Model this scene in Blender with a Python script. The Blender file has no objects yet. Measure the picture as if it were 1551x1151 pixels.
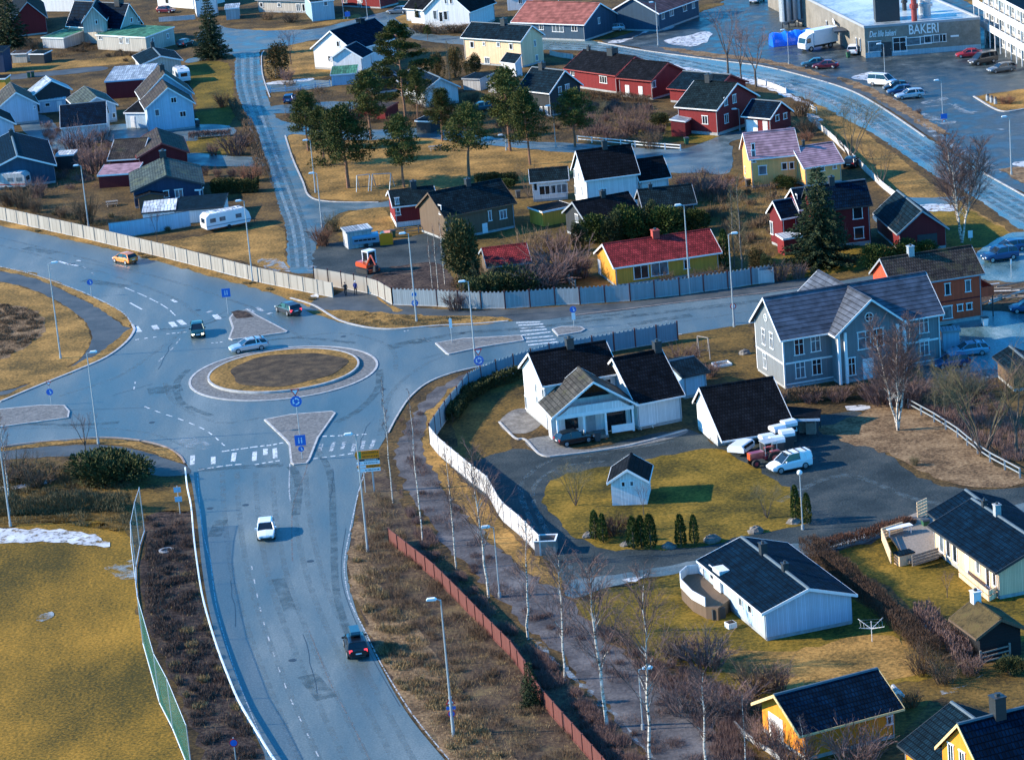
import bpy, math, random
from mathutils.geometry import tessellate_polygon
from mathutils import Vector, Matrix
random.seed(7)
SC = bpy.context.scene
COL = SC.collection
# ------------------------------------------------------------------ camera
IW, IH, FPX, PITCH, ROLL, CAMH = 1551.0, 1151.0, 4400.0, math.radians(16.3), math.radians(4.9), 93.0
FW = Vector((0, math.cos(PITCH), -math.sin(PITCH)))
UP0 = Vector((0, math.sin(PITCH), math.cos(PITCH)))
RT0 = Vector((1, 0, 0))
CX = RT0*math.cos(ROLL) - UP0*math.sin(ROLL)
CY = UP0*math.cos(ROLL) + RT0*math.sin(ROLL)
CO = Vector((0, 0, CAMH))
cd = bpy.data.cameras.new('camera'); cam = bpy.data.objects.new('camera', cd); COL.objects.link(cam)
cam.matrix_world = Matrix(((CX.x, CY.x, -FW.x, 0), (CX.y, CY.y, -FW.y, 0), (CX.z, CY.z, -FW.z, CAMH), (0, 0, 0, 1)))
cd.sensor_width = 36.0; cd.lens = 36.0*FPX/IW; cd.clip_start = 1.0; cd.clip_end = 4000.0
SC.camera = cam
# ------------------------------------------------------------------ light
SUN_EL, SUN_AZ = math.radians(26), math.atan2(0.08, -1.0)      # azimuth as an angle in the xy plane
w = bpy.data.worlds.new('World'); SC.world = w; w.use_nodes = True
nt = w.node_tree; nt.nodes.clear()
sky = nt.nodes.new('ShaderNodeTexSky'); sky.sky_type = 'NISHITA'; sky.sun_disc = False
sky.sun_elevation = SUN_EL; sky.sun_rotation = math.pi/2 - SUN_AZ; sky.ozone_density = 4.0; sky.air_density = 1.0; sky.dust_density = 0.3
tint = nt.nodes.new('ShaderNodeMixRGB'); tint.blend_type = 'MULTIPLY'; tint.inputs['Fac'].default_value = 1.0
tint.inputs['Color2'].default_value = (0.30, 1.32, 1.92, 1)
bg = nt.nodes.new('ShaderNodeBackground'); bg.inputs['Strength'].default_value = 0.115
wo = nt.nodes.new('ShaderNodeOutputWorld')
nt.links.new(sky.outputs[0], tint.inputs['Color1']); nt.links.new(tint.outputs[0], bg.inputs[0]); nt.links.new(bg.outputs[0], wo.inputs[0])
sl = bpy.data.lights.new('sun', 'SUN'); sl.energy = 5.0; sl.angle = math.radians(0.5); sl.color = (1.0, 0.87, 0.68)
so = bpy.data.objects.new('sun', sl); COL.objects.link(so)
sd = Vector((math.cos(SUN_AZ)*math.cos(SUN_EL), math.sin(SUN_AZ)*math.cos(SUN_EL), math.sin(SUN_EL)))
so.rotation_euler = sd.to_track_quat('Z', 'Y').to_euler(); so.location = sd*400
vs = SC.view_settings; vs.view_transform = 'Standard'; vs.look = 'None'; vs.gamma = 1; vs.exposure = 0.86
SC.view_settings.use_curve_mapping = False
SC.cycles.max_bounces = 5; SC.cycles.diffuse_bounces = 3; SC.cycles.glossy_bounces = 2

# ------------------------------------------------------------------ measuring helpers
def ray(px, py):
    return FW + CX*((px-IW/2)/FPX) - CY*((py-IH/2)/FPX)
def P(px, py=None, z=0.0):
    if py is None: px, py = px
    d = ray(px, py); return CO + d*((z-CAMH)/d.z)
def proj(p):
    v = p-CO; k = FPX/v.dot(FW); return (IW/2+k*v.dot(CX), IH/2-k*v.dot(CY))
def dirv(c, vec):
    a = P(c[0]-vec[0]/2, c[1]-vec[1]/2); b = P(c[0]+vec[0]/2, c[1]+vec[1]/2); d = (b-a); d.z = 0
    return d.normalized()
def height_at(base, top):
    g = P(base); best = (1e9, 0)
    for i in range(5, 300):
        q = proj(g+Vector((0, 0, i*0.1))); e = abs(q[1]-top[1])
        if e < best[0]: best = (e, i*0.1)
    return best[1]

# ------------------------------------------------------------------ materials
M = {}
def newmat(name):
    m = bpy.data.materials.new(name); m.use_nodes = True
    n = m.node_tree; b = n.nodes['Principled BSDF']; M[name] = m
    return m, n, b
def nd(n, t, **k):
    x = n.nodes.new(t)
    for a, v in k.items():
        if hasattr(x, a) and a not in ('Scale',): setattr(x, a, v)
        else: x.inputs[a].default_value = v
    return x
def ramp(n, stops):
    r = n.nodes.new('ShaderNodeValToRGB'); e = r.color_ramp.elements
    while len(e) < len(stops): e.new(0.5)
    for i, (p, c) in enumerate(stops): e[i].position = p; e[i].color = (c[0], c[1], c[2], 1)
    return r
def sc3(c, k): return (c[0]*k, c[1]*k, c[2]*k)
def plain(name, c, rough=0.6, metal=0.0, var=0.15, scale=3.0, spec=0.5, emit=None):
    m, n, b = newmat(name)
    b.inputs['Roughness'].default_value = rough; b.inputs['Metallic'].default_value = metal
    b.inputs['Specular IOR Level'].default_value = spec
    if var > 0:
        tc = nd(n, 'ShaderNodeTexCoord'); no = nd(n, 'ShaderNodeTexNoise', Scale=scale, Detail=5.0)
        r = ramp(n, [(0.3, sc3(c, 1-var)), (0.7, sc3(c, 1+var))])
        n.links.new(tc.outputs['Object'], no.inputs['Vector']); n.links.new(no.outputs['Fac'], r.inputs[0]); n.links.new(r.outputs[0], b.inputs['Base Color'])
    else: b.inputs['Base Color'].default_value = (*c, 1)
    if emit: b.inputs['Emission Color'].default_value = (*emit[0], 1); b.inputs['Emission Strength'].default_value = emit[1]
    return m
def board(name, c, rough=0.7, period=0.16, horiz=False):
    """painted wooden cladding: fine board joints, weather variation"""
    m, n, b = newmat(name); b.inputs['Roughness'].default_value = rough; b.inputs['Specular IOR Level'].default_value = 0.25
    tc = nd(n, 'ShaderNodeTexCoord'); sp = nd(n, 'ShaderNodeSeparateXYZ'); n.links.new(tc.outputs['Object'], sp.inputs[0])
    ad = nd(n, 'ShaderNodeMath', operation='ADD')
    if horiz: n.links.new(sp.outputs[2], ad.inputs[0]); ad.inputs[1].default_value = 0
    else: n.links.new(sp.outputs[0], ad.inputs[0]); n.links.new(sp.outputs[1], ad.inputs[1])
    mu = nd(n, 'ShaderNodeMath', operation='MULTIPLY'); mu.inputs[1].default_value = 1/period; n.links.new(ad.outputs[0], mu.inputs[0])
    fr = nd(n, 'ShaderNodeMath', operation='FRACT'); n.links.new(mu.outputs[0], fr.inputs[0])
    fl = nd(n, 'ShaderNodeMath', operation='FLOOR'); n.links.new(mu.outputs[0], fl.inputs[0])
    wn = nd(n, 'ShaderNodeTexWhiteNoise', noise_dimensions='1D'); n.links.new(fl.outputs[0], wn.inputs['W'])
    no = nd(n, 'ShaderNodeTexNoise', Scale=1.2, Detail=6.0); n.links.new(tc.outputs['Object'], no.inputs['Vector'])
    mx = nd(n, 'ShaderNodeMath', operation='ADD'); n.links.new(wn.outputs['Value'], mx.inputs[0]); n.links.new(no.outputs['Fac'], mx.inputs[1])
    r = ramp(n, [(0.3, sc3(c, .86)), (1.0, sc3(c, 1.1))]); hf = nd(n, 'ShaderNodeMath', operation='MULTIPLY'); hf.inputs[1].default_value = .6
    n.links.new(mx.outputs[0], hf.inputs[0]); n.links.new(hf.outputs[0], r.inputs[0])
    lt = nd(n, 'ShaderNodeMath', operation='LESS_THAN'); lt.inputs[1].default_value = 0.16; n.links.new(fr.outputs[0], lt.inputs[0])
    mc = nd(n, 'ShaderNodeMixRGB'); mc.inputs['Color2'].default_value = (*sc3(c, .68), 1); n.links.new(lt.outputs[0], mc.inputs[0]); n.links.new(r.outputs[0], mc.inputs[1])
    n.links.new(mc.outputs[0], b.inputs['Base Color'])
    bp = nd(n, 'ShaderNodeBump', Strength=0.5, Distance=0.02); bp.invert = True; n.links.new(lt.outputs[0], bp.inputs['Height']); n.links.new(bp.outputs[0], b.inputs['Normal'])
    return m
def tiles(name, c, rough=0.75, bw=0.3, bh=0.40, moss=None, spec=0.12, cv=.3):
    """roof tile courses: x along the ridge, y up the slope"""
    m, n, b = newmat(name); b.inputs['Roughness'].default_value = rough; b.inputs['Specular IOR Level'].default_value = spec
    tc = nd(n, 'ShaderNodeTexCoord'); br = nd(n, 'ShaderNodeTexBrick', Scale=1.0)
    br.inputs['Color1'].default_value = (*sc3(c, 1-cv), 1); br.inputs['Color2'].default_value = (*sc3(c, 1+cv*1.3), 1); br.inputs['Mortar'].default_value = (*sc3(c, .3), 1)
    br.inputs['Brick Width'].default_value = bw; br.inputs['Row Height'].default_value = bh; br.inputs['Mortar Size'].default_value = 0.05; br.inputs['Mortar Smooth'].default_value = 0.6
    n.links.new(tc.outputs['Object'], br.inputs['Vector'])
    no = nd(n, 'ShaderNodeTexNoise', Scale=0.9, Detail=7.0); n.links.new(tc.outputs['Object'], no.inputs['Vector'])
    r = ramp(n, [(0.35, (.62, .62, .62)), (0.7, (1.3, 1.3, 1.3))]); n.links.new(no.outputs['Fac'], r.inputs[0])
    mx = nd(n, 'ShaderNodeMixRGB', blend_type='MULTIPLY'); mx.inputs[0].default_value = 1; n.links.new(br.outputs['Color'], mx.inputs[1]); n.links.new(r.outputs[0], mx.inputs[2])
    out = mx.outputs[0]
    if moss:
        n2 = nd(n, 'ShaderNodeTexNoise', Scale=0.45, Detail=8.0, Roughness=0.75); n.links.new(tc.outputs['Object'], n2.inputs['Vector'])
        r2 = ramp(n, [(0.52, (0, 0, 0)), (0.66, (1, 1, 1))]); n.links.new(n2.outputs['Fac'], r2.inputs[0])
        m2 = nd(n, 'ShaderNodeMixRGB'); m2.inputs['Color2'].default_value = (*moss, 1); n.links.new(r2.outputs[0], m2.inputs[0]); n.links.new(out, m2.inputs[1]); out = m2.outputs[0]
    n.links.new(out, b.inputs['Base Color'])
    bp = nd(n, 'ShaderNodeBump', Strength=0.7, Distance=0.04); n.links.new(br.outputs['Fac'], bp.inputs['Height']); bp.invert = True; n.links.new(bp.outputs[0], b.inputs['Normal'])
    return m
def ground(name, cols, scale=0.12, fine=2.5, rough=0.95, spec=0.15, mid=None, roughvar=None, stretch=None, grain=.6):
    """mottled ground: two noise scales blended through a ramp (world coordinates)"""
    m, n, b = newmat(name); b.inputs['Roughness'].default_value = rough; b.inputs['Specular IOR Level'].default_value = spec
    g = nd(n, 'ShaderNodeNewGeometry'); src = g.outputs['Position']
    if stretch:
        mp = nd(n, 'ShaderNodeMapping'); mp.inputs['Scale'].default_value = stretch; n.links.new(src, mp.inputs[0]); src2 = mp.outputs[0]
    else: src2 = src
    a = nd(n, 'ShaderNodeTexNoise', Scale=scale, Detail=8.0, Roughness=0.62); n.links.new(src2, a.inputs['Vector'])
    f = nd(n, 'ShaderNodeTexNoise', Scale=fine, Detail=5.0, Roughness=0.7); n.links.new(src, f.inputs['Vector'])
    mx = nd(n, 'ShaderNodeMath', operation='MULTIPLY_ADD'); mx.inputs[1].default_value = grain; n.links.new(f.outputs['Fac'], mx.inputs[0]); n.links.new(a.outputs['Fac'], mx.inputs[2])
    sb = nd(n, 'ShaderNodeMath', operation='SUBTRACT'); sb.inputs[1].default_value = grain/2; n.links.new(mx.outputs[0], sb.inputs[0])
    k = len(cols); r = ramp(n, [(0.30+0.40*i/(k-1), c) for i, c in enumerate(cols)])
    n.links.new(sb.outputs[0], r.inputs[0]); n.links.new(r.outputs[0], b.inputs['Base Color'])
    if roughvar:
        r3 = ramp(n, [(0.4, (roughvar[0],)*3), (0.62, (roughvar[1],)*3)]); n.links.new(a.outputs['Fac'], r3.inputs[0]); n.links.new(r3.outputs[0], b.inputs['Roughness'])
    bp = nd(n, 'ShaderNodeBump', Strength=0.5, Distance=0.12 if spec < .3 else 0.01); n.links.new(f.outputs['Fac'], bp.inputs['Height']); n.links.new(bp.outputs[0], b.inputs['Normal'])
    return m
# ------------------------------------------------------------------ mesh builder
class MB:
    def __init__(s): s.v = []; s.f = []; s.mi = []
    def add(s, vs, fs, mi=0):
        o = len(s.v); s.v += [tuple(v) for v in vs]; s.f += [tuple(i+o for i in f) for f in fs]; s.mi += [mi]*len(fs)
    def box(s, x0, y0, z0, x1, y1, z1, mi=0):
        s.add([(x0,y0,z0),(x1,y0,z0),(x1,y1,z0),(x0,y1,z0),(x0,y0,z1),(x1,y0,z1),(x1,y1,z1),(x0,y1,z1)],
              [(0,3,2,1),(4,5,6,7),(0,1,5,4),(1,2,6,5),(2,3,7,6),(3,0,4,7)], mi)
    def prism(s, pts, ax, a0, a1, mi=0):
        """pts: 2-D polygon; ax: axis extruded along (0,1,2)"""
        n = len(pts)
        def mk(p, a): return (a, p[0], p[1]) if ax == 0 else ((p[0], a, p[1]) if ax == 1 else (p[0], p[1], a))
        vs = [mk(p, a0) for p in pts]+[mk(p, a1) for p in pts]
        fs = [tuple(range(n-1, -1, -1)), tuple(range(n, 2*n))]+[(i, (i+1) % n, n+(i+1) % n, n+i) for i in range(n)]
        s.add(vs, fs, mi)
    def tube(s, p, q, r0, r1, n=6, mi=0, cap=True):
        p = Vector(p); q = Vector(q); d = (q-p)
        if d.length < 1e-6: return
        d.normalize(); a = d.cross(Vector((0, 0, 1)) if abs(d.z) < .9 else Vector((1, 0, 0))).normalized(); b = d.cross(a)
        vs = []
        for c, r in ((p, r0), (q, r1)):
            for i in range(n): t = 2*math.pi*i/n; vs.append(c+a*(r*math.cos(t))+b*(r*math.sin(t)))
        fs = [(i, (i+1) % n, n+(i+1) % n, n+i) for i in range(n)]
        if cap: fs += [tuple(range(n-1, -1, -1)), tuple(range(n, 2*n))]
        s.add(vs, fs, mi)
    def build(s, name, mats, parent=None, mw=None, smooth=False):
        me = bpy.data.meshes.new(name); me.from_pydata(s.v, [], s.f)
        if not isinstance(mats, (list, tuple)): mats = [mats]
        for m in mats: me.materials.append(M[m] if isinstance(m, str) else m)
        if len(mats) > 1: me.polygons.foreach_set('material_index', s.mi)
        if smooth: me.polygons.foreach_set('use_smooth', [True]*len(me.polygons))
        me.update()
        o = bpy.data.objects.new(name, me); COL.objects.link(o)
        if parent is not None: o.parent = parent
        if mw is not None: o.matrix_local = mw
        return o
def empty(name, loc, rz=0.0):
    o = bpy.data.objects.new(name, None); COL.objects.link(o); o.empty_display_size = 0.3
    o.matrix_world = Matrix.Translation(loc) @ Matrix.Rotation(rz, 4, 'Z'); return o
def tag(o, label, cat, group=None, kind=None):
    if label: o['label'] = label
    if cat: o['category'] = cat
    if group: o['group'] = group
    if kind: o['kind'] = kind
    return o
def struct(o): o['kind'] = 'structure'; return o
def copy_tree(o, parent=None):
    c = o.copy(); COL.objects.link(c); c.parent = parent
    for ch in list(o.children): copy_tree(ch, c)
    return c
def place(o, loc, rz=0.0, s=(1, 1, 1)):
    o.matrix_world = Matrix.Translation(loc) @ Matrix.Rotation(rz, 4, 'Z') @ Matrix.Diagonal((*s, 1)); return o
def spline(pts, closed=True, k=5):
    n = len(pts); out = []
    rng = range(n) if closed else range(n-1)
    for i in rng:
        g = (lambda j: pts[j % n]) if closed else (lambda j: pts[min(max(j, 0), n-1)])
        p0, p1, p2, p3 = g(i-1), g(i), g(i+1), g(i+2)
        for j in range(k):
            t = j/k
            out.append(tuple(0.5*((2*p1[a])+(-p0[a]+p2[a])*t+(2*p0[a]-5*p1[a]+4*p2[a]-p3[a])*t*t+(-p0[a]+3*p1[a]-3*p2[a]+p3[a])*t**3) for a in (0, 1)))
    if not closed: out.append(tuple(pts[-1]))
    return out
# ------------------------------------------------------------------ ground materials
ground('field_grass', [(.022,.016,.009),(.055,.036,.016),(.115,.070,.026),(.18,.105,.034)], .16, 2.6, grain=1)
ground('dry_grass', [(.065,.045,.016),(.16,.095,.027),(.29,.16,.045),(.42,.23,.065)], .16, 2.8, grain=1)
ground('green_grass', [(.036,.030,.006),(.09,.065,.009),(.165,.106,.013),(.27,.16,.024)], .16, 2.8, grain=1)
ground('garden_grass', [(.035,.024,.010),(.085,.055,.016),(.145,.086,.021),(.22,.125,.034)], .2, 2.8, grain=1)
ground('pitch_grass', [(.045,.036,.008),(.13,.080,.012),(.26,.140,.018),(.40,.205,.030)], .07, 3.6, stretch=(1, .5, 1), grain=1)
ground('bank_dirt', [(.016,.010,.009),(.04,.027,.022),(.075,.05,.04),(.13,.09,.055)], .35, 2.8, grain=1)
ground('scrub_ground', [(.03,.02,.015),(.065,.044,.032),(.11,.075,.045),(.16,.115,.055)], .25, 2.8, grain=1)
ground('asphalt', [(.048,.079,.088),(.077,.112,.124),(.106,.145,.156),(.165,.205,.216)], .12, 6.0, rough=.6, spec=.45, roughvar=(.42,.65), stretch=(1, .22, 1), grain=.9)
ground('lot_asphalt', [(.012,.020,.024),(.028,.042,.048),(.05,.066,.072),(.10,.13,.14)], .3, 4.0, rough=.5, spec=.35, roughvar=(.3,.6), grain=.85)
ground('old_asphalt', [(.034,.056,.064),(.06,.090,.10),(.096,.131,.142),(.15,.183,.19)], .25, 5.0, rough=.6, spec=.4, roughvar=(.3,.65), grain=.85)
ground('wet_asphalt', [(.035,.082,.094),(.065,.13,.145),(.115,.195,.215),(.24,.33,.36)], .22, 5.0, rough=.4, spec=.5, roughvar=(.22,.55), stretch=(1, .5, 1), grain=.85)
ground('gravel', [(.010,.019,.023),(.021,.033,.038),(.038,.050,.053),(.068,.074,.07)], .2, 5.0, rough=.85, spec=.25, grain=1)
ground('dark_path', [(.03,.038,.042),(.048,.056,.060),(.07,.078,.08),(.09,.095,.095)], .25, 6.0, rough=.65, spec=.35)
ground('dusty_path', [(.042,.038,.040),(.070,.064,.066),(.11,.10,.10),(.16,.145,.14)], .3, 3.0, rough=.85, spec=.2)
ground('paving', [(.09,.092,.092),(.135,.135,.133),(.18,.178,.172),(.24,.23,.22)], 2.5, 6.0, rough=.85, spec=.2)
ground('leaf_litter', [(.07,.045,.025),(.14,.085,.045),(.22,.14,.075),(.30,.20,.11)], .35, 2.8, grain=1)
ground('roundabout_soil', [(.03,.022,.015),(.055,.040,.027),(.085,.060,.038),(.13,.09,.05)], .7, 5.0)
ground('stone', [(.10,.09,.08),(.17,.155,.14),(.26,.24,.215)], .8, 4.0)
def patchy(name, cols, cover, sc_, soft=.06, amax=1.0):
    m = ground(name, cols, .5, 3.0, rough=.5, spec=.4); n = m.node_tree; b = n.nodes['Principled BSDF']; g = nd(n, 'ShaderNodeNewGeometry')
    no = nd(n, 'ShaderNodeTexNoise', Scale=sc_, Detail=7.0, Roughness=.65); n.links.new(g.outputs['Position'], no.inputs['Vector'])
    r = ramp(n, [(cover, (0,0,0)), (cover+soft, (amax,)*3)]); n.links.new(no.outputs['Fac'], r.inputs[0]); n.links.new(r.outputs[0], b.inputs['Alpha'])
patchy('snow', [(.36,.35,.35),(.52,.52,.53),(.68,.68,.68)], .36, 1.1, .14)
patchy('ice', [(.20,.24,.26),(.30,.34,.36),(.44,.46,.48)], .44, .6, .2, .85)
patchy('paint', [(.42,.44,.45),(.58,.60,.60),(.7,.7,.7)], .40, 3.5); patchy('worn_paint', [(.26,.28,.29),(.38,.40,.41),(.5,.5,.5)], .44, 3.0)
patchy('rust_line', [(.14,.12,.11),(.20,.16,.14),(.25,.20,.17)], .42, 1.5, .2, .8); patchy('pale_streak', [(.11,.150,.162),(.135,.178,.19),(.17,.215,.225)], .40, .8, .3, .55); patchy('dark_streak', [(.05,.076,.084),(.064,.093,.10),(.075,.106,.115)], .38, .7, .3, .7)
plain('kerb_stone', (.38,.37,.36), .8, var=.25, scale=1.5)
plain('worn_kerb', (.26,.20,.17), .8, var=.3, scale=1.5)

JIT = {'field_grass': .35, 'dry_grass': .3, 'green_grass': .35, 'garden_grass': .4, 'pitch_grass': .3, 'bank_dirt': .4, 'scrub_ground': .5, 'leaf_litter': .6, 'gravel': .45, 'snow': .55, 'ice': .5, 'dark_path': .12, 'dusty_path': .7, 'old_asphalt': .2, 'wet_asphalt': .25, 'lot_asphalt': .2}
JR = random.Random(12)
def rough_edge(v, amp):
    D = [0]; n = len(v)
    for i in range(n): D.append(D[-1]+(v[(i+1) % n]-v[i]).length)
    m = max(8, int(D[-1]/1.15)) if D[-1] < 900 else 780; out = []; k = 0
    for i in range(m):
        s = D[-1]*i/m
        while D[k+1] < s: k += 1
        p = v[k].lerp(v[(k+1) % n], (s-D[k])/max(1e-6, D[k+1]-D[k])); c = lambda a: max(-.38, min(.38, JR.gauss(0, a)))
        out.append(Vector((p.x+c(amp*.5), p.y+c(amp), p.z)))
    return out
def sheet(name, pts, mat, z, k=5, closed_spline=True, tgt=None):
    q = spline(pts, True, k) if closed_spline else pts
    v = [P(a, b, z) for a, b in q]
    if mat in JIT: v = rough_edge(v, JIT[mat]*min(1, .25+max((a-v[0]).length for a in v)/25))
    m = MB(); F = []
    for a, b, c in tessellate_polygon([v]):
        A, B, C = v[a], v[b], v[c]; F.append((a, b, c) if (B.x-A.x)*(C.y-A.y)-(B.y-A.y)*(C.x-A.x) > 0 else (a, c, b))
    m.add(v, F)
    return struct(m.build(name, mat))
def ribbon_mb(mb, pts, wd, z, h=0.0, k=6, smooth=True, mi=0, world=False):
    q = spline(pts, False, k) if smooth and len(pts) > 2 else pts
    v = [Vector(p) if world else P(p[0], p[1]) for p in q]
    L = []; R = []
    for i, p in enumerate(v):
        d = (v[min(i+1, len(v)-1)]-v[max(i-1, 0)]); d.z = 0; d.normalize(); n = Vector((-d.y, d.x, 0))*(wd/2); L.append(p+n); R.append(p-n)
    for i in range(len(v)-1):
        a, b, c, d = R[i], R[i+1], L[i+1], L[i]
        if h <= 0:
            mb.add([(q.x, q.y, z) for q in (a, b, c, d)], [(0, 1, 2, 3)], mi)
        else:
            mb.add([(q.x, q.y, z) for q in (a, b, c, d)]+[(q.x, q.y, z+h) for q in (a, b, c, d)], [(4,5,6,7),(0,1,5,4),(2,3,7,6),(1,2,6,5),(3,0,4,7)], mi)
def kerb(pts, wd=.28, h=.12, mat='kerb_stone', name='kerb'):
    m = MB(); ribbon_mb(m, pts, wd, .003, h); return struct(m.build(name, mat))

g = MB(); g.add([(-900, -200, 0), (900, -200, 0), (900, 1800, 0), (-900, 1800, 0)], [(0, 1, 2, 3)]); struct(g.build('ground', 'field_grass'))

# --- verges, lawns and fields (first layer)
Z1, Z2, Z3, Z4 = .010, .020, .032, .044
sheet('pitch_turf', [(-40,790),(60,780),(150,790),(198,812),(203,860),(208,900),(217,975),(243,1065),(262,1100),(290,1170),(300,1240),(-60,1240),(-60,1000)], 'pitch_grass', Z1)
sheet('oval_field', [(-60,425),(0,428),(50,440),(95,462),(125,485),(138,510),(128,535),(100,558),(50,578),(0,592),(-60,600)], 'dry_grass', Z2)
sheet('oval_field_scrub', [(-60,462),(10,462),(50,470),(66,484),(64,505),(40,525),(0,545),(-60,550)], 'leaf_litter', Z3)
sheet('road_bank', [(222,782),(287,778),(293,850),(306,925),(334,1000),(368,1080),(404,1160),(430,1230),(330,1230),(313,1160),(280,1075),(252,1010),(228,955),(214,900),(214,851),(222,830)], 'bank_dirt', Z1)
sheet('left_verge', [(-40,700),(60,697),(130,700),(200,712),(240,722),(280,722),(284,776),(222,784),(205,812),(150,800),(60,792),(-40,800)], 'garden_grass', Z1)
sheet('strip_verge', [(-60,398),(0,404),(60,417),(110,437),(150,455),(180,470),(196,486),(199,497),(190,494),(178,486),(150,466),(110,447),(60,424),(0,411),(-60,404)], 'dry_grass', Z3)
sheet('strip_verge_south', [(-60,606),(0,600),(40,583),(90,562),(140,540),(172,518),(188,505),(200,496),(202,502),(190,520),(160,541),(112,563),(60,584),(0,609),(-60,622)], 'dry_grass', Z3)
sheet('fence_verge', [(-40,318),(0,333),(134,363),(250,390),(390,427),(505,451),(500,470),(475,465),(440,455),(400,441),(300,413),(200,386),(100,362),(0,342),(-40,332)], 'dry_grass', Z3)
sheet('kerb_verge', [(462,471),(500,470),(560,472),(620,477),(700,479),(770,481),(772,487),(720,492),(660,494),(600,498),(560,496),(515,487),(480,477)], 'dry_grass', Z4)
sheet('fence_corner_verge', [(570,449),(594,464),(590,461),(612,470),(600,473),(578,458)], 'dry_grass', Z4, closed_spline=False)
sheet('park_lawn', [(436,206),(520,204),(640,208),(700,218),(800,225),(880,232),(860,268),(800,275),(700,285),(650,292),(570,304),(500,302),(474,298),(462,272),(446,238)], 'dry_grass', Z1)
sheet('right_bank', [(560,700),(600,740),(650,840),(700,890),(760,950),(830,1010),(900,1060),(990,1160),(1050,1240),(750,1240),(690,1160),(628,1085),(585,1020),(552,940),(532,880),(529,850),(536,800),(548,735)], 'scrub_ground', Z1)
sheet('right_bank_grass', [(533,800),(545,790),(560,850),(590,910),(640,960),(690,1040),(740,1110),(790,1160),(800,1220),(745,1230),(690,1160),(628,1085),(585,1020),(552,940),(532,880)], 'leaf_litter', Z2)
sheet('corner_grass', [(650,607),(690,582),(712,566),(745,560),(700,585),(680,610),(668,640),(652,665),(690,715),(740,768),(782,815),(820,850),(858,880),(850,905),(800,868),(740,810),(680,750),(645,705),(640,660)], 'dry_grass', Z2)
# white house garden
sheet('white_house_lawn', [(700,700),(690,660),(695,620),(730,585),(790,560),(830,600),(830,640),(775,660),(782,692),(740,704)], 'garden_grass', Z1)
sheet('yard_gravel', [(655,660),(690,700),(740,690),(790,680),(850,690),(1030,650),(1090,672),(1200,640),(1300,625),(1345,690),(1400,725),(1480,742),(1600,735),(1620,770),(1500,800),(1400,800),(1250,838),(1060,868),(960,885),(900,905),(865,905),(850,870),(820,835),(780,790),(735,752),(686,712)], 'gravel', Z2)
sheet('yard_lawn', [(825,744),(850,720),(925,706),(985,693),(1078,679),(1112,692),(1180,730),(1218,760),(1226,785),(1190,800),(1110,815),(1060,828),(1000,832),(930,832),(880,817),(850,792),(828,766)], 'green_grass', Z3)
sheet('birch_leaf_ground', [(1240,650),(1290,632),(1340,605),(1390,618),(1450,655),(1500,700),(1551,720),(1540,735),(1470,737),(1400,715),(1350,690),(1290,672)], 'leaf_litter', Z3)
sheet('mansion_garden', [(1020,515),(1040,505),(1130,492),(1150,560),(1190,590),(1180,600),(1100,575),(1040,560),(1015,540)], 'garden_grass', Z1)
sheet('mansion_yard', [(1400,520),(1600,470),(1640,545),(1560,560),(1430,590),(1400,570)], 'old_asphalt', Z1)
sheet('bungalow_lawn', [(870,905),(900,893),(950,878),(1055,858),(1180,850),(1290,905),(1360,945),(1430,995),(1400,1030),(1250,1040),(1140,1055),(1060,1020),(1000,1005),(920,960),(880,930)], 'green_grass', Z2)
sheet('bungalow_lawn_dry', [(1060,985),(1200,985),(1330,960),(1420,1000),(1350,1030),(1200,1045),(1100,1020)], 'dry_grass', Z3)
sheet('east_lawn', [(1210,830),(1330,805),(1600,830),(1640,960),(1480,960),(1400,930),(1330,880),(1250,850)], 'green_grass', Z1)
sheet('south_lawn', [(1370,1030),(1480,1005),(1600,990),(1640,1060),(1500,1070),(1420,1060),(1370,1110),(1330,1160),(1400,1220),(1100,1220),(1130,1130),(1200,1080)], 'garden_grass', Z1)
# middle gardens
sheet('middle_gardens', [(520,330),(560,312),(700,300),(870,300),(1100,255),(1180,300),(1320,370),(1450,365),(1400,400),(1250,425),(1160,425),(1060,440),(920,455),(780,463),(660,462),(600,455),(520,410)], 'garden_grass', .006)
sheet('small_lawn', [(514,330),(540,318),(577,312),(598,350),(560,360),(520,348),(510,340)], 'dry_grass', Z1)
sheet('spruce_lawn', [(1180,385),(1250,372),(1320,375),(1330,392),(1290,410),(1200,420),(1170,405)], 'green_grass', Z1)
sheet('yellow_house_lawn', [(1130,285),(1200,275),(1200,300),(1150,315),(1120,300)], 'dry_grass', Z1)
sheet('roadside_lawn', [(1250,150),(1310,200),(1370,245),(1420,285),(1480,320),(1535,355),(1530,370),(1440,378),(1400,345),(1440,330),(1390,310),(1350,285),(1290,240),(1235,190),(1225,170)], 'dry_grass', Z1)
sheet('roadside_lawn_green', [(1400,325),(1450,315),(1500,335),(1530,355),(1520,372),(1450,378),(1430,360)], 'green_grass', Z2)
sheet('caravan_lawn', [(235,370),(300,358),(380,345),(428,345),(432,385),(436,408),(400,405),(340,390),(270,375)], 'dry_grass', Z1)
sheet('west_gardens_lawn', [(282,100),(340,95),(352,120),(352,185),(300,190),(298,150)], 'green_grass', Z1)
sheet('west_gardens_lawn_south', [(286,210),(340,205),(356,220),(350,240),(290,238)], 'green_grass', Z1)
sheet('field_track_grass', [(0,98),(100,94),(200,85),(210,93),(150,100),(60,108),(0,113)], 'dry_grass', Z1)
sheet('east_park_strip', [(425,80),(450,65),(500,68),(500,115),(430,122),(405,118),(400,95)], 'dry_grass', Z1)
sheet('verge_far', [(380,45),(430,42),(480,35),(540,22),(540,30),(470,42),(400,55)], 'dry_grass', Z1)
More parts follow.
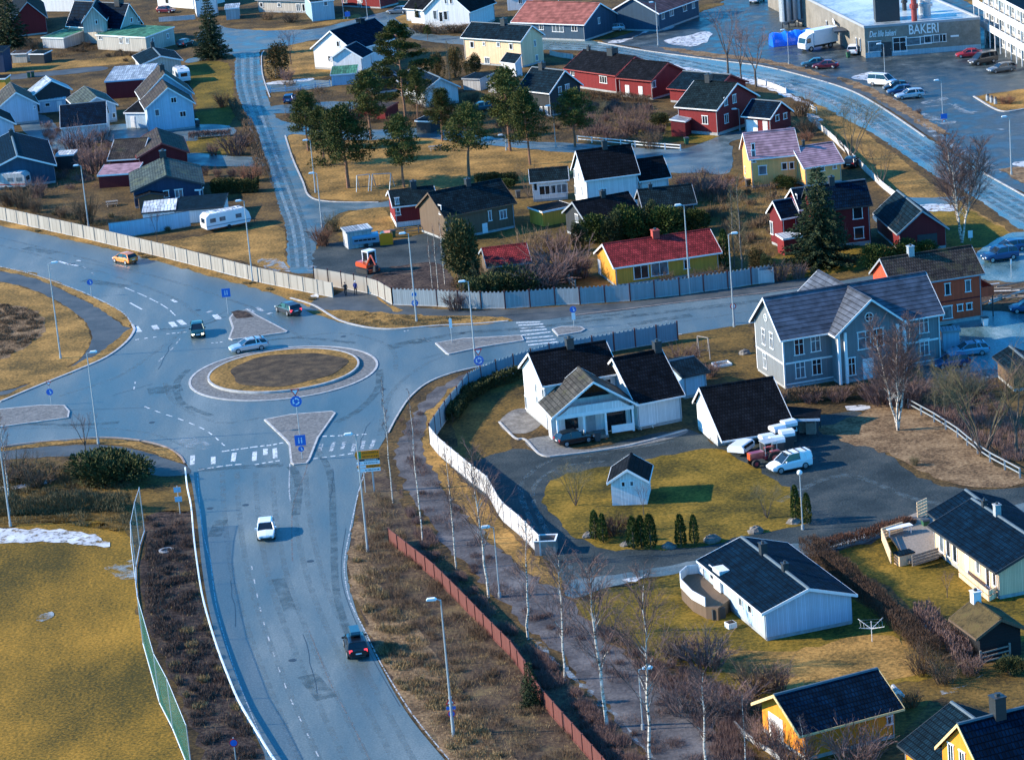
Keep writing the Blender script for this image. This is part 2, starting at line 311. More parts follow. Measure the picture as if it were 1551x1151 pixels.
sheet('verge_far_east', [(578,24),(630,26),(640,50),(600,34)], 'dry_grass', Z1)
sheet('red_house_garden', [(960,170),(1080,200),(1065,218),(1000,212),(930,200)], 'green_grass', Z1)
sheet('shed_lawn_far', [(830,55),(900,60),(912,68),(860,66),(832,62)], 'dry_grass', Z1)

# --- roads and paths
sheet('roundabout_road', [(-80,318),(-20,334),(60,353),(130,369),(200,385),(300,412),(400,440),(440,454),(475,464),(500,478),(515,486),(560,496),(600,499),(660,494),(720,491),(770,487),(872,478),(940,470),(1020,460),(1160,444),(1260,428),(1400,405),(1500,402),(1620,415),(1620,470),(1500,480),(1300,470),(1130,491),(1033,506),(900,522),(800,540),(740,552),(690,563),(650,578),(622,600),(603,627),(588,655),(572,682),(556,702),(545,732),(534,800),(526,850),(528,880),(545,940),(582,1020),(624,1090),(690,1170),(740,1240),(450,1240),(400,1140),(372,1078),(338,1000),(318,930),(306,860),(300,800),(292,740),(286,716),(284,705),(272,690),(250,678),(210,668),(160,664),(110,667),(40,673),(-10,680),(-80,692),(-80,628),(0,609),(60,583),(112,562),(160,541),(190,519),(202,502),(200,493),(185,474),(140,450),(100,434),(50,417),(0,405),(-80,392)], 'asphalt', Z2, k=4)
sheet('cycle_path', [(-80,404),(0,411),(60,424),(110,447),(150,467),(178,487),(190,496),(199,497),(200,503),(190,506),(172,519),(140,541),(90,563),(40,584),(0,601),(-80,618),(-80,606),(0,593),(50,579),(100,559),(128,537),(139,511),(126,484),(95,461),(50,439),(0,427),(-80,418)], 'dark_path', Z3-.004)
sheet('south_path', [(-60,688),(0,684),(60,677),(140,673),(200,679),(240,691),(270,701),(286,706),(286,718),(240,721),(200,707),(150,693),(100,691),(0,697),(-60,705)], 'dark_path', Z3)
sheet('south_path_verge', [(-60,682),(0,678),(60,671),(120,666),(165,665),(210,669),(250,680),(270,691),(280,702),(262,698),(240,689),(200,677),(150,671),(100,672),(0,682),(-60,688)], 'dry_grass', Z4)
sheet('north_footpath', [(470,466),(480,452),(505,449),(530,437),(575,446),(600,462),(700,470),(780,468),(920,460),(1000,452),(1160,430),(1250,418),(1250,428),(1160,444),(1020,460),(900,476),(780,487),(760,486),(700,480),(620,477),(560,473),(500,471)], 'dark_path', Z3+.002)
sheet('east_footpath', [(746,556),(700,570),(660,590),(632,620),(610,655),(600,690),(612,730),(636,775),(672,820),(720,870),(780,930),(860,1005),(920,1070),(970,1130),(1010,1180),(1050,1240),(1200,1240),(1150,1180),(1090,1110),(1040,1060),(960,1000),(900,950),(860,905),(800,868),(735,810),(680,750),(648,700),(638,668),(648,625),(672,600),(700,578),(750,562)], 'dusty_path', Z3)
sheet('street_west', [(345,60),(352,46),(400,47),(408,56),(396,72),(393,86),(397,110),(403,140),(415,172),(426,183),(455,188),(540,197),(640,194),(700,199),(780,213),(880,218),(960,224),(1030,226),(1065,216),(1110,200),(1145,196),(1150,206),(1105,215),(1110,225),(1105,262),(1060,262),(1010,262),(960,262),(930,236),(870,232),(780,224),(700,216),(640,209),(545,213),(470,206),(434,206),(443,240),(458,274),(469,298),(500,306),(573,307),(600,303),(640,300),(640,308),(600,312),(560,316),(520,321),(496,337),(484,358),(477,387),(478,412),(458,414),(441,412),(435,390),(433,345),(420,306),(412,270),(396,235),(391,222),(380,198),(375,182),(365,156),(357,130),(355,100),(356,86),(340,84),(286,96),(284,90),(330,78)], 'old_asphalt', Z2, k=3)
sheet('street_far', [(320,38),(352,44),(400,47),(440,46),(480,44),(520,34),(560,24),(600,14),(640,-5),(660,-5),(612,22),(600,30),(640,50),(700,56),(760,60),(840,58),(906,64),(906,74),(833,74),(760,72),(700,68),(640,62),(600,52),(545,48),(480,60),(410,74),(360,76),(300,60)], 'old_asphalt', Z2+.004)
sheet('field_track', [(-20,117),(60,110),(150,101),(155,107),(60,117),(-20,124)], 'dark_path', Z3)
sheet('digger_yard', [(482,376),(515,366),(580,368),(660,352),(672,370),(672,400),(640,425),(600,430),(540,430),(480,408)], 'gravel', Z3)
sheet('digger_mound', [(575,410),(640,398),(672,405),(690,450),(600,455),(560,432)], 'bank_dirt', Z4)
sheet('main_street', [(760,66),(833,58),(906,64),(974,76),(1047,86),(1151,99),(1203,111),(1281,134),(1333,161),(1401,207),(1490,262),(1551,297),(1640,340),(1640,400),(1551,350),(1516,327),(1474,298),(1412,264),(1372,236),(1333,209),(1290,186),(1237,157),(1190,140),(1151,124),(1100,114),(1021,100),(927,80),(833,76),(760,76)], 'wet_asphalt', Z2+.008, k=4)
sheet('bakery_lot', [(906,60),(985,40),(1060,20),(1120,-10),(1200,-30),(1700,-30),(1700,330),(1560,295),(1490,260),(1408,206),(1340,160),(1290,133),(1210,109),(1151,97),(1047,84),(974,73)], 'lot_asphalt', Z2, k=3)
sheet('lot_pavement', [(974,75),(1047,85),(1151,98),(1203,110),(1281,133),(1340,161),(1408,207),(1430,215),(1420,203),(1350,155),(1290,124),(1215,103),(1151,91),(1047,79),(985,70)], 'dark_path', Z3+.004)
sheet('lot_verge', [(1281,118),(1330,138),(1380,165),(1430,196),(1440,205),(1410,198),(1360,168),(1310,140),(1270,122)], 'leaf_litter', Z4)
sheet('lot_verge_north', [(1000,72),(1060,78),(1151,89),(1210,101),(1260,118),(1200,106),(1151,95),(1050,84)], 'leaf_litter', Z4)
sheet('lot_island', [(1474,146),(1560,134),(1600,145),(1600,162),(1551,165),(1515,168)], 'dry_grass', Z4, closed_spline=False)
sheet('lot_corner_verge', [(1512,256),(1551,252),(1600,262),(1600,300),(1551,280)], 'leaf_litter', Z4, closed_spline=False)
sheet('roof_side_verge', [(1440,-10),(1476,10),(1510,14),(1500,-10)], 'dry_grass', Z4, closed_spline=False)
sheet('bakery_verge', [(905,62),(940,55),(985,40),(1060,18),(1100,6),(1060,8),(1000,28),(930,48)], 'garden_grass', Z4)
sheet('red_garage_drive', [(1322,330),(1350,300),(1400,300),(1460,298),(1440,308),(1370,320),(1340,340)], 'old_asphalt', Z3)
sheet('blue_car_drive', [(1470,402),(1488,375),(1551,350),(1640,380),(1640,420),(1500,425)], 'wet_asphalt', Z3+.006)
sheet('orange_house_ground', [(1490,425),(1640,420),(1640,520),(1500,480)], 'scrub_ground', Z3)
sheet('mansion_drive', [(1435,500),(1500,470),(1640,500),(1640,560),(1500,560),(1440,560)], 'wet_asphalt', Z4)
sheet('lower_street', [(860,880),(960,866),(1060,848),(1240,818),(1400,785),(1560,760),(1640,750),(1640,765),(1551,775),(1400,800),(1240,836),(1060,862),(950,882),(900,896),(866,905)], 'old_asphalt', Z3+.004)
sheet('south_yard', [(50,175),(76,180),(110,225),(90,235),(55,215),(30,190)], 'old_asphalt', Z2)
sheet('white_house_drive', [(165,190),(300,188),(350,192),(352,204),(300,208),(290,214),(170,215)], 'old_asphalt', Z2)
sheet('red_house_drive', [(286,232),(340,236),(398,240),(404,252),(340,252),(290,250)], 'old_asphalt', Z2)
sheet('north_drive', [(410,126),(500,122),(500,132),(410,140)], 'old_asphalt', Z3)
sheet('north_drive_lower', [(418,160),(510,154),(560,158),(560,164),(420,172)], 'old_asphalt', Z3)
sheet('terrace_paving', [(756,640),(775,622),(800,620),(820,640),(800,655),(770,655)], 'stone', Z3)
sheet('front_paving', [(796,667),(850,660),(870,680),(950,672),(1035,650),(1030,660),(950,678),(855,688),(820,688)], 'paving', Z3)
# traffic islands and roundabout
def island(name, pts, top='paving', h=.14, sp=True, k=3, kmat='kerb_stone', inner=.86):
    q = spline(pts, True, k) if sp else pts
    v = [P(a, b) for a, b in q]; c = sum(v, Vector())/len(v)
    area = sum(v[i].x*v[(i+1) % len(v)].y-v[(i+1) % len(v)].x*v[i].y for i in range(len(v)))
    if area < 0: v.reverse()
    m = MB(); n = len(v); ins = []
    for i, p in enumerate(v):
        d = (v[(i+1) % n]-v[i-1]).normalized(); ins.append(p+Vector((-d.y, d.x, 0))*.22)
    m.add([(p.x, p.y, Z2) for p in v]+[(p.x, p.y, Z2+h) for p in v]+[(p.x, p.y, Z2+h) for p in ins], [(i, (i+1) % n, n+(i+1) % n, n+i) for i in range(n)]+[(n+i, n+(i+1) % n, 2*n+(i+1) % n, 2*n+i) for i in range(n)]+[tuple(2*n+i for i in range(n))])
    m.mi = [0]*(2*n)+[1]
    return struct(m.build(name, [kmat, top]))
island('traffic_island', [(347,483),(352,477),(375,470),(392,480),(436,503),(433,505),(352,516),(346,514),(352,498)], sp=False)
island('traffic_island', [(400,637),(404,636),(440,629),(503,624),(509,627),(483,664),(470,697),(465,703),(445,705),(440,702),(437,674),(432,668)], sp=False)
island('traffic_island', [(659,521),(700,514),(790,509),(794,517),(730,527),(680,538),(676,537)], sp=False)
island('traffic_island', [(836,500),(850,496),(880,496),(887,500),(880,504),(845,510)], sp=False)
island('traffic_island', [(-60,627),(0,621),(60,615),(98,615),(106,624),(104,634),(60,640),(0,648),(-60,655)], sp=False)
sheet('island_stone_patch', [(351,472),(362,470),(375,473),(385,479),(372,482),(358,480)], 'bank_dirt', Z2+.15)
# roundabout: centre found from the outer kerb circle
RC = Vector((-25.9, 330.6, 0))
rl, rr_ = P(287.5, 580), P(571, 550.5)
RC = (rl+rr_)/2; RC.z = 0; RR = (rr_-rl).length/2
def disc(name, c, r, z, mat, n=72, h=0, wob=0.0, dx=0, dy=0):
    m = MB(); v = []
    for i in range(n):
        t = 2*math.pi*i/n; q = r*(1+wob*math.sin(3*t+1)+wob*.6*math.sin(7*t)); v.append((c.x+dx+q*math.cos(t), c.y+dy+q*math.sin(t), z+h))
    m.add(v, [tuple(range(n))])
    if h > 0: m.add(v+[(x, y, z) for x, y, _ in v], [(i, n+i, n+(i+1) % n, (i+1) % n) for i in range(n)])
    return struct(m.build(name, mat))
def ring(name, c, r0, r1, z0, z1, mat, n=96, dx=0, dy=0):
    m = MB(); A = []
    for r, z in ((r0, z0), (r0, z1), (r1, z1), (r1, z0)):
        A.append([(c.x+dx+r*math.cos(2*math.pi*i/n), c.y+dy+r*math.sin(2*math.pi*i/n), z) for i in range(n)])
    for i in range(n):
        j = (i+1) % n
        for a, b in ((0, 1), (1, 2), (2, 3)): m.add([A[a][i], A[a][j], A[b][j], A[b][i]], [(0, 3, 2, 1)])
    return struct(m.build(name, mat))
il, ir = P(316, 576), P(543, 550.5); IC = (il+ir)/2; IC.z = 0; IR = (ir-il).length/2
disc('roundabout_apron', RC, RR-.02, Z2, 'paving', h=.05); ring('kerb', RC, RR+.14, RR-.14, Z2, .10, 'kerb_stone')
disc('roundabout_grass', IC, IR-.1, Z2+.05, 'dry_grass', h=.22); ring('kerb', IC, IR+.12, IR-.12, Z2+.03, .32, 'kerb_stone')
disc('roundabout_planting', IC, IR*.77, Z2+.27, 'roundabout_soil', h=.03, wob=.05, dx=.4)
# kerbs
kerb([(440,452),(475,463),(500,478),(520,488),(560,497),(600,499),(660,494),(720,491),(770,487)])
kerb([(1033,507),(900,523),(800,541),(740,553),(690,564),(650,579),(622,601),(603,628),(588,656)], .2, .1)
kerb([(0,609),(60,584),(112,563),(160,542),(190,520),(203,502),(201,493)], .3, .12)
kerb([(201,493),(185,473),(140,449),(100,433),(50,416),(0,404)], .16, .03, 'worn_paint', 'edge_line')
kerb([(0,678),(40,672),(110,666),(160,663),(210,667),(250,677),(272,690),(280,702)], .2, .1, 'worn_kerb')
kerb([(432,206),(443,240),(458,274),(469,298),(500,306),(573,307)], .25, .1)
kerb([(409,148),(398,115),(396,86),(400,78)], .2, .1)
kerb([(1151,100),(1203,112),(1281,135),(1333,162),(1401,208)], .25, .12)
kerb([(1490,263),(1551,297),(1600,325)], .25, .12)
kerb([(906,65),(974,77),(1047,87),(1151,100)], .25, .12)
kerb([(1020,460),(1160,444),(1250,430)], .2, .1, 'worn_kerb')
kerb([(872,478),(940,470),(1020,460)], .2, .1, 'worn_kerb')
kerb([(1475,147),(1515,169),(1551,166)], .3, .15)
kerb([(756,640),(780,664),(796,667),(820,690),(855,690),(950,676),(1040,652)], .2, .15)
# snow and ice
def snow(pts, mat='snow', z=.06, name='snow_patch'): return sheet(name, pts, mat, z)
snow([(-40,803),(20,801),(90,802),(130,808),(158,816),(172,827),(150,827),(120,822),(90,819),(50,822),(20,820),(-40,821)])
snow([(158,858),(175,856),(202,848),(205,876),(185,876),(168,868)], 'ice')
snow([(-20,740),(20,735),(60,729),(88,722),(70,732),(30,741),(-20,745)])
snow([(55,935),(80,926),(82,933),(60,942)], 'ice')
snow([(270,675),(285,660),(310,668),(325,677),(305,680)], 'ice', .03)
snow([(1005,62),(1045,53),(1070,48),(1078,54),(1062,68),(1034,70)], 'snow'); snow([(1026,68),(1045,66),(1052,70),(1030,71)], 'ice')
snow([(920,63),(955,58),(980,45),(1000,40),(970,52),(940,66)]); snow([(870,58),(898,51),(908,52),(880,63)]); snow([(998,44),(1024,40),(1010,46)])
snow([(1000,96),(1060,106),(1120,117),(1160,126),(1195,142),(1230,158),(1224,160),(1190,146),(1150,131),(1100,121),(1050,110),(1000,101)])
snow([(1385,312),(1410,308),(1440,310),(1450,318),(1425,321),(1400,319)]); snow([(1498,374),(1515,368),(1528,369),(1515,377)]); snow([(1290,118),(1315,109),(1330,113),(1318,119),(1330,124),(1310,122)])
snow([(1530,248),(1551,244),(1580,246),(1580,253),(1545,253)]); snow([(1391,168),(1420,178),(1450,185),(1436,190),(1405,180)], 'ice'); snow([(1445,158),(1475,168),(1480,173),(1455,170)], 'ice'); snow([(1380,175),(1420,200),(1435,210),(1410,200)], 'ice'); snow([(1395,155),(1430,148),(1435,151),(1400,158)], 'ice'); snow([(1510,195),(1522,194),(1520,198)], 'ice')
snow([(1280,616),(1310,613),(1322,618),(1292,622)]); snow([(115,395),(120,394),(123,396)], 'paint')
snow([(1240,835),(1290,815),(1315,808),(1310,815),(1270,828)], 'snow'); snow([(944,878),(975,870),(985,869),(955,881)]); snow([(806,963),(850,1003),(900,1052),(950,1100),(1000,1151),(994,1151),(940,1097),(885,1042),(835,996)], 'ice', .04)
snow([(1395,935),(1425,955),(1440,965),(1420,968),(1400,945)], 'ice'); snow([(1420,1045),(1460,1035),(1490,1022),(1500,1015),(1470,1033),(1435,1052)], 'ice')
snow([(386,395),(415,392),(430,400),(440,412),(420,410),(400,404)], 'ice'); snow([(465,404),(478,402),(480,410),(468,411)], 'ice')
snow([(404,126),(430,122),(450,124),(440,127),(415,129)]); snow([(443,121),(475,119),(470,123),(450,124)])
snow([(470,448),(478,446),(484,449),(476,453)]); snow([(1400,195),(1480,235),(1520,260),(1500,256),(1430,218)], 'ice', .045); snow([(1085,108),(1140,116),(1200,128),(1260,150),(1330,190),(1380,225),(1370,226),(1320,193),(1250,154),(1190,134),(1120,118)], 'ice', .045)
snow([(1340,805),(1400,793),(1430,787),(1440,791),(1400,799),(1345,812)], 'ice', .05)
snow([(1360,292),(1376,300),(1366,302)]); snow([(1222,172),(1240,176),(1246,184),(1230,182)])
# ------------------------------------------------------------------ painted road markings
def dashes(name, segs, wd=.15, mat='paint', z=Z2+.006):
    m = MB()
    for s in segs: ribbon_mb(m, s, wd, z, smooth=len(s) > 2)
    return struct(m.build(name, mat))
def dashed(pts, n, duty=.45):
    q = spline(pts, False, 12); L = [0]
    for i in range(1, len(q)): L.append(L[-1]+(P(q[i])-P(q[i-1])).length)
    def at(s):
        for i in range(1, len(q)):
            if L[i] >= s: t = (s-L[i-1])/max(1e-6, L[i]-L[i-1]); return (q[i-1][0]+(q[i][0]-q[i-1][0])*t, q[i-1][1]+(q[i][1]-q[i-1][1])*t)
        return q[-1]
    return [[at(L[-1]*(i)/n), at(L[-1]*(i+duty)/n)] for i in range(n)]
dashes('edge_line', [[(299,718),(305,790),(313,830),(319,851),(328,919),(347,989),(373,1062),(402,1130),(420,1165)]], .09, 'worn_paint')
dashes('edge_line', [[(557,706),(545,738),(533,790),(523,840),(522,870),(530,910),(550,950),(580,1010),(625,1082),(680,1150)]], .12, 'worn_paint')
dashes('lane_line', dashed([(381,857),(396,930),(418,1000),(440,1058),(466,1112),(492,1165)], 13, .3), .11, 'worn_paint')
dashes('lane_line', [[(467,698),(461,720),(447,755),(442,790),(443,850)]], .14, 'rust_line')
dashes('lane_line', [[(439,702),(438,740),(440,760)]], .12, 'worn_paint')
dashes('lane_line', [[(468,955),(480,985),(503,1040),(530,1090),(560,1151)]], .11, 'rust_line')
dashes('lane_line', dashed([(189,436),(220,449),(252,466),(268,481)], 5, .75), .16)
dashes('lane_line', dashed([(20,407),(60,412),(98,400)], 3, .2)+dashed([(95,400),(125,404),(150,423)], 3, .3), .16, 'worn_paint')
dashes('turn_arrow', [[(89,396),(105,401)],[(104,400),(118,403)]], .4)
dashes('turn_arrow', [[(197,459),(215,469)]], .25); dashes('turn_arrow', [[(260,454),(267,458)]], .45)
dashes('give_way_line', dashed([(205,515),(225,512),(245,510)], 3, .4)+dashed([(252,506),(285,503)], 4, .7)+dashed([(320,520),(340,518)], 3, .5), .28)
dashes('lane_line', dashed([(240,548),(262,527),(276,508)], 3, .6), .16, 'worn_paint')
dashes('lane_line', dashed([(219,616),(245,626),(275,636),(310,651),(330,666),(345,680)], 9, .5), .16)
dashes('lane_line', dashed([(205,578),(202,594)], 2, .5), .2, 'worn_paint')
def zebra(name, bars, wd=.5, mat='paint'):
    return dashes(name, bars, wd, mat)
zebra('zebra_crossing', [[(292,690),(291,704)],[(323,692),(323,703)],[(355,686),(353,699)],[(386,684),(385,698)],[(402,680),(402,689)],[(416,679),(417,694)]])
zebra('zebra_crossing', [[(487,673),(484,684)],[(506,670),(501,684)],[(522,669),(518,680)],[(537,672),(534,684)],[(551,668),(548,680)],[(567,666),(562,679)]], .42, 'worn_paint')
dashes('give_way_line', dashed([(336,684),(365,680),(393,676)], 4, .8)+dashed([(394,676),(412,674),(432,670)], 4, .7)+dashed([(300,712),(345,705),(370,703)], 5, .7)+dashed([(386,704),(408,700),(428,697)], 4, .6), .3)
dashes('give_way_line', dashed([(488,661),(515,660),(540,659),(560,657)], 6, .6)+dashed([(474,695),(505,691),(540,686)], 5, .6), .28)
zebra('zebra_crossing', [[(259,488),(265,495)],[(271,485),(279,492)],[(325,477),(332,484)],[(205,495),(211,503)],[(233,493),(238,500)]], .75)
zebra('zebra_crossing', [[(374,468),(384,473)],[(389,466),(398,472)],[(313,474),(321,471)],[(405,476),(412,474)]], .55, 'worn_paint')
zebra('zebra_crossing', [[(782,489),(818,488)],[(785,493),(823,491)],[(787,498),(826,495)],[(788,502),(828,499)],[(790,508),(834,503)],[(794,513),(838,509)],[(797,518),(842,514)],[(800,523),(846,518)]], .42)
dashes('give_way_line', dashed([(640,513),(652,518)], 2, .6)+dashed([(612,502),(622,500)], 2, .4), .25)
dashes('lane_line', dashed([(890,500),(960,492),(1030,484)], 5, .4), .12, 'worn_paint')
zebra('zebra_crossing', [[(1359,210),(1366,215)],[(1370,209),(1378,213)],[(1383,207),(1392,211)],[(1395,205),(1402,209)]], .6, 'worn_paint')
dashes('bay_line', [[(1395,156),(1436,150)],[(1350,148),(1380,165)],[(1437,157),(1475,173)],[(1400,163),(1440,158)]], .14, 'worn_paint')
def streaks(name, mt, runs, z):
    m = MB()
    for pts, wd in runs: ribbon_mb(m, pts, wd, z); z += .0006
    return struct(m.build(name, mt))
lane = lambda o: [(335+o, 715), (338+o*1.02, 780), (350+o*1.08, 870), (372+o*1.16, 950), (405+o*1.26, 1040), (455+o*1.38, 1160)]
streaks('wheel_track', 'pale_streak', [(lane(o), .55) for o in (2, 24, 52, 78, 106, 128)]+[([(0,360),(100,385),(200,410),(300,438),(400,475),(470,520),(540,545)], .6),([(0,372),(100,398),(190,424),(270,455),(300,480)], .6),([(575,660),(590,600),(640,555),(720,525),(850,512),(1000,492),(1150,470)], .6),([(90,600),(180,570),(240,530),(280,500)], .6),([(250,580),(265,610),(330,640),(400,632)], .6),([(600,560),(590,525),(520,505),(440,512)], .6),([(0,650),(120,648),(220,655),(290,680)], .5)], Z2+.0015)
streaks('tyre_marks', 'dark_streak', [([(575,560),(572,590),(545,620),(510,640)], .9),([(285,560),(268,580),(275,610),(320,630)], .8),([(620,520),(700,505),(790,498),(880,488),(1000,474),(1150,456)], 1.2),([(480,680),(500,720),(505,800),(510,900),(535,980)], .7),([(300,712),(360,708),(430,704)], 1.2),([(20,640),(100,644),(180,640)], .9),([(380,520),(450,512),(540,520)], .8),([(230,500),(300,494),(340,480)], .7),([(440,706),(452,730),(448,780)], .9),([(850,484),(900,480),(960,474)], 1.2)], Z2+.012)
m = MB(); ribbon_mb(m, [(524,800),(517,850),(520,890),(538,940),(566,1000),(606,1070)], .06, Z2+.008)
ribbon_mb(m, [(60,622),(150,620),(230,617)], .07, Z2+.008); ribbon_mb(m, [(238,503),(300,492),(345,470)], .06, Z2+.008)
plain('tar', (.03,.035,.04), .5, var=0); struct(m.build('tar_seam', 'tar'))

def patch_rect(c, L, W_, ang, mt, z, name):
    o = P(*c); u = Vector((math.cos(ang), math.sin(ang), 0)); n = Vector((-u.y, u.x, 0)); m = MB(); q = [o+u*a*L/2+n*b*W_/2 for a, b in ((-1,-1),(1,-1),(1,1),(-1,1))]; m.add([(p.x, p.y, z) for p in q], [(0, 1, 2, 3)]); return struct(m.build(name, mt))
for c, L, W_, a in (((330,800),5,1.4,1.5),((430,900),9,1.2,1.75),((250,590),4,3,.2),((160,430),9,1.6,-.75),((620,520),5,2.2,.4),((1000,485),8,1.5,.25),((480,1040),6,1.8,1.9),((60,380),7,1.5,-.8)): patch_rect(c, L, W_, a, 'dark_streak', Z2+.010, 'asphalt_patch')
for c in ((372,765),(318,770),(230,640),(580,590),(700,505),(470,850),(110,400),(300,470),(960,478),(520,510),(443,1000)):
    m = MB(); o = P(*c); m.add([(o.x+.36*math.cos(t*.524), o.y+.36*math.sin(t*.524), Z2+.013) for t in range(12)], [tuple(range(12))]); struct(m.build('manhole_cover', 'tar'))
m = MB(); cr = random.Random(4)
for c, d in (((350,880),(8,70)),((460,960),(20,90)),((500,760),(4,-50)),((170,600),(60,-18)),((240,560),(20,-40)),((640,545),(70,-24)),((120,395),(80,20)),((330,450),(60,18)),((860,495),(90,-12)),((560,640),(-18,40)),((1060,470),(70,-10))):
    pts = [(c[0]+d[0]*i/6+cr.uniform(-2,2), c[1]+d[1]*i/6+cr.uniform(-1,1)) for i in range(7)]; ribbon_mb(m, pts, .05, Z2+.0145, smooth=False)
struct(m.build('road_crack', 'tar'))

ms = lambda o: [(833, 63+o*.5), (927, 69+o*.6), (1000, 82+o*.7), (1100, 100+o), (1200, 117+o), (1290, 146+o*1.4), (1360, 186+o*1.6), (1440, 238+o*1.7), (1530, 290+o*1.9), (1620, 335+o*2)]
streaks('wheel_track', 'street_streak' if patchy('street_streak', [(.20,.27,.30),(.28,.35,.38),(.36,.43,.45)], .38, .7, .3, .8) is None else 'street_streak', [(ms(o), .7) for o in (3, 7, 14, 19)], Z2+.0105)
streaks('tyre_marks', 'dark_streak', [(ms(o), 1.0) for o in (5, 11, 17)], Z2+.0135)
ws = lambda o: [(372+o, 82), (374+o, 130), (392+o, 190), (410+o, 240), (432+o, 300), (448+o, 350), (455+o, 405)]
streaks('tyre_marks', 'dark_streak', [(ws(o), .7) for o in (-10, 3, 15)]+[([(430,195),(520,203),(640,201),(760,214),(900,224)], .8)], Z2+.006)
streaks('wheel_track', 'street_streak', [(ws(o), .5) for o in (-4, 9)], Z2+.009)
for c, d in (((735,765),(0,0)),): streaks('wheel_track', 'pale_streak', [([(860,885),(830,835),(800,780),(790,735),(830,700),(900,690),(1020,668)], .6),([(880,880),(850,840),(818,785),(808,740),(850,708),(930,698)], .5),([(1240,825),(1150,845),(1050,857),(950,872)], .6),([(1180,760),(1280,720),(1400,760),(1540,770)], .8)], Z3+.012)
# ------------------------------------------------------------------ building materials
WH = (.74,.74,.73)
board('white_boards', WH); board('cream_boards', (.84,.59,.36)); board('grey_boards', (.20,.22,.235)); board('red_boards', (.21,.020,.022)); board('dark_red_boards', (.15,.014,.018))
board('yellow_boards', (.74,.32,.045)); board('ochre_boards', (.85,.30,.03)); board('pale_yellow_boards', (.85,.43,.15)); board('blue_boards', (.035,.075,.12)); board('dark_boards', (.035,.04,.045)); board('brown_boards', (.15,.10,.065))
board('light_blue_boards', (.42,.55,.66)); board('teal_boards', (.30,.45,.52)); board('beige_render', (.46,.42,.36), period=.5); board('orange_boards', (.72,.085,.035)); board('navy_boards', (.02,.04,.085)); board('black_timber', (.012,.013,.016), period=.25, horiz=True)
board('grey_render', (.42,.42,.42), period=.6)
tiles('dark_tiles', (.010,.011,.014), spec=.05); tiles('blue_black_tiles', (.0015,.013,.030), spec=.05); tiles('charcoal_tiles', (.010,.022,.027), spec=.05); tiles('slate_tiles', (.085,.098,.125), bw=40, bh=.46, cv=.05); tiles('grey_green_tiles', (.075,.095,.085), moss=(.10,.11,.06)); tiles('weathered_tiles', (.075,.07,.062), moss=(.06,.06,.03))
tiles('red_tiles', (.27,.030,.030)); tiles('brick_red_tiles', (.30,.105,.085), bw=40, cv=.05); tiles('pink_tiles', (.40,.24,.27), bw=40, cv=.04); tiles('teal_tiles', (.005,.018,.030), spec=.05); tiles('green_sheet', (.06,.19,.12), bw=.5, bh=3); tiles('silver_sheet', (.36,.40,.44), bw=.4, bh=3, rough=.5); tiles('brown_tiles', (.065,.05,.042), moss=(.07,.06,.03)); tiles('white_sheet', (.6,.63,.66), bw=.5, bh=4)
ground('turf_roof', [(.03,.022,.012),(.06,.045,.02),(.10,.07,.03),(.08,.07,.025)], .8, 5.0)
plain('ridge_cap', (.07,.10,.12), .6); plain('white_trim', (.78,.78,.77), .55, var=.06); plain('grey_trim', (.30,.32,.34), .6, var=.1); plain('red_trim', (.28,.04,.035), .6); plain('yellow_trim', (.75,.55,.25), .6, var=.1); plain('dark_trim', (.03,.035,.04), .6); plain('blue_trim', (.35,.48,.60), .6, var=.08); plain('orange_trim', (.75,.35,.12), .6)
plain('concrete', (.33,.34,.34), .85, var=.2); plain('dark_metal', (.03,.035,.04), .45, spec=.5); plain('steel', (.42,.45,.47), .4, .3, var=.1); plain('brick_red', (.42,.06,.04), .8); plain('glass', (.012,.018,.024), .08, var=.3, scale=.8, spec=.6); plain('curtained_glass', (.10,.13,.15), .15, var=.5, scale=1.5, spec=.6)
plain('deck_wood', (.22,.19,.16), .8, var=.25, scale=5)

def solve_hr(A, n, r, he, pitch, W=None):
    if W is not None:
        M_ = A+n*(W/2); best = (1e9, he+1)
        for i in range(0, 900):
            h = he+i*.01; q = proj(Vector((M_.x, M_.y, h)))
            e = abs(q[1]-r[1])
            if e < best[0]: best = (e, h)
        return best[1], W
    t = math.tan(math.radians(pitch)); best = (1e9, he+1, 5)
    for i in range(1, 900):
        h = he+i*.01; d = (P(r[0], r[1], h)-A).dot(n)
        e = abs(d*t-(h-he))
        if d > 0 and e < best[0]: best = (e, h, 2*d)
    return best[1], best[2]
def frame(a, b, r, he, pitch=None, c=None, W=None):
    A, B = P(a, None, he), P(b, None, he); u = (B-A).normalized(); n = Vector((-u.y, u.x, 0))
    R = P(r, None, he+2); A0 = A
    if (R-A).dot(n) < 0: A, B = B, A; u = -u; n = -n
    if c is not None: W = abs((P(c, None, he)-A).dot(n))
    hr, W = solve_hr(A0, n, r, he, pitch, W)
    L = (B-A).length
    mat = Matrix(((u.x, n.x, 0, A.x), (u.y, n.y, 0, A.y), (0, 0, 1, 0), (0, 0, 0, 1)))
    return mat, L, W, hr
LOG = []; WR = random.Random(9)
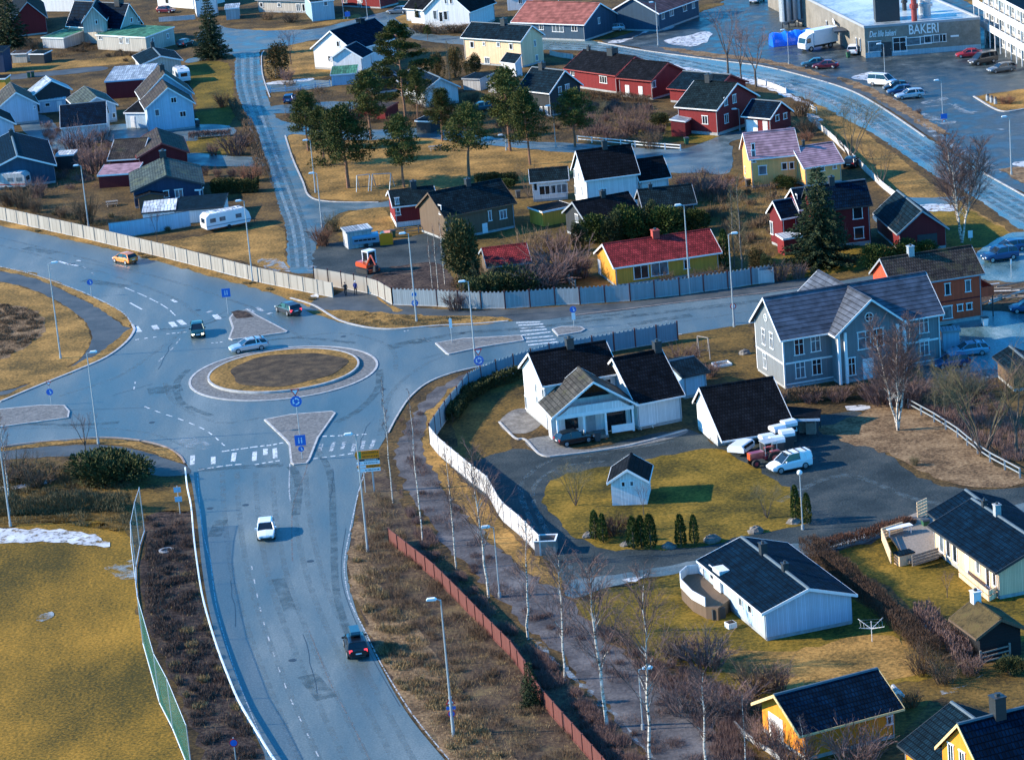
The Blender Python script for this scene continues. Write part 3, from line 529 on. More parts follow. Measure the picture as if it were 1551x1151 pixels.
def wall_hit(mat, L, W, he, hr, ox, oy, px, py):
    inv = mat.inverted(); o = inv @ CO; d = inv.to_3x3() @ ray(px, py); best = None
    sl_ = (hr-he)/(W/2)
    for ax, val, sgn in ((0, ox, -1), (0, L-ox, 1), (1, oy, -1), (1, W-oy, 1)):
        if sgn*(o[ax]-val) <= 0: continue
        t = (val-o[ax])/d[ax]
        p = o+d*t
        oth = p[1-ax]; lim = (oy-.3, W-oy+.3) if ax == 0 else (ox-.3, L-ox+.3)
        out = max(lim[0]-oth, oth-lim[1], 0)
        p[1-ax] = min(max(oth, lim[0]+.75), lim[1]-.75); p.z = min(max(p.z, .7), hr-.5)
        if best is None or out < best[0]-1e-6: best = (out, ax, sgn, p, t)
    return best
def window(parent, rel, p, ax, sgn, wd, ht, kind, trim='white_trim', pane='glass'):
    """p = centre on the wall plane; builds the frame facing outward, with the pane as its child"""
    f = MB(); g = MB(); fr = .09 if kind != 'g' else .07; pr = .07
    def bx(m, u0, z0, u1, z1, d0, d1, mi=0):
        a, b = sorted((sgn*d0, sgn*d1))
        if ax == 0: m.box(p.x+a, p.y+u0, p.z+z0, p.x+b, p.y+u1, p.z+z1, mi)
        else: m.box(p.x+u0, p.y+a, p.z+z0, p.x+u1, p.y+b, p.z+z1, mi)
    W2, H2 = wd/2, ht/2
    if pane == 'glass' and WR.random() < .4: pane = 'curtained_glass'
    if kind in ('d', 'g'):
        bx(f, -W2, -H2, W2, H2, .004, .05)
        n = 5 if kind == 'g' else 2
        for i in range(n): bx(f, -W2+.12, -H2+.1+(ht-.1)*i/n, W2-.12, -H2-.02+(ht-.1)*(i+1)/n, .052, .075)
        o = f.build('garage_door' if kind == 'g' else 'door', trim, parent, rel)
        if kind == 'd': bx(g, W2-.22, -.05, W2-.14, .05, .08, .12); g.build('handle', 'steel', o)
        return o
    if kind == 'r':
        n = 20; c = []
        for rad in (W2, W2-.12):
            c.append([(rad*math.cos(2*math.pi*i/n), rad*math.sin(2*math.pi*i/n)) for i in range(n)])
        def to(u, z, d): return (p.x+sgn*d, p.y+u, p.z+z) if ax == 0 else (p.x+u, p.y+sgn*d, p.z+z)
        for i in range(n):
            j = (i+1) % n; f.add([to(*c[0][i], .08), to(*c[0][j], .08), to(*c[1][j], .08), to(*c[1][i], .08)], [(0, 1, 2, 3)])
            f.add([to(*c[0][i], .0), to(*c[0][j], .0), to(*c[0][j], .08), to(*c[0][i], .08)], [(0, 1, 2, 3)])
        g.add([to(x, z, .03) for x, z in c[1]], [tuple(range(n))])
        bx(f, -.03, -W2, .03, W2, .035, .06); bx(f, -W2, -.03, W2, .03, .034, .058)
        o = f.build('window', trim, parent, rel); g.build('pane', pane, o); return o
    bx(f, -W2-.08, H2, W2+.08, H2+.12, .003, pr+.02); bx(f, -W2-.08, -H2-.1, W2+.08, -H2, .003, pr+.03)
    bx(f, -W2, -H2, -W2+fr, H2, .003, pr); bx(f, W2-fr, -H2, W2, H2, .003, pr)
    if kind in (2, 4):
        bx(f, -.035, -H2, .035, H2, .004, pr-.005)
    if kind == 4: bx(f, -W2+fr, H2*.3-.03, W2-fr, H2*.3+.03, .005, pr-.01)
    if kind == 3:
        for q in (-W2/3, W2/3): bx(f, q-.04, -H2, q+.04, H2, .004, pr-.005)
    bx(g, -W2+fr*.5, -H2, W2-fr*.5, H2, .001, .025)
    o = f.build('window', trim, parent, rel); g.build('pane', pane, o); return o
def gable(root, mat, L, W, hr, he, wall, roof, trim, ox=.35, oy=.45, zb=0.0, found=True, corner=False, close=(1, 1), th=.16, base=.35, fmat='concrete', ridge=True, open_walls=False, yr=None, he2=None, oyf=None):
    """one gabled volume whose meshes are parented to root"""
    rel = root.matrix_world.inverted() @ mat
    hy = yr or W/2; h2 = he if he2 is None else he2; of = oy if oyf is None else oyf; s = (hr-he)/hy; s2 = (hr-h2)/(W-hy); wt = he+s*oy-th; wt2 = h2+s2*of-th
    if not open_walls:
        m = MB(); z0 = zb+(base if found else 0)
        m.prism([(oy, z0), (W-of, z0), (W-of, wt2), (hy, hr-th-.02), (oy, wt)], 0, ox, L-ox); m.build('wall', wall, root, rel)
        if found: f = MB(); f.box(ox+.03, oy+.03, zb-.1, L-ox-.03, W-of-.03, z0+.005); f.build('foundation', fmat, root, rel)
    r = MB()
    for y0, y1, e0 in ((0, hy, he), (W, hy, h2)):
        v = [(0, y0, e0), (L, y0, e0), (L, y1, hr), (0, y1, hr)]
        r.add(v+[(x, y, z-th) for x, y, z in v], [(0,1,2,3),(7,6,5,4),(0,4,5,1),(1,5,6,2),(2,6,7,3),(3,7,4,0)])
    if ridge: r.prism([(hy-.18, hr-.04), (hy+.18, hr-.04), (hy+.08, hr+.08), (hy-.08, hr+.08)], 0, .02, L-.02, 1)
    ro = r.build('roof', [roof, 'ridge_cap' if roof in ('blue_black_tiles', 'teal_tiles') else roof], root, rel)
    t = MB(); d = .24; e = .035
    for x0, x1, c in ((-e, .02, close[0]), (L-.02, L+e, close[1])):
        if not c: continue
        for q in (0, 1):
            pts = [(W, h2+.02), (hy, hr+.03), (hy, hr-d), (W, h2-d)] if q else [(0, he+.02), (hy, hr+.03), (hy, hr-d), (0, he-d)]
            t.prism(pts, 0, x0, x1)
    for y0, y1, e0 in ((-.06, .0, he), (W, W+.06, h2)): t.box(.0, y0, e0-.2, L, y1, e0-.02)
    if corner:
        for x in (ox-.02, L-ox-.14):
            for y in (oy-.02, W-oy-.14): t.box(x, y, zb+.3, x+.16, y+.16, wt-.02)
    t.build('bargeboard', trim, root, rel)
    if found and he > 2.4:
        for x, y in ((ox+.1, oy-.07), (L-ox-.18, oy-.07), (ox+.1, W-of), (L-ox-.18, W-of)): d_ = MB(); d_.box(x, y, zb+.1, x+.08, y+.065, he-.12); d_.build('downpipe', 'grey_trim', root, rel)
    return rel
def house(name, label, cat, a, b, r, he, pitch=None, c=None, W=None, wall='white_boards', roof='dark_tiles', trim='white_trim', wins=(), chim=(), wings=(), group=None, ox=.35, oy=.45, wtrim=None, extra=None, hrr=None, **kw):
    if hrr: mat, L, _, _ = frame(a, b, r, he, 30); Wd, hr = W, hrr
    else: mat, L, Wd, hr = frame(a, b, r, he, pitch, c, W)
    LOG.append('%-60s L%.1f W%.1f he%.1f hr%.1f pitch%.0f' % (label[:60], L, Wd, he, hr, math.degrees(math.atan((hr-he)/(Wd/2)))))
    root = bpy.data.objects.new(name, None); COL.objects.link(root); root.matrix_world = mat; tag(root, label, cat, group)
    vols = [(mat, L, Wd, he, hr, ox, oy)]
    gable(root, mat, L, Wd, hr, he, wall, roof, trim, ox, oy, **kw)
    for wg in wings:
        w_ = dict(wg); fr = {k: w_.pop(k) for k in ('a', 'b', 'r', 'he', 'pitch', 'c', 'W') if k in w_}
        m2, L2, W2, hr2 = frame(**fr); LOG.append('    wing L%.1f W%.1f he%.1f hr%.1f pitch%.0f' % (L2, W2, fr['he'], hr2, math.degrees(math.atan((hr2-fr['he'])/(W2/2)))))
        o_ = {'wall': wall, 'roof': roof, 'trim': trim, 'ox': ox, 'oy': oy}; o_.update(w_)
        gable(root, m2, L2, W2, hr2, fr['he'], **o_); vols.append((m2, L2, W2, fr['he'], hr2, o_['ox'], o_['oy']))
    for wn in wins:
        px, py, ww, wh, kd = wn[:5]; vi = wn[5] if len(wn) > 5 else 0; pn = wn[6] if len(wn) > 6 else 'glass'; tr = wn[7] if len(wn) > 7 else (wtrim or 'white_trim')
        m2, L2, W2, he2, hr2, ox2, oy2 = vols[vi]; h = wall_hit(m2, L2, W2, he2, hr2, ox2, oy2, px, py)
        if h is None: continue
        p = h[3]
        if kd in ('d', 'g'): p.z = wh/2+.1
        window(root, root.matrix_world.inverted() @ m2, p, h[1], h[2], ww, wh, kd, tr, pn)
    for ch in chim:
        px, py, sz, hh, cm = ch[:5]; vi = ch[5] if len(ch) > 5 else 0; m2, L2, W2, he2, hr2, ox2, oy2 = vols[vi]
        inv = m2.inverted(); o = inv @ CO; d = inv.to_3x3() @ ray(px, py); yy = W2/2+(ch[6] if len(ch) > 6 else 0)
        # point of the ray over the ridge line
        if abs(d.y) > .25: t = (yy-o.y)/d.y
        else: t = (hr2-o.z)/d.z
        x = (o+d*t).x; x = min(max(x, .5), L2-.5); m = MB(); zr = hr2-abs(yy-W2/2)*(hr2-he2)/(W2/2)
        m.box(x-sz/2, yy-sz/2, zr-.6, x+sz/2, yy+sz/2, zr+hh); m.box(x-sz/2-.06, yy-sz/2-.06, zr+hh, x+sz/2+.06, yy+sz/2+.06, zr+hh+.1)
        co = m.build('chimney', cm, root, root.matrix_world.inverted() @ m2)
        f = MB(); f.tube((x, yy, zr+hh+.08), (x, yy, zr+hh+.3), sz*.25, sz*.22, 8); f.build('flue', 'dark_metal', co)
    if extra: extra(root, vols)
    return root
# a box volume given in a wing's / root's local frame
def part_box(root, name, mat_, x0, y0, z0, x1, y1, z1, rel=None):
    m = MB(); m.box(x0, y0, z0, x1, y1, z1); return m.build(name, mat_, root, rel)
def loc(mat, px, py, z=0.0): return mat.inverted() @ P(px, py, z)
# ------------------------------------------------------------------ south-east
def x_blue_bung(root, v):
    m = v[0][0]
    # raised terrace with curved parapet on the sunny side
    pts = [(1031,889),(1031,880),(1040,874),(1058,872),(1066,905),(1074,915),(1100,908),(1098,925),(1073,938),(1058,928),(1038,912)]
    pts = [(1033,908),(1032,897),(1042,888),(1060,886),(1086,900),(1096,913),(1106,926),(1088,940),(1070,937),(1050,926)]
    q = [loc(m, x, y) for x, y in pts]
    f = MB(); f.prism([(p.x, p.y) for p in q], 2, 0, 1.15); f.build('terrace_base', 'brown_boards', root)
    f = MB(); n = len(q)
    for i in range(n-3):
        a, b = q[(i+8) % n], q[(i+9) % n]; d = (b-a).normalized(); k = Vector((-d.y, d.x, 0))*.05
        f.add([(a.x-k.x, a.y-k.y, 1.16), (b.x-k.x, b.y-k.y, 1.16), (b.x+k.x, b.y+k.y, 1.16), (a.x+k.x, a.y+k.y, 1.16), (a.x-k.x, a.y-k.y, 2.0), (b.x-k.x, b.y-k.y, 2.0), (b.x+k.x, b.y+k.y, 2.0), (a.x+k.x, a.y+k.y, 2.0)], [(4,5,6,7),(0,1,5,4),(2,3,7,6),(1,2,6,5),(3,0,4,7)])
    f.build('parapet', 'white_boards', root)
    s = MB(); o = loc(m, 1090, 938)
    for i in range(5): s.box(o.x-.3*i-.3, o.y-.6, 0, o.x-.3*i, o.y+.6, 1.0-.2*i)
    s.build('steps', 'dark_trim', root)
    w_ = MB(); o = loc(m, 1096, 912); w_.box(o.x-.9, o.y-.5, 1.2, o.x+.7, o.y+.5, 3.2); w_.build('wind_shelter', 'white_boards', root)
HH = house('bungalow', 'light blue bungalow with navy roof and raised round terrace on the olive lawn', 'house', (1154,929), (1055,848), (1221,891), 2.75, c=(1297,899),
      wall='light_blue_boards', roof='blue_black_tiles', trim='white_trim', wins=[(1079,868,1.0,1.1,1),(1088,876,1.0,1.1,1),(1122,909,.9,1.0,1),(1136,919,.9,1.0,1)],
      chim=[(1155,820,.6,.9,'dark_metal'),(1189,860,.5,.6,'dark_metal')], extra=x_blue_bung)
def x_cream(root, v):
    m = v[0][0]
    p = [loc(m, *q) for q in ((1337,806),(1398,780),(1432,846),(1378,858))]
    f = MB(); f.prism([(a.x, a.y) for a in p], 2, .3, .55); f.build('deck', 'deck_wood', root)
    def rail(nm, pl, z0, z1, mt, slats=4):
        f = MB()
        for a, b in zip(pl[:-1], pl[1:]):
            d = (b-a).normalized(); k = Vector((-d.y, d.x, 0))*.04
            for i in range(slats):
                za = z0+(z1-z0)*i/slats; zb = za+(z1-z0)/slats*.78
                f.add([(a.x-k.x,a.y-k.y,za),(b.x-k.x,b.y-k.y,za),(b.x+k.x,b.y+k.y,za),(a.x+k.x,a.y+k.y,za),(a.x-k.x,a.y-k.y,zb),(b.x-k.x,b.y-k.y,zb),(b.x+k.x,b.y+k.y,zb),(a.x+k.x,a.y+k.y,zb)], [(0,3,2,1),(4,5,6,7),(0,1,5,4),(2,3,7,6),(1,2,6,5),(3,0,4,7)])
        f.build(nm, mt, root)
    rail('deck_railing', [loc(m, 1350, 858), loc(m, 1336, 822), loc(m, 1368, 812)], .3, 1.5, 'cream_boards')
    rail('deck_railing', [loc(m, 1382, 862), loc(m, 1422, 850)], .3, 1.4, 'deck_wood')
    rail('deck_railing', [loc(m, 1390, 793), loc(m, 1405, 786)], .3, 2.2, 'cream_boards', 6)
    rail('balcony_railing', [loc(m, 1453, 875), loc(m, 1498, 912), loc(m, 1514, 903)], .1, 1.2, 'cream_boards', 2)
HH = house('bungalow', 'cream bungalow with dark blue two-level roof and wooden deck by the green lawn', 'house', (1508,867), (1405,795), (1469,752), 2.7, pitch=22,
      wall='cream_boards', roof='blue_black_tiles', trim='dark_trim', wings=[dict(a=(1404,775), b=(1436,800), r=(1460,739), he=2.6, pitch=22)],
      wins=[(1427,822,.9,1.7,1),(1437,829,.9,1.7,1),(1447,837,.9,1.7,1),(1482,858,.8,1.2,1),(1497,872,.8,1.9,1),(1507,876,.7,1.3,1),(1465,850,.8,2,'d')],
      chim=[(1510,768,.55,.9,'concrete'),(1490,745,.4,.5,'dark_metal')], extra=x_cream)
def x_carport(root, v):
    m, L, W, he, hr, ox, oy = v[0]
    for x in (L*.03, L*.2, L*.43, L*.66): pass
    f = MB()
    for px, py in ((1216,1146),(1246,1140),(1276,1134)):
        q = loc(m, px, py); f.box(q.x-.08, .5, 0, q.x+.08, .66, he-.1)
    f.build('post', 'white_trim', root)
HH = house('garage', 'yellow ochre garage with white door and open carport under a long navy tiled roof', 'garage', (1211,1114), (1370,1072), (1173,1052), 2.5, c=(1146,1062),
      wall='ochre_boards', roof='blue_black_tiles', trim='yellow_trim', wins=[(1176,1104,2.3,2.1,'g'),(1347,1090,.5,.6,1)], extra=x_carport, ox=.7)
HH = house('house', 'bright yellow house with dark blue tiled roofs at the lower right corner', 'house', (1490,1180), (1640,1140), (1443,1096), 4.4, c=(1404,1134),
      wall='ochre_boards', roof='blue_black_tiles', trim='yellow_trim', wings=[dict(a=(1359,1127), b=(1440,1190), r=(1434,1057), he=2.6, pitch=28, roof='teal_tiles', trim='dark_trim')],
      wins=[(1441,1141,.8,1.5,2),(1458,1149,.8,1.1,2)], chim=[(1511,1066,.9,1.3,'dark_metal')])
HH = house('turf_barn', 'black timber barn with mossy turf roof and small white chimney behind the hedge', 'barn', (1479,967), (1437,936), (1516,937), 2.4, c=(1555,951),
      wall='black_timber', roof='turf_roof', trim='brown_boards', chim=[(1462,911,.7,.8,'white_trim')], found=False)
HH = house('playhouse', 'tiny white-roofed playhouse behind the yellow garage', 'playhouse', (1369,1052), (1362,1044), (1375,1045), 1.1, c=(1383,1044), wall='grey_render', roof='white_sheet', oy=.1, ox=.1, found=False, th=.08)
# ------------------------------------------------------------------ white house compound
def x_white(root, v):
    m = v[1][0]; L, W, he, hr = v[1][1:5]
    rel = root.matrix_world.inverted() @ m
    # veranda cut: posts, floor, rail in front of the recessed wall
    mm = v[0][0]
house_w = house('house', 'white two-storey house with black tiled roofs and gabled veranda facing the gravel yard', 'house', (821,585), (940,565), (795,535), 5.1, c=(783,556), wall='white_boards', roof='dark_tiles',
      wins=[(793,606,.7,1.4,1),(812,588,.6,1.0,1),(814,607,.6,1.0,1),(826,600,.7,1.2,1),(920,580,.9,.8,1)],
      wings=[dict(a=(968,613), b=(944,590), r=(898,578), he=3.2, c=(839,636), roof='weathered_tiles', oy=.4, ox=2.4, found=False),
             dict(a=(1038,598), b=(962,613), r=(1014,526), he=3.0, pitch=35),
             dict(a=(1034,571), b=(1076,562), r=(1042,541), he=2.7, pitch=14, roof='teal_tiles', trim='dark_trim', wall='light_blue_boards')],
      chim=[(862,515,.8,.9,'dark_metal'),(994,510,.8,.9,'dark_metal',2)], extra=x_white)
def veranda():
    m, L, W, hr = frame((968,613), (944,590), (898,578), 3.2, None, (839,636)); root = house_w; rel = root.matrix_world.inverted() @ m
    xe = 0 if (m @ Vector((0,0,0))).y < (m @ Vector((L,0,0))).y else L; s = 1 if xe == 0 else -1
    b = lambda name, mt, x0, y0, z0, x1, y1, z1: part_box(root, name, mt, min(xe+s*x0, xe+s*x1), y0, z0, max(xe+s*x0, xe+s*x1), y1, z1, rel)
    b('veranda_floor', 'deck_wood', .4, W*.36, 0, 2.6, W-.6, .35)
    for y in (.55, W*.37, W*.62, W-.75): b('post', 'white_trim', .38, y, .3, .58, y+.2, 3.1)
    b('veranda_beam', 'white_trim', .3, .5, 2.75, .5, W-.5, 3.15)
    # gable balcony front with lattice and its opening
    t = (hr-3.2)/(W/2); mb = MB(); x0 = xe+s*.34; x1 = xe+s*.44
    mb.prism([(W*.1, 3.15), (W*.9, 3.15), (W*.78, 3.15+t*W*.12), (W*.22, 3.15+t*W*.12)], 0, min(x0, x1), max(x0, x1)); mb.build('balcony_front', 'white_boards', root, rel)
    for y0, y1 in ((.75, W*.32), (W*.68, W-.75)): b('railing', 'white_trim', .42, y0, .4, .5, y1, 1.2)
    mb = MB(); mb.prism([(W*.26, 4.15), (W*.74, 4.15), (W*.56, hr-.7), (W*.44, hr-.7)], 0, min(xe+s*2.32, xe+s*2.38), max(xe+s*2.32, xe+s*2.38)); mb.build('gable_window', 'glass', root, rel)
    b('door', 'grey_trim', 2.3, W*.45, .36, 2.38, W*.55, 2.4); b('window', 'glass', 2.32, W*.65, .9, 2.38, W*.8, 2.2); b('car_bay', 'glass', 2.3, W*.1, .1, 2.36, W*.34, 2.3)
veranda()
HH = house('garage', 'white garage with steep black tiled roof and double garage door beside the gravel yard', 'garage', (1093,668), (1207,650), (1048,589), 1.4, W=9.6, hrr=5.3, yr=6.8, he2=3.0, oy=2.6, oyf=.35, wall='white_boards', roof='dark_tiles',
      wins=[(1062,650,2.8,2.1,'g')])
HH = house('shed', 'small white shed with dark roof and two square windows on the green lawn', 'shed', (983,729), (989,704), (949,711), 2.5, c=(919,732), wall='white_boards', roof='dark_tiles', oy=.35, ox=.3, found=False,
      wins=[(944,733,.45,.42,1),(957,732,.45,.42,1)])
def x_mansion(root, v):
    m, L, W, he, hr, ox, oy = v[1]; rel = root.matrix_world.inverted() @ m
    xe = 0 if (m @ Vector((0,0,0))).y < (m @ Vector((L,0,0))).y else L; s = 1 if xe == 0 else -1
    b = lambda name, mt, x0, y0, z0, x1, y1, z1: part_box(root, name, mt, min(xe+s*x0, xe+s*x1), y0, z0, max(xe+s*x0, xe+s*x1), y1, z1, rel)
    for y in (.42, 1.25, W-1.5, W-.7): b('column', 'white_trim', .3, y, .1, .58, y+.28, he+.15)
    m0, L0, W0, he0, hr0, ox0, oy0 = v[0]; rel0 = root.matrix_world.inverted() @ m0
    f = MB(); f.box(ox0-.02, oy0-.035, 2.75, L0-ox0+.02, oy0-.004, 2.95); f.box(ox0-.035, oy0, 2.75, ox0-.004, W0-oy0, 2.95); f.box(ox0-.02, oy0-.03, .4, L0-ox0, oy0-.004, .55); f.build('band_board', 'white_trim', root, rel0)
HH = house('mansion', 'large grey two-storey house with cross-gabled roof, white corner boards and round window', 'house', (1182,516), (1431,475), (1152,451), 5.75, c=(1130,487), wall='grey_boards', roof='slate_tiles', corner=True, base=.3, ox=.45, oy=.55,
      wings=[dict(a=(1379,491), b=(1296,446), r=(1319,453), he=5.75, c=(1263,509), corner=False, ox=.9)],
      wins=[(1210,525,1.15,1.75,4),(1235,520,1.15,1.75,4),(1212,560,1.15,1.75,4),(1237,555,1.15,1.75,4),(1157,510,.95,1.7,4),(1169,516,.95,1.7,4),(1160,481,.9,.9,'r'),(1159,546,.95,1.7,4),(1399,492,1.15,1.75,4),(1400,526,1.15,1.75,4),
            (1316,480,1.1,1.1,'r',1),(1311,515,1.9,1.9,4,1),(1328,511,1.6,1.9,4,1),(1290,555,.9,1.9,4,1),(1370,505,.9,1.8,4,1),(1315,552,1.3,2.3,'d',1)], extra=x_mansion)
def x_orange(root, v):
    m, L, W, he, hr, ox, oy = v[0]
    f = MB(); f.box(L-ox, oy+.2, 2.7, L+1.3, W-1, 2.85); f.build('balcony', 'concrete', root)
    f = MB(); f.box(L+1.2, oy+.2, 2.6, L+1.3, W-1, 3.75); f.box(L-ox+.01, oy+.16, 2.6, L+1.3, oy+.26, 3.75); f.build('balcony_railing', 'orange_boards', root)
    f = MB(); f.box(L+1.1, oy+.3, 0, L+1.22, oy+.42, 2.7); f.build('post', 'dark_trim', root)
    f = MB(); f.box(ox+.01, oy-.03, 2.72, L-ox-.01, oy-.002, 2.86); f.build('band_board', 'dark_red_boards', root)
HH = house('house', 'orange two-storey timber house with dark weathered roof and side balcony behind the grey mansion', 'house', (1352,435), (1492,414), (1331,392), 5.6, c=(1313,414), wall='orange_boards', roof='brown_tiles', trim='grey_trim', base=.5,
      wins=[(1435,438,.7,1.3,1),(1466,433,.7,1.3,1),(1454,466,.7,.7,1),(1468,464,.7,.7,1),(1435,473,1.2,1.4,1)], chim=[(1379,378,.7,.9,'steel')], extra=x_orange)
HH = house('outbuilding', 'low outbuilding with dark gabled roof at the right edge beside the blue estate car', 'shed', (1503,540), (1530,563), (1531,525), 2.4, pitch=26, wall='brown_boards', roof='teal_tiles', trim='dark_trim')
# ------------------------------------------------------------------ middle rows
def x_redroof(root, v):
    m, L, W, he, hr, ox, oy = v[0]
HH = house('bungalow', 'yellow bungalow with long red tiled roof, red chimney and wide picture windows behind the fence', 'house', (929,406), (1094,382), (909,370), 2.75, c=(893,384), wall='yellow_boards', roof='red_tiles',
      wins=[(971,412,2.0,1.6,2),(999,407,2.3,1.6,2),(1040,400,.8,1.1,1),(908,400,1.2,2.0,'d')], chim=[(992,350,.9,.8,'brick_red')], oy=.6)
HH = house('shed', 'low building with red tiled roof hidden among bare shrubs behind the fence', 'shed', (806,397), (737,405), (791,369), 2.3, pitch=22, wall='brown_boards', roof='red_tiles', trim='grey_trim')
HH = house('house', 'brown timber house with black tiled roof and small porch behind the tall conifer', 'house', (672,329), (783,307), (658,292), 3.6, c=(651,309), wall='brown_boards', roof='charcoal_tiles', trim='brown_boards',
      wins=[(733,328,.8,1.4,'d'),(742,327,.5,1.3,1),(762,325,1.1,1.1,2),(667,318,.8,1.2,1)], chim=[(708,275,.7,.8,'dark_metal')])
HH = house('house', 'small red house with white plinth and yellow-edged gable beside the brown house', 'house', (594,314), (664,306), (581,289), 3.1, c=(575,297), wall='red_boards', roof='charcoal_tiles', trim='white_trim', base=.75, fmat='white_boards',
      wins=[(582,309,.6,1.2,2),(589,322,.7,1.0,1),(577,318,.5,1,1)], chim=[(626,281,.8,.9,'dark_metal')])
HH = house('house', 'tall white house with black roof and lower side wing in the middle row', 'house', (885,274), (970,263), (868,229), 5.2, c=(857,258), wall='white_boards', roof='dark_tiles',
      wings=[dict(a=(1017,268), b=(968,275), r=(1005,236), he=3.6, pitch=38)],
      wins=[(869,262,.7,1.2,1),(877,268,.6,1.1,1),(871,288,.8,1.2,1),(882,290,.6,1.2,1),(914,292,1.0,1.0,1)], chim=[(916,226,.7,.9,'dark_metal')])
HH = house('house', 'low white house with grey-black roof between the brown house and the tall white house', 'house', (802,277), (862,272), (791,257), 3.0, c=(783,268), wall='white_boards', roof='charcoal_tiles',
      wins=[(830,288,2.6,1.2,3),(846,286,2.6,1.2,3),(796,284,.6,1.1,1)])
HH = house('terraced_house', 'dark-roofed low house left of its twin behind the evergreen hedge', 'house', (886,336), (972,320), (872,306), 2.9, c=(865,319), wall='dark_boards', roof='dark_tiles', trim='grey_trim', wins=[(874,331,.9,1,2)], chim=[(912,290,.6,.7,'dark_metal')])
HH = house('terraced_house', 'dark-roofed low house right of its twin, stepped higher behind the hedge', 'house', (973,317), (1056,308), (959,288), 3.1, pitch=30, wall='dark_boards', roof='charcoal_tiles', trim='grey_trim', chim=[(985,283,.5,.5,'dark_metal')])
def lean(name, label, cat, pts, h0, h1, wall, roof, trim='white_trim', z0=0.0, group=None, th=.12, wins=(), ins=.15, into=None):
    """mono-pitch or flat roofed outbuilding from its four roof corners (front-left, front-right, back-right, back-left)"""
    q = [P(p[0], p[1], h) for p, h in zip(pts, (h0, h0, h1, h1))]
    u = (q[1]-q[0]); u.z = 0; L = u.length; u.normalize(); n = Vector((-u.y, u.x, 0)); W = max(((q[3]-q[0]).dot(n)+(q[2]-q[0]).dot(n))/2, .5)
    m4 = Matrix(((u.x, n.x, 0, q[0].x), (u.y, n.y, 0, q[0].y), (0, 0, 1, z0), (0, 0, 0, 1)))
    if into is not None: root = into; rel = root.matrix_world.inverted() @ m4
    else: root = bpy.data.objects.new(name, None); COL.objects.link(root); root.matrix_world = m4; tag(root, label, cat, group); rel = Matrix.Identity(4)
    m = MB(); m.prism([(ins, 0), (W-ins, 0), (W-ins, h1-th), (ins, h0-th)], 0, ins, L-ins); m.build('wall', wall, root, rel)
    r = MB(); r.prism([(0, h0-th), (W, h1-th), (W, h1), (0, h0)], 0, 0, L); r.build('roof', roof, root, rel)
    t = MB(); t.box(-.03, -.05, h0-.22, L+.03, -.002, h0+.03); t.prism([(0, h0-.2), (W, h1-.2), (W, h1+.03), (0, h0+.03)], 0, -.04, -.002); t.prism([(0, h0-.2), (W, h1-.2), (W, h1+.03), (0, h0+.03)], 0, L+.002, L+.04); t.build('fascia', trim, root, rel)
    for wn in wins:
        h = wall_hit(m4, L, W, h0, max(h1, h0)+.01, ins, ins, wn[0], wn[1]); p = h[3]
        if wn[4] in ('d', 'g'): p.z = wn[3]/2+.05
        window(root, rel, p, h[1], h[2], wn[2], wn[3], wn[4], wn[5] if len(wn) > 5 else 'white_trim')
    return root
lean('open_shed', 'low flat-roofed yellow shed beside the terraced houses', 'shed', [(821,321),(869,311),(854,301),(811,313)], 2.2, 2.2, 'yellow_boards', 'dark_tiles', 'white_trim')
HH = house('house', 'pale yellow house with lilac-pink tiled roof and lower side wing near the street bend', 'house', (1134,242), (1213,234), (1113,202), 4.3, c=(1103,227), wall='pale_yellow_boards', roof='pink_tiles',
      wings=[dict(a=(1217,255), b=(1279,246), r=(1212,222), he=2.9, pitch=28)],
      wins=[(1155,258,1.2,1.2,1),(1188,252,.8,.9,1),(1199,251,.7,.9,1),(1246,255,.6,.7,1,1),(1264,252,.6,.7,1,1),(1129,258,.5,.9,1),(1115,225,.5,.8,1),(1115,240,.6,1.6,1)], chim=[(1217,222,.35,.7,'dark_metal',1)])
HH = house('house', 'dark red house with navy roof and square white windows beside the tall spruce', 'house', (1322,310), (1230,321), (1307,272), 5.4, pitch=42, wall='dark_red_boards', roof='blue_black_tiles', trim='dark_trim', base=.6,
      wings=[dict(a=(1183,332), b=(1212,327), r=(1170,305), he=4.2, W=4.6, trim='white_trim'), dict(a=(1210,318), b=(1235,315), r=(1201,286), he=5.0, c=(1193,300), trim='white_trim')],
      wins=[(1299,323,1.3,1.4,1),(1301,353,1.3,1.4,1),(1168,345,.8,1.6,1,1),(1207,300,.7,.8,1,2)], chim=[(1259,270,.7,.8,'dark_metal')])
lean('porch', 'low red porch with white sheet roof below the balcony gable of the dark red house', 'porch', [(1186,362),(1216,357),(1208,350),(1179,352)], 2.3, 2.5, 'red_boards', 'white_sheet', into=HH)
HH = house('garage', 'red garage with grey-blue roof and white-edged gable behind the dark red house', 'garage', (1359,355), (1322,323), (1396,319), 2.6, c=(1445,352), wall='dark_red_boards', roof='teal_tiles', trim='grey_trim', wins=[(1404,350,2.6,2,'g',0,'glass','dark_trim')])
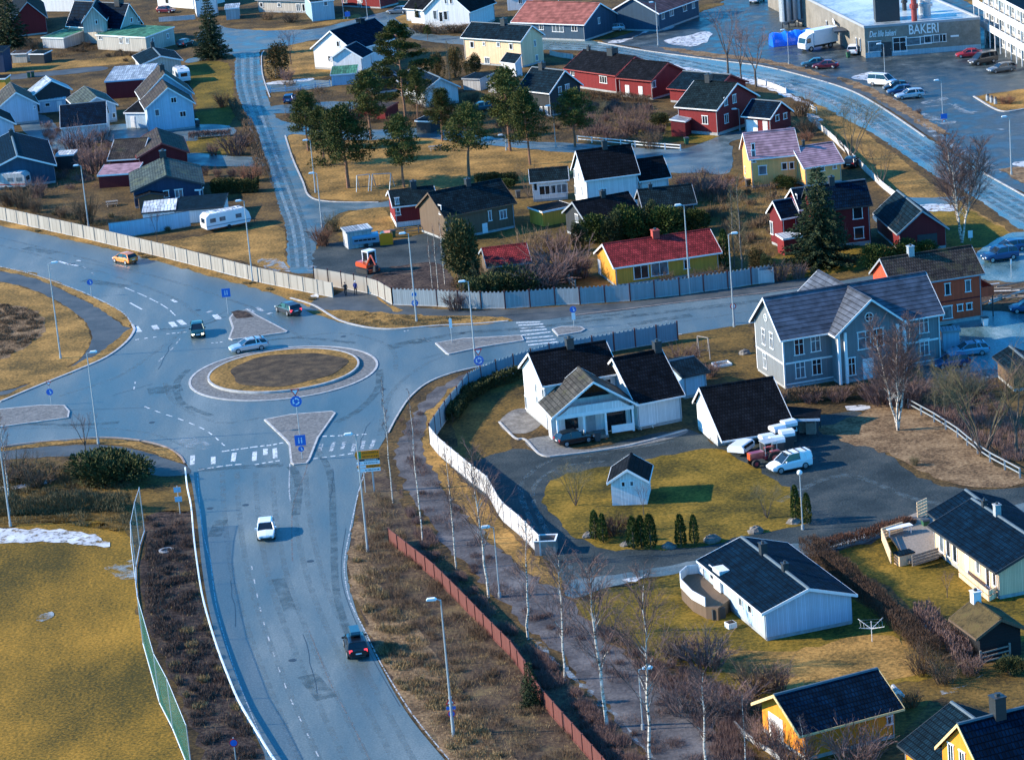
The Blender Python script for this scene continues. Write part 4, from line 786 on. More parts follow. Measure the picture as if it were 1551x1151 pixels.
# ------------------------------------------------------------------ upper middle
HH = house('house', 'red house with charcoal roof, white shuttered windows and covered terrace by the gravel turning', 'house', (1086,167), (1021,162), (1105,126), 4.2, c=(1123,143), wall='red_boards', roof='charcoal_tiles', base=.5,
      wins=[(1099,154,.9,1.2,2),(1112,150,.9,1.2,2),(1100,180,1.0,1.3,2),(1068,182,1.1,1.2,2)], chim=[(1073,118,.9,1.0,'dark_metal')])
lean('covered_terrace', 'grey-roofed open terrace with red railing attached beside the shuttered red house', 'terrace', [(1038,184),(1058,173),(1040,168),(1014,179)], 2.5, 2.8, 'dark_red_boards', 'silver_sheet', into=HH)
HH = house('garage', 'dark red garage with navy roof and white lattice door next to the shuttered red house', 'garage', (1167,180), (1122,176), (1182,154), 2.7, c=(1199,168), wall='dark_red_boards', roof='blue_black_tiles',
      wins=[(1139,188,2.2,2.0,'g'),(1159,188,.9,2,'d'),(1177,179,.9,.8,1),(1189,176,.9,.8,1)])
HH = house('long_house', 'long red timber house with black-green roof and white door, left unit stepping back', 'house', (987,123), (932,118), (1007,95), 3.3, c=(1023,106), wall='red_boards', roof='dark_tiles', trim='red_trim',
      wings=[dict(a=(932,115), b=(853,104), r=(934,82), he=3.2, pitch=27)],
      wins=[(950,131,.9,2.0,'d'),(970,132,.9,2,'d'),(914,121,1.9,1.1,3,1),(867,110,1.0,1.0,2,1),(990,128,.8,1,1)], chim=[(928,85,1.4,.9,'dark_metal',1),(893,93,.5,.6,'dark_metal',1)])
HH = house('shed', 'low red shed with dark green roof behind the shuttered red house', 'shed', (1082,140), (1009,134), (1093,112), 2.4, pitch=24, wall='red_boards', roof='teal_tiles', trim='red_trim')
HH = house('house', 'black timber house with white bargeboards and white windows among the pines', 'house', (832,142), (782,136), (852,107), 4.0, c=(878,128), wall='dark_boards', roof='teal_tiles',
      wins=[(848,138,.7,1.2,2),(859,134,.9,1.2,2),(820,168,.6,1.2,2),(828,168,.6,1.2,2)], chim=[(821,102,.9,.8,'dark_metal')])
HH = house('house', 'tall cream two-storey house with dark green roof and small porch gable', 'house', (789,63), (697,57), (808,39), 4.9, c=(830,53), wall='cream_boards', roof='teal_tiles',
      wins=[(715,68,.9,1.0,1),(733,67,.5,.5,1),(755,68,.7,.7,1),(774,71,.8,.9,1),(738,92,1.2,1.0,2),(810,66,.5,1.0,1),(813,88,.6,.9,1)], chim=[(763,30,1.0,.9,'dark_metal')])
lean('porch', 'small white porch with dark roof on the cream house', 'porch', [(757,94),(780,97),(789,82),(769,80)], 2.4, 3.8, 'white_boards', 'teal_tiles', into=HH)
HH = house('house', 'white house with blue-black roof and green sheet-roofed annex beside the winding street', 'house', (535,77), (603,57), (500,47), 3.9, W=10.4,  wall='white_boards', roof='blue_black_tiles',
      wins=[(512,67,.7,.9,1),(499,89,.7,.9,1),(523,92,.7,1.2,1),(529,91,.7,1.2,1)], chim=[(546,33,1.2,.5,'teal_tiles')], wings=[dict(a=(549,88), b=(566,79), r=(528,72), he=3.0, c=(505,86))])
lean('annex', 'low light-blue annex with bright green sheet roof below the white gable house', 'annex', [(500,114),(540,111),(546,98),(496,101)], 2.0, 2.7, 'light_blue_boards', 'green_sheet', into=HH)
HH = house('house', 'small dark-roofed white house half hidden behind the tallest pines', 'house', (640,140), (600,122), (664,118), 2.8, c=(690,128), wall='white_boards', roof='blue_black_tiles')
HH = house('house', 'low dark-roofed building just left of the tallest pine', 'house', (560,122), (548,112), (570,96), 2.6, pitch=30, wall='dark_boards', roof='blue_black_tiles', trim='grey_trim')
lean('garden_shed', 'small grey shed with teal flat roof left of the cream house hedge', 'shed', [(699,119),(727,120),(731,110),(701,109)], 2.1, 2.3, 'grey_render', 'teal_tiles', 'grey_trim')
lean('garden_shed', 'pale little shed just right of the teal-roofed shed', 'shed', [(737,124),(752,125),(754,115),(737,114)], 1.9, 2.1, 'grey_render', 'dark_tiles', 'grey_trim')
lean('shed', 'low long red shed behind the pine trunks', 'shed', [(538,165),(583,166),(588,156),(516,151)], 1.7, 2.0, 'red_boards', 'brown_tiles', 'red_trim')
lean('carport', 'dark green carport with white edge among the pines by the side road', 'carport', [(628,183),(652,184),(648,174),(626,176)], 2.0, 2.2, 'dark_boards', 'teal_tiles')
# ------------------------------------------------------------------ top edge
def x_terr_white(root, v):
    m, L, W, he, hr, ox, oy = v[0]
    q = [loc(m, *p) for p in ((624,35),(676,40),(680,26))]; f = MB()
    for a, b in zip(q[:-1], q[1:]):
        d = (b-a).normalized(); k = Vector((-d.y, d.x, 0))*.06
        f.add([(a.x-k.x,a.y-k.y,0),(b.x-k.x,b.y-k.y,0),(b.x+k.x,b.y+k.y,0),(a.x+k.x,a.y+k.y,0),(a.x-k.x,a.y-k.y,1.1),(b.x-k.x,b.y-k.y,1.1),(b.x+k.x,b.y+k.y,1.1),(a.x+k.x,a.y+k.y,1.1)], [(4,5,6,7),(0,1,5,4),(2,3,7,6),(1,2,6,5),(3,0,4,7)])
    f.build('terrace_wall', 'white_boards', root)
HH = house('house', 'large white house with wide gable, balcony and walled terrace at the top edge', 'house', (712,19), (752,4), (677,-17), 3.6, c=(645,16), wall='white_boards', roof='dark_tiles',
      wings=[dict(a=(610,13), b=(645,16), r=(620,-8), he=2.6, pitch=34)],
      wins=[(659,23,.9,1.6,1),(668,26,.9,1.8,1),(675,24,.9,1.6,1),(675,2,.6,1,1),(683,2,.6,1,1)], extra=x_terr_white)
HH = house('house', 'navy house with brick-red tiled roof and white windows at the top edge', 'house', (885,38), (773,34), (906,5), 3.2, c=(929,21), wall='blue_boards', roof='brick_red_tiles',
      wins=[(820,40,1.0,1.3,2),(845,42,2.6,1.6,3),(870,42,1.3,1.3,2),(907,32,.6,1,1)])
HH = house('house', 'dark blue house with red porch roof and wide gable beside the parking street', 'house', (998,21), (1062,-2), (966,-3), 3.5, c=(926,17), wall='blue_boards', roof='brick_red_tiles',
      wins=[(1004,24,1.0,1.3,2),(1017,19,1.4,1.3,2),(1037,12,1.4,1.3,2),(1050,8,1,1.2,2)])
lean('porch_roof', 'small red-tiled porch on the gable of the dark blue house', 'porch', [(961,24),(982,24),(986,15),(965,15)], 2.3, 3.0, 'dark_boards', 'brick_red_tiles', into=HH)
HH = house('house', 'beige house with dark blue gambrel dormer roof and wide green sheet-roofed extension', 'house', (182,45), (99,40), (203,6), 3.3, c=(231,37), wall='beige_render', roof='blue_black_tiles', trim='white_trim',
      wings=[dict(a=(162,31), b=(168,18), r=(142,10), he=5.4, c=(127,27), oy=.25, found=False, zb=3.2, roof='blue_black_tiles')],
      wins=[(119,53,1.1,.9,2),(199,31,.6,.8,1),(210,30,.6,.8,1),(146,34,.5,.7,1,1)], chim=[(180,1,1.4,.9,'dark_metal')])
lean('extension', 'beige ground-floor extension with bright green sheet roof against the gambrel house', 'annex', [(144,53),(220,57),(250,40),(188,37)], 3.0, 3.6, 'beige_render', 'green_sheet', wins=[(152,57,1.0,.8,2),(183,62,.8,1,2),(193,62,.8,1,2),(231,62,.7,.9,1),(254,55,.6,.8,1)], into=HH)
lean('garage', 'low pale garage with green sheet roof left of the beige house', 'garage', [(62,57),(96,58),(102,44),(70,44)], 2.2, 2.6, 'grey_render', 'green_sheet')
HH = house('house', 'dark red house with steep gable half hidden by trees at the top left', 'house', (72,27), (66,4), (45,3), 3.4, W=7.5, wall='dark_red_boards', roof='dark_tiles', trim='grey_trim')
lean('white_block', 'white flat-roofed building at the very top left behind the parked area', 'building', [(58,-4),(112,-4),(112,-12),(58,-12)], 3.2, 3.2, 'white_boards', 'silver_sheet')
HH = house('house', 'white house with dark gable corner at the top edge above the tall spruce', 'house', (292,-8), (330,-12), (280,-30), 5.0, pitch=35, wall='white_boards', roof='dark_tiles', wins=[(254,3,1,1,1)])
lean('white_house_block', 'plain white house at the top edge left of the tall spruce', 'house', [(234,-22),(290,-18),(292,-34),(236,-36)], 4.6, 4.8, 'white_boards', 'dark_tiles', wins=[(253,2,1.2,1,1)])
lean('garage', 'grey-blue garage with pale roof right of the tall spruce', 'garage', [(340,14),(362,12),(380,4),(352,5)], 2.4, 2.6, 'grey_render', 'silver_sheet')
HH = house('house', 'long pale grey house at the top edge left of the blue-gabled end', 'house', (480,2), (386,0), (484,-16), 2.7, c=(510,-6), wall='beige_render', roof='charcoal_tiles', trim='grey_trim',
      wins=[(396,8,.8,.8,1),(423,8,.8,.7,1),(452,12,1.1,1.4,2),(460,12,.8,1.4,1),(494,5,.7,1,1)])
lean('annex', 'teal-blue gable annex at the right end of the long pale house', 'annex', [(470,4),(506,0),(504,-14),(474,-12)], 4.0, 4.2, 'teal_boards', 'charcoal_tiles', wins=[(493,5,.8,1,1)], into=HH)
HH = house('house', 'red house at the top edge above the white gabled house with blue-black roof', 'house', (575,-6), (512,-9), (590,-26), 2.8, c=(605,-14), wall='red_boards', roof='dark_tiles', wins=[(523,1,1,1,2),(546,0,1,1,2),(545,9,1,1.4,2)])
lean('white_house_block', 'white house corner at the top edge left of the brick-red roof', 'house', [(766,-4),(800,-6),(800,-16),(768,-14)], 2.8, 3.0, 'white_boards', 'dark_tiles', wins=[(788,2,.8,1,2)])
# ------------------------------------------------------------------ left neighbourhood
HH = house('house', 'small beige gabled house with teal roof beside the silver roofed outbuilding', 'house', (212,99), (200,85), (241,85), 2.9, c=(283,97), wall='beige_render', roof='teal_tiles', chim=[(236,66,.7,.9,'dark_metal')])
lean('shed', 'long dark red outbuilding with silver sheet roof behind the white L-shaped house', 'shed', [(158,124),(224,119),(232,96),(154,103)], 3.3, 3.9, 'dark_red_boards', 'silver_sheet', 'blue_trim')
HH = house('house', 'light blue-white double-gabled house with brown roof above the dark parked car', 'house', (219,166), (211,153), (251,133), 4.3, c=(297,158), wall='light_blue_boards', roof='brown_tiles',
      wings=[dict(a=(213,152), b=(204,138), r=(246,112), he=4.4, c=(292,139))], wins=[(263,152,1.0,.8,2),(277,173,1.1,.8,2),(238,171,.8,1,1)], chim=[(243,107,.8,.9,'dark_metal',1)])
HH = house('house', 'low light blue house with mossy grey roof behind the navy-roofed garage', 'house', (118,167), (100,150), (150,147), 3.0, c=(184,163), wall='light_blue_boards', roof='grey_green_tiles', wins=[(179,174,.6,.7,1)])
lean('porch', 'dark-roofed porch with white posts left of the light blue gable', 'porch', [(187,171),(221,171),(217,147),(168,147)], 2.7, 4.0, 'light_blue_boards', 'dark_tiles', wins=[(201,181,.9,2,'d')], into=HH)
HH = house('garage', 'garage with big dark navy roof and sunlit white gable wall near the purple shrub', 'garage', (91,194), (162,187), (80,161), 3.1, pitch=30, wall='white_boards', roof='blue_black_tiles', ox=.15)
HH = house('small_house', 'little pale blue house with silvery lit roof slope left of the navy garage', 'house', (50,144), (42,137), (74,122), 3.5, c=(104,131), wall='dark_boards', roof='silver_sheet')
lean('annex', 'white front annex', 'annex', [(57,153),(99,149),(97,143),(58,146)], 2.3, 2.4, 'light_blue_boards', 'white_sheet', into=HH, wins=[(72,159,.9,.5,1),(90,158,.9,1.8,'d')])
HH = house('house', 'pale blue gabled house with dark slope at the left edge above the wet yard', 'house', (-6,166), (-14,150), (27,140), 3.2, c=(60,158), wall='light_blue_boards', roof='weathered_tiles', wins=[(52,163,.3,.4,1)])
HH = house('house', 'pale blue house with dark roof cut by the left edge', 'house', (-40,196), (-48,180), (-5,172), 3.2, c=(27,192), wall='light_blue_boards', roof='dark_tiles')
HH = house('bungalow', 'dark blue bungalow with wide gable at the left edge behind the pale caravan', 'house', (-28,264), (-36,226), (27,236), 2.9, c=(86,251), wall='blue_boards', roof='blue_black_tiles', chim=[(18,206,.7,.9,'dark_metal')])
lean('hot_tub_shelter', 'dark box-shaped shelter with white flat roof beside the dark blue bungalow', 'shelter', [(83,236),(111,234),(108,227),(80,229)], 2.4, 2.4, 'dark_boards', 'white_sheet')
HH = house('house', 'red gabled house with brown and navy roof slopes in the left neighbourhood', 'house', (207,240), (200,216), (246,217), 2.8, c=(288,233), wall='dark_red_boards', roof='brown_tiles', trim='red_trim',
      wings=[dict(a=(162,243), b=(214,240), r=(167,212), he=2.4, pitch=20, trim='white_trim')])
lean('shed', 'dark red shed with pinkish flat roof and white edge left of the navy gabled bungalow', 'shed', [(147,266),(206,262),(215,245),(146,251)], 2.1, 2.5, 'dark_red_boards', 'pink_tiles')
HH = house('bungalow', 'white bungalow with navy gable and mossy grey-green roof behind the long white wall', 'house', (198,291), (195,262), (246,266), 2.7, c=(312,289), wall='navy_boards', roof='grey_green_tiles', trim='dark_trim',
      wins=[(252,294,.8,.9,1),(271,293,1.2,1.1,2)], chim=[(254,232,1.0,1.0,'dark_metal')])
lean('white_ground_floor', 'white ground-floor bay under the navy gable', 'annex', [(204,291),(304,287),(302,283),(205,287)], 1.9, 1.95, 'white_boards', 'dark_tiles', wins=[(252,294,.8,.9,1),(271,293,1.2,1.1,2)], into=HH)
HH = house('garden_room', 'small wooden garden room with dark gable in front of the white bungalow', 'shed', (205,300), (203,294), (229,292), 2.0, c=(254,301), wall='brown_boards', roof='dark_tiles', trim='dark_trim', found=False)
lean('shed', 'flat grey-teal-roofed white shed behind the white caravan', 'shed', [(264,319),(338,313),(335,294),(263,298)], 2.1, 2.3, 'white_boards', 'teal_tiles', 'dark_trim')
lean('shed', 'low white building with small dark windows behind the long white wall', 'shed', [(214,323),(266,318),(262,301),(214,305)], 2.2, 2.3, 'white_boards', 'white_sheet', 'dark_trim', wins=[(238,326,.3,.3,1),(247,325,.3,.3,1)])
lean('dark_house', 'navy building edge at the far left above the yellow wall', 'house', [(-40,80),(4,78),(0,70),(-40,71)], 4.2, 4.6, 'navy_boards', 'blue_black_tiles', 'dark_trim')
lean('yellow_house', 'yellow wall of a house at the far left edge below the navy building', 'house', [(-40,121),(8,119),(6,114),(-40,115)], 2.6, 2.8, 'yellow_boards', 'dark_tiles')
lean('shed', 'dark grey garden shed on the brown lawn at the top left', 'shed', [(43,82),(66,82),(64,76),(42,76)], 2.0, 2.2, 'dark_boards', 'charcoal_tiles')
lean('shed', 'small pale ochre shed beside the dark garden shed', 'shed', [(16,82),(40,81),(38,76),(17,77)], 1.9, 2.1, 'beige_render', 'brown_tiles')
lean('shed', 'grey-sided storage shed with pale flat roof beside the gravel yard and white box trailer', 'shed', [(524,352),(564,346),(552,340),(513,344)], 2.5, 2.6, 'grey_render', 'silver_sheet', 'grey_trim')
lean('container', 'light blue-white freight box parked between the mansion and orange house', 'container', [(1426,502),(1455,500),(1449,493),(1428,494)], 2.5, 2.5, 'light_blue_boards', 'silver_sheet', 'grey_trim')
# ------------------------------------------------------------------ bakery, silos and the apartment block
def bakery():
    h = 5.6
    c0 = P(1309, 40, h); c1 = P(1477, 27, h); c2 = P(1234, 3, h)
    u = (c1-c0); u.z = 0; Lu = u.length+.8; u.normalize(); n = Vector((-u.y, u.x, 0)); D = 62.0
    m4 = Matrix(((u.x, n.x, 0, c0.x), (u.y, n.y, 0, c0.y), (0, 0, 1, 0), (0, 0, 0, 1)))
    root = bpy.data.objects.new('bakery', None); COL.objects.link(root); root.matrix_world = m4; tag(root, 'long grey flat-roofed bakery building with BAKERI lettering and icy roof', 'bakery')
    l2 = m4.inverted() @ c2; sh = l2.x/l2.y      # the side wall is not square to the front
    m = MB(); m.prism([(0, 0), (Lu, 0), (Lu+sh*D, D), (sh*D, D)], 2, 0, h-.35); m.build('wall', ground('bakery_render', [(.17,.155,.13),(.22,.20,.17),(.27,.245,.21)], .5, 2.5, rough=.8), root)
    m = MB(); m.prism([(.35, .35), (Lu-.35, .35), (Lu-.35+sh*D, D), (.35+sh*D, D)], 2, h-.4, h-.25); m.build('roof', ground('icy_roof', [(.10,.14,.15),(.30,.34,.35),(.5,.54,.55),(.62,.64,.65)], .11, 2.0, rough=.35, spec=.5), root)
    m = MB(); m.box(-.08, -.08, h-.4, Lu+.08, .3, h); m.prism([(-.08, .3), (.3, .3), (.3+sh*D, D), (-.08+sh*D, D)], 2, h-.4, h); m.prism([(Lu-.3, .3), (Lu+.08, .3), (Lu+.08+sh*D, D), (Lu-.3+sh*D, D)], 2, h-.4, h-.001); m.build('parapet', 'grey_trim', root)
    m = MB(); m.box(-.03, -.05, 0, Lu, -.001, .9); m.build('plinth', 'teal_boards', root)
    inv = m4.inverted()
    def onfront(px, py): o = inv @ CO; d = inv.to_3x3() @ ray(px, py); t = -o.y/d.y; return o+d*t
    for px, py, w_, hh, k in ((1325,71,2.2,1.7,1),(1363,68,2.4,2.4,4),(1383,63,2.6,1.2,1),(1402,61,2.0,1.2,1),(1414,59,3.2,1.2,2),(1428,58,1.2,1.2,1)):
        p = onfront(px, py); p.y = 0; window(root, Matrix.Identity(4), p, 1, -1, w_, hh, k, 'white_trim')
    p = onfront(1342, 74); p.y = 0; p.z = 1.3; window(root, Matrix.Identity(4), p, 1, -1, 2.0, 2.5, 'd', 'dark_trim')
    p = onfront(1446, 55); m = MB(); m.box(p.x-.7, -.04, p.z-.15, p.x+.7, -.002, p.z+.15); m.build('notice_board', 'white_trim', root)
    def text(body, px0, py0, px1, size, name, shear=0, mt='white_trim'):
        a = onfront(px0, py0); b = onfront(px1, py0)
        cu = bpy.data.curves.new(name, 'FONT'); cu.body = body; cu.size = size; cu.extrude = .03; cu.shear = shear; cu.offset = .012*size
        o = bpy.data.objects.new(name, cu); COL.objects.link(o); dg = bpy.context.evaluated_depsgraph_get(); me = bpy.data.meshes.new_from_object(o.evaluated_get(dg)); bpy.data.objects.remove(o)
        xs = [v.co.x for v in me.vertices]; k = (b.x-a.x)/max(.01, max(xs)-min(xs))
        me.materials.clear(); me.materials.append(M[mt]); ob = bpy.data.objects.new(name, me); COL.objects.link(ob); ob.parent = root
        ob.matrix_local = Matrix.Translation((a.x-min(xs)*k, -.05, a.z)) @ Matrix.Rotation(math.pi/2, 4, 'X') @ Matrix.Diagonal((k, 1, 1, 1))
    text('BAKERI', 1377, 52.5, 1422, 2.35, 'lettering'); text('Det lille bakeri', 1317, 57, 1358, 1.5, 'script_lettering', .35)
    def onside(px, py):
        o = inv @ CO; d = inv.to_3x3() @ ray(px, py); t = (sh*o.y-o.x)/(d.x-sh*d.y); return o+d*t
    for px, py, w_, hh in ((1252,37,1.6,1.1),(1267,45,2.2,1.2),(1297,65,1.4,1.6),(1303,68,1.0,2)):
        p = onside(px, py); m = MB(); s_ = Matrix.Translation((0, 0, 0))
        m.box(p.x-.12, p.y-w_/2, p.z-hh/2, p.x+.03, p.y+w_/2, p.z+hh/2); f = MB(); f.box(p.x-.10, p.y-w_/2-.12, p.z-hh/2-.12, p.x+.02, p.y+w_/2+.12, p.z+hh/2+.12)
        o = f.build('window', 'white_trim', root); m.build('pane', 'glass', o)
    p = onside(1262, 31); m = MB(); m.box(p.x-.12, p.y-4, p.z-.3, p.x-.02, p.y+4, p.z+.3); m.build('sign_board', 'white_trim', root)
    p = onside(1281, 45); m = MB(); m.box(p.x-2.2, p.y-2.2, p.z-.1, p.x, p.y+2.2, p.z+.15); m.build('canopy', 'dark_metal', root)
    for nm, px, py, sx, sy, hz, mt in (('roof_house', 1345, 31, 4.2, 4.0, 4.6, 'dark_trim'),):
        q = inv @ P(px, py, h); m = MB(); m.box(q.x-sx/2, q.y, h-.3, q.x+sx/2, q.y+sy, h+hz); m.build(nm, mt, root)
    for k, (px, py, r_, hz) in enumerate(((1385, 30, .5, 3.6), (1404, 22, .7, 2.6), (1396, 18, .6, 2.2), (1370, 14, .4, 2.0))):
        q = inv @ P(px, py, h); m = MB(); m.tube((q.x, q.y, h-.3), (q.x, q.y, h+hz), r_, r_, 12); m.tube((q.x, q.y, h+hz*.55), (q.x, q.y, h+hz*.75), r_*1.5, r_*1.5, 12)
        m.build('ventilator', 'red_trim' if k == 0 else ('steel' if k < 3 else 'dark_metal'), root)
bakery()
for i, (px, py, lb) in enumerate(((1190,42,'leftmost tall steel silo beside the bakery'),(1200,40,'brightest tall steel silo second from left beside the bakery'),(1214,38,'third tall steel silo, nearest the bakery wall'))):
    g_ = P(px, py); e = empty('silo', g_); tag(e, lb, 'silo', 'steel silos by the bakery'); m = MB(); m.tube((0,0,1.2), (0,0,13), 1.05, 1.05, 20); m.tube((0,0,13), (0,0,13.8), 1.05, .2, 20); m.tube((0,0,.5), (0,0,1.2), .4, 1.05, 20); m.build('tank', 'steel', e, smooth=False)
    m = MB()
    for a in range(4): m.box(.8*math.cos(a*1.57+.7)-.06, .8*math.sin(a*1.57+.7)-.06, 0, .8*math.cos(a*1.57+.7)+.06, .8*math.sin(a*1.57+.7)+.06, 1.6)
    m.build('support_frame', 'dark_metal', e)
    m = MB(); m.box(-.2, -1.18, 1.3, .2, -1.06, 13.5); m.build('ladder', 'dark_metal', e)
def apartments():
    # gallery facade runs from the far left to the near right of the frame's top right corner
    a = P(1476, 60); b = P(1640, 155); u = (b-a).normalized(); n = Vector((-u.y, u.x, 0)); L = (b-a).length+14
    if n.y < 0: n = -n
    # local frame x along facade toward the camera right, y into the building
    m4 = Matrix(((u.x, n.x, 0, a.x), (u.y, n.y, 0, a.y), (0, 0, 1, 0), (0, 0, 0, 1)))
    root = bpy.data.objects.new('apartment_block', None); COL.objects.link(root); root.matrix_world = m4; tag(root, 'white apartment block with open access galleries at the top right corner', 'building')
    H = 9.6; m = MB(); m.box(0, 1.9, 0, L, 13, H); m.build('wall', 'grey_render', root)
    m = MB(); m.box(-.4, -.3, H, L, 13.4, H+.35); m.build('roof', 'blue_black_tiles', root); m = MB(); m.box(-.45, -.36, H-.05, L, -.29, H+.45); m.build('roof_edge', 'white_trim', root)
    for k, z in enumerate((3.0, 6.2)):
        m = MB(); m.box(0, 0, z, L, 1.9, z+.22); m.build('gallery_floor', 'concrete', root)
        m = MB(); m.box(-.05, -.06, z-.1, L, 0, z+1.15); m.build('gallery_parapet', 'white_boards', root)
    m = MB()
    for i in range(int(L/3.2)+1): m.box(i*3.2, .02, 0, i*3.2+.16, .18, H)
    m.build('post', 'white_trim', root)
    for k, z in enumerate((.1, 3.25, 6.45)):
        for i in range(int(L/3.2)):
            p = Vector((i*3.2+1.1, 1.9, z+1.2)); window(root, Matrix.Identity(4), Vector((p.x, 1.9, z+1.1)), 1, -1, .95, 2.1, 1 if i % 2 else 'd', 'white_trim')
            window(root, Matrix.Identity(4), Vector((i*3.2+2.3, 1.9, z+1.4)), 1, -1, 1.1, 1.3, 2, 'white_trim')
apartments()
# ------------------------------------------------------------------ vehicles
plain('tyre', (.012,.012,.013), .85, var=.1); plain('rim', (.35,.36,.38), .35, .6, var=0); plain('headlight', (.75,.78,.80), .15, var=0); plain('taillight', (.45,.02,.02), .3, var=0); plain('plate', (.7,.72,.72), .5, var=0)
plain('lit_headlight', (.9,.9,.85), .2, var=0, emit=((1, .9, .62), 3.0)); plain('lit_taillight', (.6,.03,.03), .3, var=0, emit=((1, .05, .08), 1.2)); plain('plastic', (.02,.022,.025), .6, var=0)
def paintmat(name, c, metal=.3): 
    m = plain(name, c, .28, metal, var=.03, spec=.6); m.node_tree.nodes['Principled BSDF'].inputs['Coat Weight'].default_value = .3; return m
for nm, c, mt in (('car_orange', (.75,.22,.02), .2), ('car_green', (.012,.055,.055), .3), ('car_silver', (.50,.54,.58), .5), ('car_grey', (.16,.18,.20), .5), ('car_white', (.74,.76,.78), 0), ('car_black', (.005,.005,.008), 0), ('car_blue', (.015,.06,.16), .3), ('car_teal', (.03,.10,.13), .3), ('car_maroon', (.13,.015,.03), .3), ('car_red', (.42,.02,.03), .1), ('car_dark', (.045,.045,.05), .3), ('car_brown', (.10,.085,.075), .4), ('car_pale_blue', (.20,.36,.48), .4), ('truck_red', (.30,.04,.05), .1), ('digger_red', (.62,.09,.03), .1), ('tarp_blue', (.012,.16,.80), 0), ('sign_blue', (.005,.14,.52), 0), ('sign_yellow', (1.0,.24,.005), 0)): paintmat(nm, c, mt)
plain('sign_white', (.8,.8,.8), .5, var=0); plain('sign_red', (.6,.03,.03), .5, var=0); plain('sign_black', (.02,.02,.02), .5, var=0); plain('sign_green', (.05,.30,.10), .5, var=0)
# side profiles: (x from rear to front, bottom z, belt z, belt half-width) and cabin (x, roof z, half-width)
def car_shape(kind):
    if kind == 'hatch':  return 4.1, 1.74, [(-2.05,.42,.72,.66),(-1.95,.28,.93,.80),(-1.3,.22,.98,.85),(0,.20,.93,.87),(1.0,.22,.90,.86),(1.65,.26,.80,.82),(2.0,.32,.66,.70),(2.06,.40,.55,.60)], [(-1.92,.95),(-1.55,1.40),(-.6,1.49),(.25,1.44),(1.02,.92)]
    if kind == 'wagon':  return 4.7, 1.80, [(-2.35,.42,.75,.70),(-2.27,.28,.92,.82),(-1.5,.22,.98,.88),(0,.20,.95,.90),(1.1,.22,.90,.88),(1.9,.26,.80,.84),(2.28,.32,.66,.72),(2.35,.40,.55,.62)], [(-2.25,.95),(-1.95,1.38),(-.8,1.49),(.2,1.44),(1.05,.92)]
    if kind == 'suv':    return 4.6, 1.88, [(-2.3,.50,.90,.74),(-2.22,.36,1.08,.86),(-1.5,.32,1.12,.92),(0,.30,1.10,.94),(1.1,.32,1.06,.92),(1.85,.36,.98,.88),(2.22,.42,.80,.76),(2.3,.50,.66,.66)], [(-2.18,1.10),(-1.9,1.60),(-.7,1.72),(.3,1.66),(1.05,1.07)]
    if kind == 'sedan':  return 4.6, 1.78, [(-2.3,.42,.80,.68),(-2.2,.28,.93,.80),(-1.5,.22,.96,.87),(0,.20,.93,.89),(1.1,.22,.88,.87),(1.85,.26,.78,.82),(2.22,.32,.64,.70),(2.3,.40,.54,.60)], [(-1.75,.94),(-1.05,1.38),(-.5,1.43),(.2,1.40),(1.02,.90)]
    if kind == 'van':    return 4.5, 1.82, [(-2.25,.42,1.0,.78),(-2.2,.30,1.10,.86),(-1.5,.26,1.12,.90),(0,.24,1.10,.91),(1.0,.26,1.05,.90),(1.8,.30,.90,.85),(2.18,.36,.72,.74),(2.25,.42,.6,.64)], [(-2.2,1.12),(-2.12,1.78),(-.8,1.84),(.3,1.80),(1.25,1.04)]
    if kind == 'bigvan': return 5.0, 1.92, [(-2.5,.45,1.1,.84),(-2.45,.34,1.18,.92),(-1.5,.30,1.2,.95),(0,.28,1.18,.96),(1.2,.30,1.14,.94),(2.0,.34,1.0,.88),(2.4,.40,.8,.78),(2.5,.46,.66,.7)], [(-2.45,1.2),(-2.38,1.92),(-.8,1.98),(.6,1.94),(1.55,1.12)]
